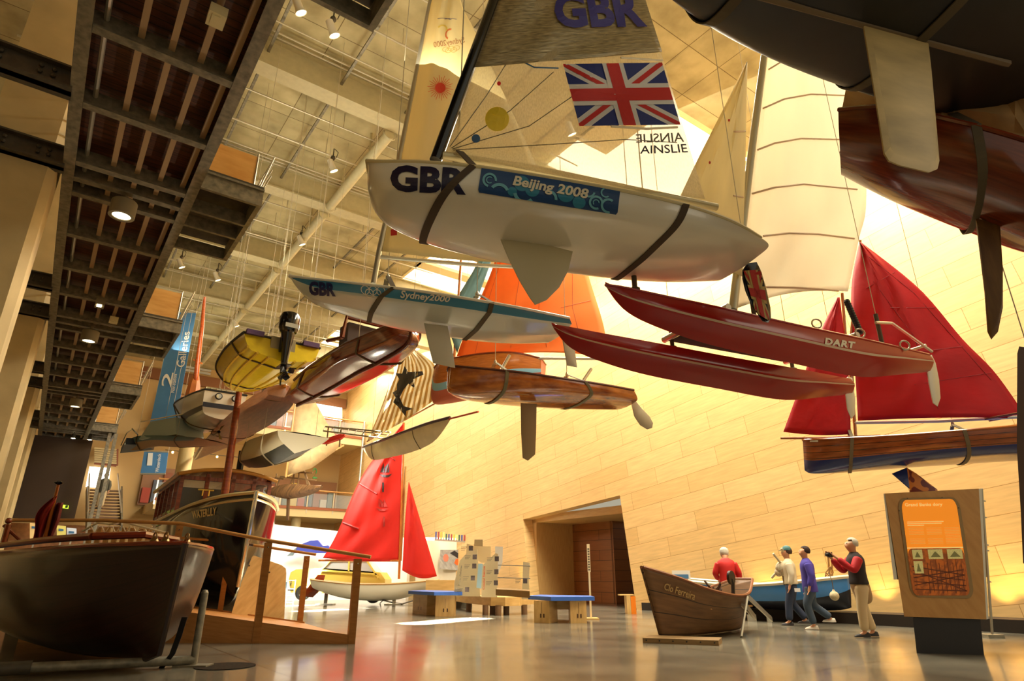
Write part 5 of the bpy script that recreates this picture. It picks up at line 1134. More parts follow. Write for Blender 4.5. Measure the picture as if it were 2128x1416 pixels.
# slatted gangway with rope beside the launch
gw = thing('slatted_gangway', 'low slatted timber fence with white rope between the launch and the steam launch', 'fence', P(240, 1118, 15))
for k in range(9):
    x = 178+k*17.5; w = MB(); yt = 1101-9*math.sin(min(1, k/3)*PI/2)+ (k*1.2); b_ = P(x, 1125, 15-.15*k); b_ = Vector((b_.x, b_.y, .9)); w.box(b_, R*.11, Vector((0, .04, 0)), Z*(zat(b_, yt)-.9)); w.build('slat', oak, gw)
w = MB(); w.tube([P(172, 1104, 15), P(205, 1086, 14.6), P(228, 1090, 14.5), P(250, 1083, 14.2), P(275, 1090, 13.9), P(345, 1108, 13.5)], .025, 6)
for k in range(6): w.tube([P(190+k*22, 1095, 14.4-.1*k), P(196+k*22, 1108, 14.4-.1*k), P(206+k*22, 1094, 14.4-.1*k)], .014, 5)
w.build('rope', mat('rope_white', (226, 212, 180), .8), gw)
w = MB(); w.box(Vector((P(170, 1130, 15).x-.1, P(170, 1130, 15).y, 0)), R*2.0, Vector((0, -1.6, 0)), Z*.9); w.build('platform', dsteel, gw)
# ================================================================== red-sailed dinghy
m0 = P(912, 1206, 24.6)
Mi = axboat('red_sailed_dinghy', 'small white pram dinghy with red MIMI sails on two metal stands', m0, Vector((-1, -.06, 0)), 4.85)
dw = mat('dinghy_cream', (232, 226, 204), .35)
shell(Mi, [(0, .0, .25, -.25, .18), (.7, -.06, .9, -.52, .45), (1.8, -.14, 1.8, -.72, .68), (3.2, -.14, 3.2, -.7, .72), (4.2, -.06, 4.2, -.5, .66), (4.85, 0.02, 4.75, -.3, .55)], SEC_V, SEC_ROUND, 24, [dw], solid=.03)
Mi.rim('gunwale', oak, .035)
msl = mat('bright_red_sail', (226, 44, 28), .6, transl=.4, noise=.06, nscale=2, bump=.2)
Mi.patch('mainsail', [(838, 880), (755, 985), (700, 1110), (671, 1160)], [(839, 880), (838, 970), (835, 1070), (830, 1166)], msl, camber=.25, nu=18, nv=22, foot=4, wr=.02)
msb = Mi.sb; rr_ = mat('sail_black', (40, 22, 22), .6); rf = mat('sail_dim_red', (160, 34, 26), .6)
def qd(x0, y0, x1, y1, sk=0): return [(x0+sk, y0), (x1+sk, y0), (x1, y1), (x0, y1)]
emb = [[(0, .28), (.35, .2), (.65, .2), (1, .28), (.75, .05), (.3, .05)], [(.1, .36), (.38, 1), (.4, .36)], [(.44, .36), (.44, .7), (.76, 1), (.56, .36)], [(.62, .36), (.8, 1), (.78, .36)]]
decal('emblem', polys2d(emb), qd(787, 962, 815, 994), msb, rr_, Mi.root, .03); decal('lettering', polys2d([[(0, 0), (1, 0), (1, 1), (0, 1)]]), qd(794, 1003, 798, 1023), msb, rr_, Mi.root, .03)
decal('faint_emblem', polys2d([[(1-x, y) for x, y in p] for p in emb]), qd(781, 1036, 808, 1064), msb, rf, Mi.root, .03); decal('lettering', polys2d([[(0, 0), (1, 0), (1, 1), (0, 1)]]), qd(796, 1074, 800, 1095), msb, rf, Mi.root, .03)
plines(Mi, 'batten_pocket', [[(792, 938), (822, 957)], [(748, 1006), (783, 1027)], [(706, 1084), (745, 1099)]], rf, .035, bvh=msb)
Mi.patch('jib', [(849, 1003), (842, 1080), (836, 1186)], [(850, 1002), (876, 1090), (908, 1198)], msl, camber=.2, nu=12, nv=18, foot=10, y=.05)
Mi.spar('mast', [(829, 1204), (834, 1080), (839, 879)], .05, varn); Mi.spar('gaff', [(843, 970), (838, 1060), (833, 1166)], .04, oak, y=-.05); Mi.spar('boom', [(662, 1165), (833, 1166)], .04, varn)
Mi.foil('rudder', [(660, 1195), (676, 1196), (668, 1225), (650, 1242), (625, 1240), (645, 1215)], .04, mahog)
for px in (688, 827):
    st = thing('dinghy_stand', 'slim metal stand under the red-sailed dinghy, %s' % ('left one below the boom end' if px < 700 else 'right one below the mast'), 'stand', PZ(px-2, 1256, 0))
    b_ = PZ(px-2, 1256, 0)-Vector((0, .75 if px > 700 else .7, 0)); w = MB(); w.beam(b_, b_+Z*(zat(b_, 1212)), .14, .05, up=Vector((0, 1, 0))); w.build('upright', chrome, st)
    w = MB(); w.cbox(b_+Z*.02, R*.7, Vector((0, .5, 0)), Z*.04); w.build('base', alu, st)
cb = MB(); cb.tube([PZ(790, 1254, .03), PZ(796, 1248, .25), PZ(812, 1252, .05), PZ(835, 1256, .04), PZ(862, 1248, .1)], .03, 6); tag(cb.build('floor_cable', black, smooth=True), 'black cable looping on the floor under the red-sailed dinghy', 'cable')
# ================================================================== dory
dd = Vector((.9, .9, 0)).normalized(); dp = PZ(1372, 1322, .06)
Do = axboat('wooden_dory', 'weathered brown plank dory lettered Clo Ferreira on a low block, right of centre', dp-dd*.42, dd, 3.9)
dm = wood('dory_brown', (124, 88, 50), (96, 66, 36), .55, sc=(1, 8, 1), planks=.26, pd=.012); dz_ = .0
dfar = mat('dory_pale', (190, 172, 130), .6)
SEC_DORY = [(0, 0), (.36, .0), (.52, .25), (.68, .5), (.84, .75), (1, 1)]
shell(Do, [(0, 1.16, .42, 0, .02), (.6, .98, .8, 0, .36), (1.2, .78, 1.2, 0, .62), (2.0, .66, 2.0, 0, .74), (2.8, .68, 2.7, .0, .62), (3.5, .84, 3.2, 0, .38), (3.9, .95, 3.35, .02, .22)], SEC_DORY, SEC_DORY, 24, [dm], solid=.04)
Do.rim('gunwale', wood('dory_gunwale', (140, 84, 46), (110, 62, 32), .5), .03)
w = MB(); 
for x in (1.2, 1.8, 2.4, 3.0):
    for s0 in (1, -1): w.tube([Do.W(x, s0*.2, .05), Do.W(x, s0*.42, .58)], .03, 5)
w.build('frame', oak, Do.root)
for x in (1.4, 2.2, 2.9): w = MB(); w.box(Do.W(x, .52, .42), Do.X*.22, -Do.Y*1.04, Z*.03); w.build('thwart', oak, Do.root)
w = MB(); q = Do.W(2.4, .1, .55)
for k in range(7): 
    w.tube([q+Vector((math.cos(k)*.1, math.sin(k*2)*.2, -.1)), q+Vector((math.sin(k*1.7)*.18, math.cos(k)*.2, .18+.03*k)), q+Vector((math.cos(k*2.2)*.2, .1, -.05))], .022, 5)
w.build('anchor_gear', mat('rusty_iron', (66, 40, 26), .7), Do.root)
w = MB(); q = Do.W(1.95, .72, .66); w.tube([q, q+Z*.22+R*.02, q+Z*.3], .035, 6); w.lathe(q+Z*.32-Do.Y*.03, Do.Y, [(0, .02), (0, .13), (.05, .13), (.05, .0)], 16); w.build('bailer_scoop', mat('dark_iron', (40, 30, 22), .5), Do.root, smooth=True)
decal('lettering', text2d('Clo Ferreira', .01, shear=.1), [(1382, 1212), (1446, 1232), (1443, 1248), (1380, 1226)], Do.bvh, mat('faded_gilt', (190, 160, 100), .6), Do.hullo, .05)
pb = thing('display_plinth_board', 'low pale timber block with bolt holes under the dory', 'base board', PZ(1415, 1334, 0))
w = MB(); k0, k1 = PZ(1336, 1337, 0), PZ(1494, 1343, 0); ed = (k1-k0); w.box(k0, ed, Vector((-ed.y, ed.x, 0)).normalized()*.6, Z*.08); w.build('board', wood('block_timber', (150, 120, 76), (126, 98, 58), .5), pb)
for k in range(6): w = MB(); w.ball(k0+ed*(.05+.18*k)+Z*.045, .014, 8); w.build('bolt_hole', black, pb)
# ================================================================== blue boat by the wall
bb = P(1763, 1199, 15.3)
Bu = axboat('blue_rowing_boat', 'bright blue wooden boat with cream rim and black bottom beside the timber wall', bb, A*.97-R*.22, 5.0)
bl_ = mat('boat_blue', (58, 128, 196), .3, coat=.3); navyb = mat('boat_black_bottom', (22, 24, 34), .4)
shell(Bu, [(0, .0, .06, -.68, .03), (.3, -.04, .3, -.74, .36), (1.0, -.12, 1.0, -.78, .7), (2.1, -.2, 2.1, -.78, .82), (3.2, -.18, 3.2, -.74, .76), (5.0, -.04, 4.8, -.55, .42)], SEC_V, SEC_ROUND, 26, [navyb, bl_], rowmat=lambda f, s: 0 if f < .6 else 1)
Bu.rim('gunwale', mat('boat_cream', (226, 214, 178), .4), .05)
w = MB(); G = Bu.G
w.grid([[r[0].lerp(r[-1], .05)-Z*.03, r[0].lerp(r[-1], .5)-Z*.0, r[-1].lerp(r[0], .05)-Z*.03] for r in G[:7]]); w.build('foredeck', MC['boat_cream'], Bu.root)
w = MB(); w.grid([[r[-1].lerp((r[0]+r[-1])/2, .03)-Z*.02, r[-1].lerp((r[0]+r[-1])/2, .12)-Z*.2] for r in G[6:]]); w.grid([[r[0].lerp((r[0]+r[-1])/2, .03)-Z*.02, r[0].lerp((r[0]+r[-1])/2, .12)-Z*.2] for r in G[6:]]); w.build('lining', MC['boat_cream'], Bu.root)
w = MB(); q = P(1733, 1223, 13.3)
f_ = thing('rope_fender', 'round cream rope fender hanging on the blue boat bow', 'fender', P(1733, 1239, 14.6))
w = MB(); c0 = P(1734, 1239, 14.6); w.ball(c0, .105, 16); w.lathe(c0+Z*.08, Z, [(0, .05), (.06, .02)], 8); w.build('ball', mat('rope_ball', (206, 190, 150), .8, noise=.2, nscale=40), f_, smooth=True)
w = MB(); w.tube([c0+Z*.1, c0+Z*.35, c0+Z*.5+Vector((.02, .15, 0))], .01, 5); w.build('lanyard', mat('rope_grey', (92, 76, 52)), f_)
mc = thing('furled_mast_bundle', 'short stubby mast with tied ropes standing in the blue boat bow', 'mast', P(1723, 1205, 15.6))
w = MB()
for dx_ in (-.03, .03): w.tube([P(1727, 1206, 15.6)+R*dx_, P(1725, 1156, 15.6)+R*dx_*1.5], .025, 8)
w.build('spar', oak, mc)
w = MB()
for k in range(8): a_ = k*.8; w.tube([P(1726, 1178, 15.5)+R*.02*math.cos(a_), P(1724+8*math.sin(a_*2), 1190, 15.5), P(1720+9*math.sin(a_), 1204, 15.5)], .012, 5)
w.build('rope', mat('rope_tan', (150, 112, 66), .8), mc)
sk = thing('rigging_bundle', 'white sail bundle with brown stick and poles standing in the blue boat amidships', 'sail bundle', P(1627, 1205, 15))
w = MB(); w.ball(P(1626, 1182, 15), .17, 12, sc=(1, .7, 1)); w.ball(P(1618, 1190, 15), .1, 10); w.ball(P(1636, 1186, 15), .1, 10); w.build('canvas', mat('canvas_white', (226, 212, 176), .8, noise=.25, nscale=20), sk, smooth=True)
w = MB(); w.tube([P(1625, 1185, 15), P(1630, 1216, 15)], .02, 6); w.build('stick', mat('dark_post', (96, 70, 44)), sk)
for p_, q_ in (((1622, 1170), (1607, 1151)), ((1634, 1160), (1624, 1140)), ((1612, 1192), (1603, 1202))): w = MB(); w.tube([P(*p_, 15), P(*q_, 15)], .028, 6); w.build('pole', mat('pole_pale', (200, 186, 150), .5), sk)
sg = thing('label_card', 'small white and blue label card standing beyond the dory sheer', 'sign', P(1416, 1198, 16)); w = MB(); w.box(P(1398, 1205, 16), R*.46, Vector((0, .02, 0)), Z*.22); w.build('card', bwh, sg); w = MB(); w.box(P(1402, 1203, 15.98), R*.36, Vector((0, .01, 0)), Z*.1); w.build('picture', bblue, sg)
w = MB(); w.beam(P(1416, 1204, 16), Vector((P(1416, 1204, 16).x, P(1416, 1204, 16).y, 0)), .04, .04, up=R); w.build('post', alu, sg)
pt = MB(); a0_ = PZ(1520, 1282, 0).dot(A); pt.box(H(-9, 16.2, 0), A*(a0_+9), B*.9, Z*.25); tag(pt.build('display_platform', mat('dark_plinth', (34, 26, 20))), 'long low black platform running along the timber wall under the blue boat', 'platform')
# metal A-frame trestle
ts = thing('metal_trestle', 'bright galvanised folding trestle between the dory and the blue boat', 'trestle', PZ(1545, 1325, 0))
gm = mat('bright_galv', (196, 190, 170), .3, metal=.7)
for l in ([(1553, 1242, 12.2), (1540, 1325, 11.6)], [(1556, 1242, 12.3), (1604, 1288, 14.2)], [(1553, 1262, 12.2), (1570, 1284, 13.4)], [(1540, 1255, 12.4), (1566, 1282, 13.4)]):
    w = MB(); w.beam(P(*l[0]), P(*l[1]), .1, .03, up=R); w.build('leg', gm, ts)
for px, py in ((1604, 1294), (1563, 1292)): w = MB(); q = PZ(px, py, 0); w.box(q-R*.1, R*(.1 if px > 1600 else .22), Vector((0, .05, 0)), Z*.16); w.build('foot', gm, ts)
# ================================================================== displays on the floor
def pz(x, y): return PZ(x, y, 0)
# information kiosk
K = thing('information_kiosk', 'tapered timber kiosk with orange Grand Banks dory panel on a black base', 'kiosk', pz(1975, 1362))
kf = pz(1905, 1358); kr = pz(2043, 1362); kd = (kr-kf).normalized(); kn = Vector((-kd.y, kd.x, 0));
if kn.dot(kf-C) < 0: kn = -kn
dep = Vector((.55, .83, 0))*.55
def kp(x, y, o=0): return PPL(x, y, kf-kn*o, kn)
w = MB(); w.prism([kp(1897, 1284), kp(2037, 1286), kp(2045, 1362), kp(1905, 1358)], dep); w.build('base', mat('kiosk_black', (30, 22, 18), .4), K)
kply = wood('kiosk_ply', (200, 150, 84), (184, 132, 68), .4, sc=(1.2, 5, 1))
w = MB(); w.prism([kp(1839, 1026, .06), kp(2034, 1016, .06), kp(2050, 1288, .06), kp(1879, 1282, .06)], dep+kn*.06); w.build('body', kply, K)
w = MB(); w.prism([kp(2034, 1016, .06), kp(2040, 1018, .06), kp(2054, 1287, .06), kp(2050, 1288, .06)], dep*.9); w.prism([kp(1836, 1027, .05), kp(1839, 1026, .05), kp(1865, 1205, .05), kp(1857, 1205, .05)], dep*.5); w.build('edge_strip', mat('white_edge', (224, 218, 200), .4), K)
def rrect(x0, y0, x1, y1, r, n=5):
    o = []
    for cx, cy, a0 in ((x1-r, y1-r, 0), (x0+r, y1-r, PI/2), (x0+r, y0+r, PI), (x1-r, y0+r, 1.5*PI)): o += [(cx+r*math.cos(a0+k*PI/2/n), cy+r*math.sin(a0+k*PI/2/n)) for k in range(n+1)]
    return o
kpl = (kf-kn*.065, kn); kq = [(1864, 1036), (1992, 1033), (2026, 1245), (1893, 1241)]
decal('panel_frame', polys2d([rrect(0, 0, 1, 1, .12)]), kq, kpl, mat('frame_taupe', (150, 122, 74), .5), K, .005)
iq = [(1872, 1040), (1986, 1037), (2017, 1238), (1898, 1238)]
decal('orange_panel', polys2d([rrect(0, 0, 1, 1, .1)]), iq, kpl, mat('panel_orange', (242, 140, 28), .35, emit=.45), K, .01, label='backlit orange panel')
dk = mat('panel_brown_print', (196, 100, 26), .4, emit=.12, col2=(120, 54, 16), nscale=5, thr=(.44, .56), detail=5)
decal('harbour_photo', polys2d([rrect(0, 0, 1, .49, .08)]), iq, kpl, dk, K, .014)
w = []
for k in range(9): x = .3+.075*k; w.append([(x, .02+.03*(k % 3)), (x+.012, .02), (x+.03-.02*(k % 2), .34+.04*(k % 3)), (x+.02-.02*(k % 2), .34)])
for k in range(7): w.append([(.05, .06+.04*k), (.95, .04+.055*((k*3) % 5)), (.95, .052+.055*((k*3) % 5)), (.05, .07+.04*k)])
for q_ in w: decal('mast_print', polys2d([q_]), iq, kpl, mat('print_dark', (110, 50, 14), .5), K, .017)
lk = mat('print_pale', (250, 226, 140), .4, emit=.3)
decal('rule_line', polys2d([[(0, .492), (1, .492), (1, .502), (0, .502)]]), iq, kpl, lk, K, .018)
for x0_, y0_, x1_, y1_ in ((.08, .38, .26, .48), (.36, .38, .62, .48), (.7, .38, .97, .48), (.08, .23, .24, .36)):
    decal('photo', polys2d([[(x0_, y0_), (x1_, y0_), (x1_, y1_), (x0_, y1_)]]), iq, kpl, mat('photo_pale', (226, 210, 130), .4, emit=.15, col2=(190, 176, 110), nscale=9), K, .02)
    decal('photo_subject', polys2d([[(x0_+.04, y0_+.02), (x1_-.04, y0_+.02), ((x0_+x1_)/2, y1_-.02)]]), iq, kpl, mat('photo_grey', (150, 146, 90), .5), K, .022)
decal('lettering', text2d('Grand Banks dory', .02), [(1880, 1046), (1958, 1045), (1959, 1054), (1881, 1055)], kpl, lk, K, .02)
for j in range(3): decal('text_line', polys2d([[(.06, .765-.018*j), (.06+(.66, .62, .3)[j], .765-.018*j), (.06+(.66, .62, .3)[j], .773-.018*j), (.06, .773-.018*j)]]), iq, kpl, lk, K, .018)
for c_ in range(3):
    for j in range(11):
        if j in (5, 6) and c_ < 2: continue
        x = .07+.32*c_; yy = .70-.016*j; decal('text_line', polys2d([[(x, yy), (x+.27, yy), (x+.27, yy+.006), (x, yy+.006)]]), iq, kpl, mat('print_mid', (250, 196, 90), .4, emit=.2), K, .018)
for x, y in ((1886, 1036), (1958, 1034), (1992, 1056), (1869, 1062)): w = MB(); w.ball(kp(x, y, .08), .008, 6); w.build('screw', dsteel, K)
# metal-framed stand behind it
kb = thing('display_lectern', 'slim white metal-framed display behind the kiosk right side', 'display stand', pz(2052, 1330))
w = MB()
for (x, y), (x2, y2) in (((2040, 1016), (2062, 1330)), ((2034, 1060), (2048, 1225))): w.tube([P(x, y, 10), P(x2, y2 if y2 < 1300 else 1318, 10)], .02, 6)
for y in (1041, 1075, 1132, 1144, 1209): w.tube([P(2034+.1*(y-1016), y, 10), P(2046+.07*(y-1016), y+1, 10)], .012, 5)
w.build('frame', alu, kb)
w = MB(); w.prism([P(2039, 1020, 10.02), P(2043, 1090, 10.02), P(2056, 1195, 10.02), P(2050, 1200, 10.02), P(2040, 1100, 10.02)], Vector((.02, .1, 0))); w.build('panel', mat('frame_taupe', (150, 122, 74)), kb)
w = MB(); q = pz(2060, 1326); w.cbox(q+Z*.03, R*.3, Vector((0, .3, 0)), Z*.06); w.build('foot', steel, kb)
# blue-topped benches
bluet = mat('bench_blue', (56, 104, 196), .5)
def bench(front, ytop, dvec, lab, legs):
    fp = [pz(x, y) for x, y in front]; zt_ = zat(fp[1], ytop); t = thing('bench', lab, 'bench', fp[1])
    pts = [p+Z*zt_ for p in fp]+[fp[-1]+Z*zt_+dvec-R*.1, fp[0]+Z*zt_+dvec+R*.25]; w = MB(); w.prism(pts, -Z*.09); w.build('seat_top', bluet, t)
    for (x0, y0), (x1, y1), wd in legs:
        p0, p1 = pz(x0, y0), pz(x1, y1); d = (p1-p0); n = Vector((-d.y, d.x, 0)).normalized(); n = n if n.y > 0 else -n
        w = MB(); w.box(p0, d, n*wd, Z*(zt_-.09)); o = w.build('leg', ply, t)
        for k in (.4, .6): w = MB(); w.box(p0+d*k-n*.004+Z*.12, d.normalized()*.035, n*.003, Z*.09); w.build('slot', mat('slot_dark', (80, 50, 26), .6), o)
        w = MB(); w.box(p0+d*.5-n*.004+Z*.22, d.normalized()*.008, n*.003, Z*.25); w.build('slot', MC['slot_dark'], o)
    a_, b_ = pz(*legs[0][0]), pz(*legs[1][1]); w = MB(); w.beam(a_.lerp(b_, .1)+dvec*.4+Z*(zt_-.2), a_.lerp(b_, .9)+dvec*.4+Z*(zt_-.2), .04, .22); w.build('stretcher', ply, t)
bench([(846, 1276), (900, 1283), (959, 1282)], 1231, Vector((.1, 1.1, 0)), 'left blue-topped plywood bench beside the red-sailed dinghy', [((857, 1275), (886, 1279), .7), ((904, 1282), (944, 1282), .5)])
bench([(1098, 1291), (1146, 1297), (1238, 1296)], 1241, Vector((.1, 1.0, 0)), 'right blue-topped plywood bench in front of the doorway', [((1110, 1295), (1142, 1296), .55), ((1186, 1296), (1220, 1296), .55)])
# curved plywood exhibit with quiz panels
Q = thing('quiz_exhibit', 'low round plywood exhibit with angular text panels standing on dark legs', 'exhibit', pz(1030, 1280)); tq = 18.4
w = MB(); c0 = P(1030, 1243, tq); c0z = c0.z
fp = [pz(x, y) for x, y in ((944, 1266), (966, 1271), (990, 1275), (1020, 1279), (1050, 1280), (1080, 1279), (1110, 1274))]; zq = zat(fp[4], 1242); pts = [p+Z*zq for p in fp]+[p+Z*zq+Vector((0, 1.2, 0)) for p in reversed(fp)]
w.prism(pts, -Z*.24); w.build('base_ring', ply, Q)
for x, y in ((973, 1272), (1008, 1280), (1023, 1278), (1035, 1281), (1052, 1279), (1090, 1279)):
    b_ = pz(x, y); w = MB(); w.lathe(b_+Vector((0, .25, 0)), Z, [(0, .09), (zq-.22, .09)], 14); w.build('leg', mat('leg_brown', (110, 80, 52), .5), Q, smooth=True)
txt = mat('text_grey', (96, 84, 66), .6)
def qpanel(pts, t, m=None, extra=None):
    pts3 = [P(x, y, t) for x, y in pts]; zmin = min(p.z for p in pts3); w = MB(); w.prism(pts3, Vector((0, .05, 0))); return w.build('quiz_panel', m or mat('pale_ply', (226, 206, 160), .5), Q)
qpanel([(944, 1240), (944, 1212), (956, 1165), (975, 1145), (992, 1142), (998, 1240)], tq-.3)
qpanel([(969, 1150), (970, 1130), (985, 1135), (1020, 1136), (1020, 1170), (1000, 1170)], tq+.3)
qpanel([(985, 1135), (986, 1122), (1003, 1122), (1003, 1136)], tq+.2, mat('panel_taupe', (180, 160, 120), .5))
qpanel([(1000, 1242), (1003, 1175), (1030, 1150), (1035, 1152), (1033, 1242)], tq-.5)
qpanel([(1029, 1152), (1029, 1136), (1045, 1137), (1044, 1170), (1036, 1192), (1032, 1190)], tq+.1, mat('panel_white', (232, 232, 226), .5))
qpanel([(1084, 1246), (1087, 1168), (1101, 1170), (1098, 1246)], tq-.2)
qpanel([(990, 1222), (994, 1172), (1003, 1172), (1000, 1224)], tq-.6, mat('panel_sky', (170, 206, 222), .5))
for x, y in ((982, 1158), (981, 1177), (978, 1202), (966, 1226), (1028, 1162), (1027, 1189), (1026, 1212), (1087, 1208), (974, 1140)):
    w = MB(); w.box(P(x, y+5, tq-.6), R*.12, Vector((0, .012, 0)), Z*.13); w.build('photo_tile', mat('tile_dark', (86, 70, 66), .5, noise=.5, nscale=30), Q)
    for j in range(3): w = MB(); w.box(P(x-16, y-2+j*3.2, tq-.6), R*(.17-.03*j), Vector((0, .01, 0)), Z*.012); w.build('text_line', txt, Q)
w = MB(); 
for y0, y1 in ((1174, 1177), (1200, 1203)): w.tube([P(1008, y0, tq-.45), P(1102, y1, tq-.4)], .012, 5)
w.build('guard_wire', dsteel, Q)
n_ = Vector((0, -1, 0)); 
decal('lettering', text2d('Tower Galleries', .02), [(952, 1218), (957, 1176), (960, 1176), (956, 1219)], (P(950, 1200, tq-.4), n_), txt, Q, .02)
decal('lettering', text2d('Coastal Rescue', .03), [(1003, 1226), (1004, 1178), (1008, 1177), (1007, 1226)], (P(1005, 1200, tq-.6), n_), mat('text_orange', (200, 84, 40), .6), Q, .02)
w = MB(); w.prism([PZ(x, y, .95) for x, y in ((1030, 1225), (1101, 1229), (1101, 1226), (1034, 1222))], -Z*.05); w.build('shelf', ply, Q); w = MB(); w.prism([P(x, y, tq-.2) for x, y in ((1078, 1228), (1096, 1229), (1086, 1244))], Vector((0, .04, 0))); w.build('shelf_bracket', ply, Q)
# slim pole sign
ps = thing('pole_sign', 'slim pale pole sign on a flat square base in front of the doorway', 'sign', pz(1231, 1290)); b_ = pz(1229, 1288)
w = MB(); w.cbox(b_+Z*.02, R*.36, Vector((0, .5, 0)), Z*.04); w.build('base', ply, ps)
zt_ = zat(b_, 1131); w = MB(); w.box(b_-R*.03, R*.05, Vector((0, .03, 0)), Z*(zt_*.62)); w.box(b_-R*.045+Z*zt_*.62, R*.08, Vector((0, .03, 0)), Z*(zt_*.38)); w.build('post', mat('pale_ply', (226, 206, 160)), ps)
for k in range(9): w = MB(); w.box(b_-R*.03-Vector((0, .004, 0))+Z*(zt_*(.64+.035*k)), R*.05, Vector((0, .003, 0)), Z*.04); w.build('letter_mark', txt, ps)
# small orange stool at the doorway
so = thing('orange_stool', 'small plywood table with orange side at the right edge of the doorway', 'stool', pz(1312, 1277)); b_ = pz(1304, 1277)
w = MB(); w.box(b_+Z*.52-R*.2, R*.45, Vector((0, .4, 0)), Z*.03); w.build('top', ply, so)
w = MB(); w.box(b_, R*.12, Vector((0, .4, 0)), Z*.52); w.build('end_panel', ply, so); w = MB(); w.box(b_+R*.125, R*.15, Vector((0, .3, 0)), Z*.5); w.build('orange_side', mat('orange_paint', (240, 130, 20), .4), so)
# white display wall with helmet picture and letter row
D = thing('curved_display_stand', 'white curved display wall with helmet picture and lit top edge behind the red sails', 'display wall', pz(930, 1262)); td = 24.5
dwm = mat('display_white', (206, 196, 168), .5)

rows = []
for i in range(9):
    f = i/8; x = 862+f*124; p = pz(x, 1249-1.5*math.sin(f*PI)); zt_ = zat(p, 1122+4*f); rows.append([p, p+Z*zt_*.25, p+Z*zt_*.55, p+Z*zt_])
w = MB(); w.grid(rows); w.build('wall_panel', dwm, D, smooth=True, solid=.12)
w = MB(); w.tube([r[-1]+Z*.04 for r in rows], .09, 8); w.build('light_strip', mat('strip_glow', (255, 248, 226), .4, emit=2.0), D)
pm = (pz(930, 1247.5)-Vector((0, .35, 0)), n_); tl_ = tof(pz(930, 1249)+Z*3)
decal('picture', polys2d([[(0, 0), (1, 0), (1, 1), (0, 1)]]), [(915, 1143), (968, 1143), (966, 1187), (913, 1183)], pm, mat('picture_grey', (176, 170, 156), .4, noise=.25, nscale=5), D, .02)
decal('picture_dark', polys2d([[(0, .8), (.3, 1), (.8, .6), (1, 0), (.5, .4)]]), [(935, 1145), (966, 1145), (966, 1170), (935, 1170)], pm, mat('picture_black', (40, 36, 34), .4), D, .03)
decal('helmet', polys2d([[(0, .3), (.2, .9), (.7, 1), (1, .5), (.9, .2), (.3, 0)]]), [(944, 1161), (960, 1161), (960, 1175), (944, 1175)], pm, mat('helmet_orange', (230, 96, 30), .4), D, .04)
decal('red_badge', polys2d([circle2d(.5, .5, .5)]), [(921, 1152), (932, 1152), (932, 1168), (921, 1168)], pm, mat('badge_pale_red', (214, 120, 90), .4), D, .04)
w = MB(); q = P(930, 1240, 22.5); q.z = 0; w.box(q-R*.8, R*1.6, Vector((0, .8, 0)), Z*.95); w.build('counter', ply, D); w = MB(); w.box(q-R*.85-Vector((0, .03, 0)), R*1.7, Vector((0, .8, 0)), Z*.3); w.build('counter_plinth', dsteel, D)
lr = thing('cut_out_letters', 'row of small colourful cut-out letters on top of the white display wall', 'letters', P(944, 1122, tl_)); cols = [(70, 76, 130), (206, 170, 60), (60, 90, 70), (150, 60, 50), (226, 206, 120)]
for k in range(15):
    x = 904+k*5.4; q = P(x, 1120.5+k*.35, tl_); w = MB(); w.box(q, R*.075, Vector((0, .05, 0)), Z*(.34 if k < 4 else .27)); w.build('letter', mat('letter_%d' % (k % 5), cols[(k*3) % 5], .5), lr)
w = MB(); w.box(P(903, 1124, tl_), P(986, 1129, tl_)-P(903, 1124, tl_), Vector((0, .06, 0)), Z*.08); w.build('rail', alu, lr)
# white exhibition box, blue tent roof and yellow car
E = thing('white_exhibition_box', 'large glowing white exhibition box behind the ramp and the red sail', 'display wall', pz(690, 1245)); te = 30
bxm = mat('box_white', (250, 246, 236), .5)
q0, q1, q2 = P(566, 1090, te), P(700, 1104, te+1.5), P(850, 1119, te+3); w = MB()
def dn(p): return Vector((p.x, p.y, 0))
for a_, b_ in ((q0, q1), (q1, q2)): w.prism([dn(a_), dn(b_), b_, a_], Vector((.1, .25, 0)))
w.build('front', bxm, E)
w = MB(); ql = P(545, 1110, te+1.2); w.prism([dn(ql), dn(q0), q0, ql], Vector((.2, .2, 0))); w.build('side', mat('box_side_grey', (180, 178, 172), .5), E)
decal('lettering', text2d('welcome', .03), [(543, 1108), (564, 1106), (564, 1113), (543, 1115)], (P(554, 1110, te-.2), n_), mat('text_orange', (200, 84, 40)), E, .03)
w = MB(); w.prism([P(x, y, te-.6) for x, y in ((606, 1150), (620, 1134), (645, 1124), (660, 1123), (670, 1135), (682, 1134), (690, 1150))], Vector((0, .15, 0))); w.build('blue_shape', mat('shape_blue', (84, 96, 200), .5), E)
w = MB(); w.prism([P(x, y, te-.65) for x, y in ((596, 1156), (618, 1136), (608, 1155))], Vector((0, .1, 0))); w.build('grey_shape', mat('shape_grey', (150, 170, 176), .5), E)
car = thing('small_yellow_car', 'small pale yellow car parked behind the red-sailed dinghy', 'car', pz(720, 1250)); tc = 25.6
o_ = P(700, 1200, tc); cn = Vector((0, -1, 0)); cd = Vector((0, 1.5, 0))
def cp(x, y): return PPL(x, y, o_, cn)
yc = mat('car_yellow', (232, 208, 96), .25, coat=.5)
w = MB(); w.prism([cp(x, y) for x, y in ((604, 1232), (600, 1205), (604, 1190), (615, 1184), (668, 1181), (790, 1190), (800, 1205), (800, 1236))], cd); w.build('body', yc, car)
w = MB(); w.prism([cp(x, y) for x, y in ((668, 1183), (684, 1166), (690, 1164), (758, 1164), (766, 1168), (785, 1196))], cd*.92+Vector((0, 0, 0))); w.build('cabin_glass', mat('car_glass', (190, 196, 190), .1, coat=.3), car)
w = MB()
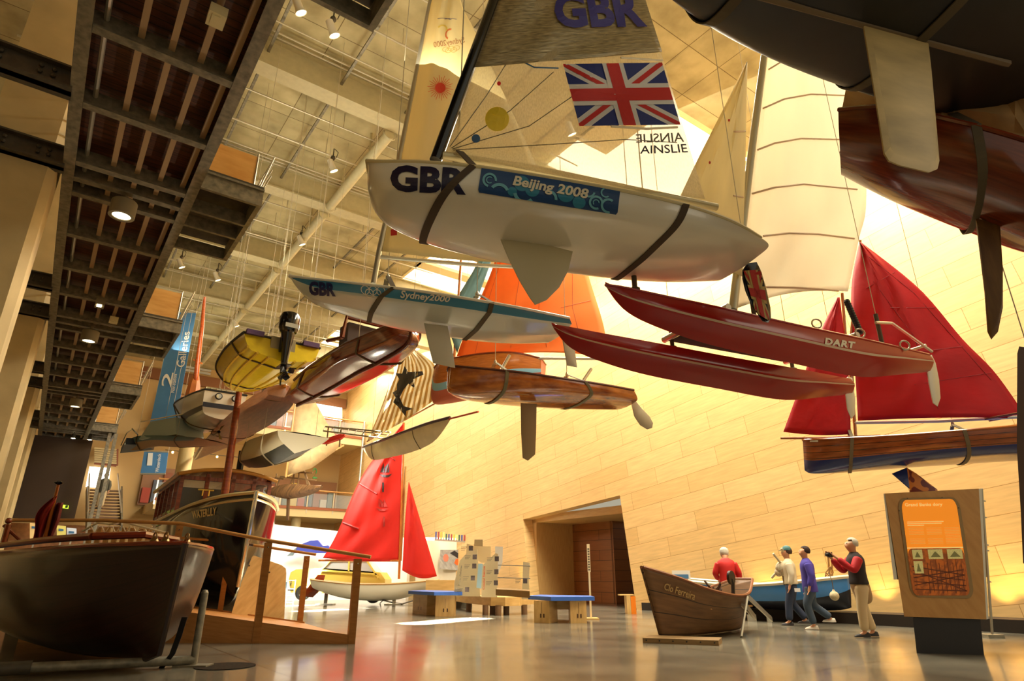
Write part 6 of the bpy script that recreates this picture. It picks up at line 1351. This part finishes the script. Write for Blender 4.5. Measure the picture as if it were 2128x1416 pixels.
for l in ([(670, 1183), (688, 1165)], [(688, 1164), (762, 1164)], [(726, 1165), (725, 1190)], [(762, 1165), (787, 1202)], [(668, 1186), (785, 1194)]): w.beam(cp(*l[0])-Vector((0, .03, 0)), cp(*l[1])-Vector((0, .03, 0)), .06, .06, up=Vector((0, 1, 0)))
w.build('pillars', yc, car)
for x, y in ((628, 1232), (775, 1238)):
    c_ = cp(x, y)+Vector((0, -.02, 0)); w = MB(); w.lathe(c_, Vector((0, 1, 0)), [(0, .05), (0, .26), (.05, .3), (.2, .3), (.2, 0)], 20); o = w.build('wheel', black, car, smooth=True); w = MB(); w.lathe(c_+Vector((0, -.02, 0)), Vector((0, 1, 0)), [(0, 0), (0, .15), (.03, .16)], 16); w.build('hubcap', chrome, o)
w = MB(); c_ = cp(606, 1212); w.lathe(c_, Vector((-1, -.3, 0)), [(0, .1), (.05, .09), (.06, 0)], 14); w.build('headlamp', chrome, car); w = MB(); w.box(cp(598, 1228), R*.3, Vector((0, 1.5, 0)), Z*.08); w.build('bumper', chrome, car)
w = MB(); q = cp(615, 1240); q = Vector((q.x-.5, q.y-.6, 0))
rk = thing('leaflet_rack', 'white wire leaflet rack standing left of the yellow car', 'rack', q)
for dx_ in (0, .3, .6): w.tube([q+R*dx_, q+R*dx_+Z*.95], .02, 6)
for z_ in (.1, .35, .6, .92): w.tube([q+Z*z_, q+R*.6+Z*z_], .015, 6)
w.build('wire_frame', mat('wire_white', (224, 222, 214), .4), rk); w = MB(); w.box(q+Z*.62-R*.02, R*.3, Vector((0, .06, 0)), Z*.25); w.build('leaflet', mat('leaflet_blue', (120, 150, 166), .5), rk)

# ================================================================== far end: balconies, stairs
def bal(nm, a, w0, w1, zf, label):
    t = thing(nm, label, 'balcony', H(a, w0, zf))
    w = MB(); w.box(H(a, w0, zf-.55), A*(AE-a), B*(w1-w0), Z*.5); w.build('slab', mat('slab_cream', (216, 192, 140), .6), t)
    w = MB(); w.box(H(a-.05, w0, zf-.08), A*.25, B*(w1-w0), Z*.16); w.build('edge_board', mat('edge_redwood', (150, 84, 50), .5), t)
    n = int((w1-w0)/1.7)
    for k in range(n+1):
        ww = w0+(w1-w0)*k/n; m_ = MB(); m_.box(H(a-.02, ww-.04, zf-.3), A*.05, B*.08, Z*1.35); m_.build('baluster', alu, t)
        if k < n: m_ = MB(); m_.box(H(a, ww+.08, zf+.1), A*.015, B*((w1-w0)/n-.16), Z*.85); m_.build('glass_pane', glass, t)
    w = MB(); w.tube([H(a-.05, w0, zf+1.12), H(a-.05, w1, zf+1.12)], .05, 8); w.build('handrail', rail, t, smooth=True)
    return t
zlo = zat(H(41, HW-.1, 0), 1063); zhi = zat(H(41, HW-.1, 0), 912)
bal('lower_gallery', 41, 5.0, HW-.1, zlo, 'lower glass-fronted gallery at the far end above the white box')
bal('upper_gallery', 41, 4.4, HW-.1, zhi, 'upper glass-fronted gallery at the far end with bright window')
gp = MB(); gp.tube([H(40.9, HW-.2, zlo-.6), H(40.9, HW-.2, zhi+1.2)], .07, 8); tag(gp.build('gallery_post', alu, smooth=True), 'slim vertical steel post at the right end of the far galleries', 'post')
cp2 = MB(); cp2.lathe(H(42, 13.4, 0), Z, [(0, .3), (zlo-.55, .3)], 18); tag(cp2.build('gallery_column', cream, smooth=True), 'round cream column holding up the lower gallery', 'column')
shc = [(176, 70, 50), (214, 186, 90), (110, 120, 110), (206, 200, 186), (150, 90, 60), (90, 100, 120)]
for zi, z0_ in enumerate((zlo, zhi)):
    t = thing('bookshelf', '%s far gallery wall of coloured display shelves' % ('lower' if zi == 0 else 'upper'), 'shelving', H(AE-.6, 12, z0_))
    w = MB(); w.box(H(AE-.3, 4.6, z0_), A*.25, B*12.4, Z*2.3); w.build('back_board', mat('shelf_brown', (150, 104, 64), .5), t)
    for k in range(23):
        w = MB(); w.box(H(AE-.5, 4.7+.53*k, z0_+.12+.0*k), A*.18, B*.45, Z*(.9+.5*((k*7) % 3))); w.build('display_block', mat('shelf_c%d' % (k % 6), shc[(k*5+zi) % 6], .6), t)
bw2 = MB(); pq = [PA(x, y, AE-.7) for x, y in ((656, 839), (711, 848), (711, 875), (660, 866))]; bw2.prism(pq, A*.05); o = struct(bw2.build('window_6', mat('far_window_light', (255, 250, 236), .4, emit=2.5)))
gs = thing('green_poster', 'small green number 2 cut-out on the lower far gallery', 'sign', PA(655, 990, AE-1.5)); 
w = MB()
for p_ in ring2d(.5, .7, .5, .3, .4, -1, 3.1, 10)+[[(0, 0), (1, 0), (1, .15), (0, .15)], [(.8, .45), (.95, .55), (.25, .15), (.1, .15)]]: w.prism([PA(650+x*9, 995-y*22, AE-1.5) for x, y in p_], A*.06)
w.build('numeral', mat('green_paint', (80, 170, 90), .5), gs)
# dark bay beneath the walkway's far end with bright landing window
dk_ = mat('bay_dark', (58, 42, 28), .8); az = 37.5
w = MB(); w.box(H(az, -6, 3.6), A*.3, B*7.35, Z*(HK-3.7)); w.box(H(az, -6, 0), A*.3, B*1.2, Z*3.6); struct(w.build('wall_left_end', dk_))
w = MB(); w.box(H(az+3.5, -6, 0), A*.3, B*9, Z*3.6); struct(w.build('wall_foyer', mat('foyer_wood', (170, 112, 60), .5, noise=.2)))
ex = thing('exit_sign', 'small green emergency exit sign glowing in the dark bay', 'sign', PA(136, 1052, az-.2))
w = MB(); q = [PA(x, y, az-.2) for x, y in ((129, 1049), (143, 1051), (142, 1058), (128, 1056))]; w.prism(q, A*.05); w.build('panel', mat('exit_green', (190, 220, 60), .4, emit=1.2), ex); w = MB(); w.box(PA(135, 1056, az-.25), B*.1, A*.02, Z*.12); w.build('pictogram', mat('exit_dark', (30, 70, 20), .5), ex)
lw = [PA(x, y, AE-.5) for x, y in ((186, 970), (230, 973), (224, 1016), (178, 1012))]; w = MB(); w.prism(lw, A*.04); struct(w.build('window_7', mat('far_window_light', (255, 250, 236), .4, emit=2.5)))
lv = thing('louvred_shutter', 'pale louvred shutter above the bright landing window', 'shutter', PA(218, 950, AE-.6))
for k in range(7): w = MB(); a_, b_ = PA(196, 932+k*4.6, AE-.7), PA(242, 936+k*4.6, AE-.7); w.beam(a_, b_, .12, .1); w.build('louvre', cream, lv)
w = MB(); w.beam(PA(196, 962, AE-.6), PA(242, 967, AE-.6), .1, .2); w.beam(PA(244, 934, AE-.6), PA(243, 968, AE-.6), .2, .1, up=B); w.build('frame', mat('edge_redwood', (150, 84, 50)), lv)
stt = thing('open_stair', 'dark open-tread staircase coming down from the bright landing', 'staircase', PA(215, 1090, 36))
for k in range(13):
    y = 1018+k*6.2; a_, b_ = PA(183, y, AE-1.5-k*.42), PA(250, y+3, AE-1.5-k*.42); w = MB(); w.box(a_, b_-a_, -A*.35, -Z*.07); w.build('tread', mat('tread_wood', (120, 86, 50), .5), stt)
for x in (181, 252): w = MB(); w.beam(PA(x, 1016, AE-1.5), PA(x, 1098, AE-7), .08, .3); w.build('stringer', steel, stt)
w = MB(); w.tube([PA(186, 985, AE-1.4), PA(183, 1065, AE-7)], .04, 6); w.tube([PA(245, 985, AE-1.4), PA(252, 1065, AE-7)], .04, 6); w.build('handrail', alu, stt)
sp_ = thing('lift_frame', 'tall slim steel frame rising beside the far staircase', 'frame', PA(182, 1100, 36))
w = MB()
for x in (176, 190): q = PA(x, 1130, 35.5); q.z = 0; w.beam(q, q+Z*HK, .14, .14, up=A)
w.build('upright', steel, sp_)
# low cabinets and notices below the bay
for i, (x0_, x1_, y0_, y1_, c_, l_) in enumerate(((62, 82, 1087, 1120, (236, 200, 130), 'lit cream doorway panel low at the left beyond the dark launch'), (118, 137, 1092, 1118, (220, 206, 110), 'yellow and blue poster beside the red flag'), (139, 159, 1097, 1117, (206, 212, 216), 'white notice with text right of the yellow poster'))):
    t = thing('notice_board', l_, 'poster', PA(x0_, y1_, 34)); w = MB(); w.prism([PA(x0_, y1_, 34), PA(x1_, y1_, 34), PA(x1_, y0_+2, 34), PA(x0_, y0_, 34)], A*.05); w.build('board', mat('notice_%d' % i, c_, .5, emit=.25), t)
    w = MB(); w.prism([PA(x0_+4, y0_+12, 33.96), PA(x1_-5, y0_+12, 33.96), PA(x1_-5, y0_+8, 33.96), PA(x0_+4, y0_+7, 33.96)], A*.02); w.build('printed_block', bblue, t)
    q = PA((x0_+x1_)/2, y1_, 34.1); w = MB(); w.beam(Vector((q.x, q.y, 0)), q, .06, .06, up=A); w.build('post', alu, t)
cr2 = thing('ship_wheel_post', 'short dark varnished tiller and post at the left edge beyond the dark launch', 'tiller', P(30, 1105, 11))
w = MB(); w.tube([P(8, 1092, 11), P(45, 1126, 11)], .03, 8); w.ball(P(18, 1083, 11), .055, 10); w.lathe(P(18, 1090, 11), Z, [(-.3, .05), (0, .05)], 8); w.build('tiller', mahog, cr2, smooth=True)

# ================================================================== people
def skin(name, vs, es, rs, m, parent, root=0, sub=2, off=(0, 0, 0)):
    me = bpy.data.meshes.new(name); me.from_pydata([tuple(v) for v in vs], es, []); o = bpy.data.objects.new(name, me); S.collection.objects.link(o)
    me.materials.append(m)
    md = o.modifiers.new('Skin', 'SKIN'); sv = me.skin_vertices[0].data
    for i, r in enumerate(rs):
        sv[i].radius = r if isinstance(r, tuple) else (r, r); sv[i].use_root = (i == root)
    md.use_smooth_shade = True; sb = o.modifiers.new('Subsurf', 'SUBSURF'); sb.levels = sub; sb.render_levels = sub
    o.parent = parent; o['_o'] = [0, 0, 0]; return o
skin_m = mat('skin_tone', (206, 150, 112), .5)
def person(label, foot, height, yaw, arms, legs, cloth, headtilt=0, lean=0, cap=None, hairc=None, props=None):
    k = height/1.78; b_ = foot; root = thing('person', label, 'person', b_); root.rotation_euler = (0, 0, yaw); root.scale = (k, k, k); root['_o'] = [0, 0, 0]
    hx = lean
    vs, es, rs = [], [], []
    def add(p, r, par=None):
        vs.append(p); rs.append(r); i = len(vs)-1
        if par is not None: es.append((par, i))
        return i
    pe = add((0, 0, .96), .12); sp1 = add((hx*.4, 0, 1.14), .115, pe); ch = add((hx*.8, 0, 1.34), (.105, .1), sp1); nb = add((hx, 0, 1.45), .075, ch); nk = add((hx+.01, 0, 1.51), .066, nb)
    ht = headtilt; jaw = add((hx+.03+ht*.05, 0, 1.575-ht*.02), .085, nk); mid_ = add((hx+.015+ht*.11, 0, 1.655-ht*.05), .108, jaw); crn = add((hx+.0+ht*.15, 0, 1.72-ht*.07), .092, mid_)
    nose = add((hx+.13+ht*.1, 0, 1.625-ht*.08), .015, mid_)
    for s_ in (1, -1): add((hx+.0+ht*.1, s_*.095, 1.64-ht*.05), .016, mid_)
    for s_, (el, wr, pm_) in zip((1, -1), arms):
        sh = add((hx*.9, s_*.165, 1.385), .045, ch); e_ = add(el, .04, sh); w_ = add(wr, .028, e_)
        d = (Vector(wr)-Vector(el)).normalized(); pa = add(tuple(Vector(wr)+d*.07), (.034, .02), w_); pav = Vector(wr)+d*.07
        sd = d.cross(Vector((0, 0, 1)) if abs(d.z) < .8 else Vector((1, 0, 0))).normalized(); dn_ = Vector(pm_)
        for q in range(4):
            f0_ = pav+sd*(.024-.016*q); l = (.075, .085, .08, .062)[q]; a1_ = add(tuple(f0_+d*.03), .0095, pa); a2_ = add(tuple(f0_+d*(.03+l*.5)+dn_*.012), .009, a1_); add(tuple(f0_+d*(.03+l*.8)+dn_*.035), .008, a2_)
        t1 = add(tuple(pav+sd*.035-d*.03), .011, pa); add(tuple(pav+sd*.055+d*.015+dn_*.02), .009, t1)
    for s_, (kn_, an_) in zip((1, -1), legs):
        hp = add((0, s_*.09, .9), .085, pe); kk = add(kn_, .058, hp); aa = add(an_, .04, kk); add((an_[0]+.1, an_[1], an_[2]-.045), .036, aa)
    skin('body', vs, es, rs, skin_m, root)
    top, sleeve, trou, shoe, longtop = cloth
    z0_ = .78 if longtop else .92; w = MB()
    prof = [(z0_, .15, .195), (z0_+.02, .158, .2), (1.0, .148, .188), (1.14, .14, .18), (1.28, .148, .2), (1.37, .14, .21), (1.43, .11, .185), (1.47, .08, .12), (1.5, .068, .075)]
    w.grid([[Vector((hx*max(0, (z_-.9)/.6)+rx*math.cos(t)*(1+.02*math.sin(3*t+z_*9)), ry*math.sin(t)*(1+.015*math.sin(5*t+z_*14)), z_)) for t in [q*2*PI/24 for q in range(24)]] for z_, rx, ry in prof], closeu=True)
    w.build('jacket', top, root, smooth=True, solid=.012)
    sm = sleeve if sleeve is not None else top
    for s_, (el, wr, pm_) in zip((1, -1), arms):
        skin('sleeve', [(hx*.9, s_*.165, 1.395), tuple(Vector((hx*.9, s_*.175, 1.38)).lerp(Vector(el), .5)), el, tuple(Vector(el).lerp(Vector(wr), .94))], [(0, 1), (1, 2), (2, 3)], [.098, .09, .078, .058], sm, root, root=1)
    vs, es, rs = [], [], []
    a = add((0, 0, .98), .16); b2_ = add((0, 0, .88), .17, a)
    for s_, (kn_, an_) in zip((1, -1), legs):
        hp = add((kn_[0]*.25, s_*.1, .76), .118, b2_); kk = add(kn_, .095, hp); add((an_[0]-.0, an_[1], an_[2]+.02), .085, kk)
    skin('trousers', vs, es, rs, trou, root)
    for s_, (kn_, an_) in zip((1, -1), legs):
        w = MB(); x_, y_, z_ = an_[0], an_[1], an_[2]-.07
        rows = [[Vector((x_+dx_, y_+hw2*math.cos(t), z_+max(0, .0)+h_*max(0, math.sin(t))*1.0+.012*0)) for t in [i*2*PI/12 for i in range(12)]] for dx_, hw2, h_ in ((-.085, .02, .03), (-.07, .04, .08), (0, .045, .09), (.09, .05, .06), (.16, .045, .045), (.195, .02, .02))]
        w.grid(rows, closeu=True); w.face(rows[0]); w.face(rows[-1]); w.build('shoe', shoe, root, smooth=True)
    hc = (hx-.012+ht*.13, 0, 1.685-ht*.06)
    if hairc:
        w = MB(); w.ball(Vector(hc)-Vector((.008, 0, .01)), .112, 20, sc=(1.02, .93, .98)); o = w.build('hair', hairc, root, smooth=True)
        # trim hair off the face
        bm = bmesh.new(); bm.from_mesh(o.data); kill = [v for v in bm.verts if v.co.x > hc[0]+.03 and v.co.z < hc[2]+.03 or v.co.z < hc[2]-.095]; bmesh.ops.delete(bm, geom=kill, context='VERTS'); bm.to_mesh(o.data); bm.free()
    if cap:
        w = MB(); w.lathe(Vector(hc)+Vector((0, 0, .015)), Z, [(0, .108), (.04, .106), (.08, .085), (.105, .05), (.115, 0)], 18); w.prism([Vector(hc)+Vector(p) for p in ((.08, .07, .02), (.17, .05, .0), (.19, 0, -.005), (.17, -.05, .0), (.08, -.07, .02))], Vector((0, 0, .012))); w.build('cap', cap, root, smooth=True)
    for s_ in (1, -1): w = MB(); w.ball(Vector((hx+.098+ht*.1, s_*.032, 1.667-ht*.06)), .011, 8); w.build('eye', mat('eye_dark', (40, 30, 26), .3), root, smooth=True)
    w = MB(); w.tube([Vector((hx+.098+ht*.06, y_, 1.592-ht*.05)) for y_ in (-.022, 0, .022)], .007, 5); w.build('mouth', mat('lip_tone', (160, 90, 78), .5), root)
    return root, k
def yawto(px): return math.atan2(px[1], px[0])
hang = lambda x, s_: ((x-.03, s_*.24, 1.12), (x+.05, s_*.25, .88), (.5, 0, 0))
denim = mat('denim', (44, 58, 84), .8, noise=.2, nscale=20); tn = mat('shoe_dark', (34, 28, 26), .6)
f4 = pz(1806, 1325)
h4 = zat(f4, 1117)
r4, k4 = person('person in dark waistcoat and red shirt aiming a small camera, jacket round the waist', f4, h4, math.radians(176), [((.16, .24, 1.16), (.38, .10, 1.40), (0, 0, .4)), ((.18, -.24, 1.16), (.40, -.10, 1.40), (0, 0, .4))],
    [((.08, .1, .5), (.10, .1, .08)), ((-.04, -.1, .5), (-.14, -.1, .08))], (mat('waistcoat_dark', (48, 42, 44), .8), mat('shirt_red', (190, 24, 34), .7), mat('trousers_cream', (214, 196, 156), .8), tn, False), hairc=mat('hair_grey', (196, 190, 172), .8), headtilt=.1)
w = MB(); w.box(Vector((.43, -.07, 1.41)), Vector((.06, 0, 0)), Vector((0, .14, 0)), Vector((0, 0, .09))); w.lathe(Vector((.49, 0, 1.455)), Vector((1, 0, 0)), [(0, .035), (.05, .032), (.05, 0)], 14)
cm_ = w.build('camera', mat('camera_black', (30, 30, 32), .4)); cmt = tag(cm_, 'small black camera held up by the person in the waistcoat', 'camera'); cmt.location = r4.location; cmt.rotation_euler = r4.rotation_euler; cmt.scale = r4.scale
skin('tied_jacket', [(0, 0, .98), (0, 0, .9), (-.04, .02, .72), (-.05, .03, .55)], [(0, 1), (1, 2), (2, 3)], [.17, .185, .16, .12], mat('tied_jacket_tan', (176, 146, 104), .8, noise=.15, nscale=12), r4)
f1_ = pz(1524, 1303)
person('person in red jacket and pale cap looking down beyond the dory', f1_, zat(f1_, 1135), math.radians(78), [((.05, .27, 1.14), (.22, .2, 1.02), (0, 0, -.3)), ((.05, -.27, 1.14), (.1, -.26, .9), (0, 0, -.3))], [((.03, .1, .5), (0, .1, .08)), ((.03, -.1, .5), (0, -.1, .08))],
    (mat('jacket_red', (206, 30, 26), .7), None, denim, tn, True), headtilt=.9, lean=.06, cap=mat('cap_pale', (206, 204, 190), .7), hairc=mat('hair_grey', (196, 190, 172)))
f2_ = pz(1657, 1301)
person('person in white jacket and teal cap walking past the blue boat with a white paper', f2_, zat(f2_, 1137), math.radians(160), [hang(0, 1), ((0, -.25, 1.12), (.06, -.25, .9), (.5, 0, 0))], [((.12, .1, .5), (.16, .1, .08)), ((.04, -.1, .5), (-.22, -.1, .12))],
    (mat('jacket_white', (216, 204, 172), .8), None, denim, tn, False), cap=mat('cap_teal', (70, 116, 116), .7), hairc=mat('hair_brown', (70, 50, 36), .8))
f3_ = pz(1697, 1309)
person('person in purple hooded top and jeans striding left just behind the one in white', f3_, zat(f3_, 1135), math.radians(165), [hang(0, 1), hang(0, -1)], [((.14, .1, .52), (.05, .1, .08)), ((-.02, -.1, .5), (-.36, -.1, .22))],
    (mat('hoodie_purple', (78, 66, 170), .8, noise=.1), None, mat('denim_grey', (62, 78, 96), .8), mat('shoe_pale', (196, 188, 170), .6), True), hairc=mat('hair_dark_brown', (46, 28, 20), .8))
f5 = PA(206, 1058, AE-4.5)
person('person in grey coat and pale trousers coming down the far staircase', f5, (zat(f5, 983)-f5.z), math.radians(-70), [hang(0, 1), hang(0, -1)], [((.1, .1, .5), (.1, .1, .08)), ((-.02, -.1, .5), (-.08, -.1, .08))], (mat('coat_grey', (90, 88, 74), .8), None, mat('trousers_pale', (196, 176, 136), .8), tn, True), hairc=mat('hair_dark_brown', (46, 28, 20)))
pp = MB(); q = r4.location; c_ = P(1652, 1231, tof(f2_)-.25); pp.box(c_, R*.13, Vector((0, .01, 0)), Z*.08); tag(pp.build('paper', mat('paper_white', (240, 238, 230), .6)), 'small white paper held by the person in the white jacket', 'paper')
# ================================================================== wall washers and pools of light
for px in (1590, 1700, 1835, 2000, 2090, 2160):
    q = PW(px, 1290, HW-.35); q.z = .28; spot('wall_washer', q, q+Z*3+B*.55, 75, 95, .9, (1, .66, .22), .05)
q = PW(1075, 1250, HW-.5); q.z = .3; spot('wall_washer', q, q+Z*3+B*.5, 90, 90, .9, (1, .66, .22), .05)
for (x, y), pw in (((690, 1268), 900), ((930, 1291), 1100), ((640, 1258), 500)):
    tgt = pz(x, y); l = area('sun_shaft', tgt+Vector((1.5, -1.0, 11)), tgt, 2.6, .45, pw*1.5, (1, .95, .82), math.radians(4))

area('box_fill', P(620, 1060, 24)+Z*2.5, P(700, 1170, 30), 4, 1.5, 650, (1, .95, .85))  # added unseen light that whitens the front of the exhibition box

tb = MB(); tb.box(H(AE-.35, 1.5, zhi+3.0), A*.3, B*(HW-1.6), Z*.7); struct(tb.build('trim_2', mat('brown_fascia', (130, 82, 44), .5)))
for i, (w0_, w1_) in enumerate(((5.2, 7.4), (8.0, 10.2), (10.8, 12.6))):
    t = thing('window_blind', 'pale slatted blind high on the end wall, %s from the left' % ordn[i].replace('nearest', 'first'), 'blind', H(AE-.3, w0_, zhi+4.3), 'end wall blinds')
    for k in range(6): m_ = MB(); m_.box(H(AE-.12, w0_, zhi+3.9+.22*k), A*.1, B*(w1_-w0_), Z*.15); m_.build('slat', mat('blind_grey', (196, 196, 190), .5), t)
for k in range(5):
    q = H(40.6, 5.4+k*.8, zlo+2.6); m_ = MB(); m_.ball(q, .07, 8); tag(m_.build('string_lamp', mat('warm_bulb', (255, 200, 110), .4, emit=12), smooth=True), 'tiny warm lamp in a string over the lower far gallery', 'lamp', 'string lamps over the lower gallery')
m_ = MB(); m_.tube([H(40.6, 5.0, zlo+2.7), H(40.6, 9.0, zlo+2.7)], .02, 5); tag(m_.build('lamp_track', dsteel), 'thin dark track carrying the tiny lamps over the lower far gallery', 'lamp track')
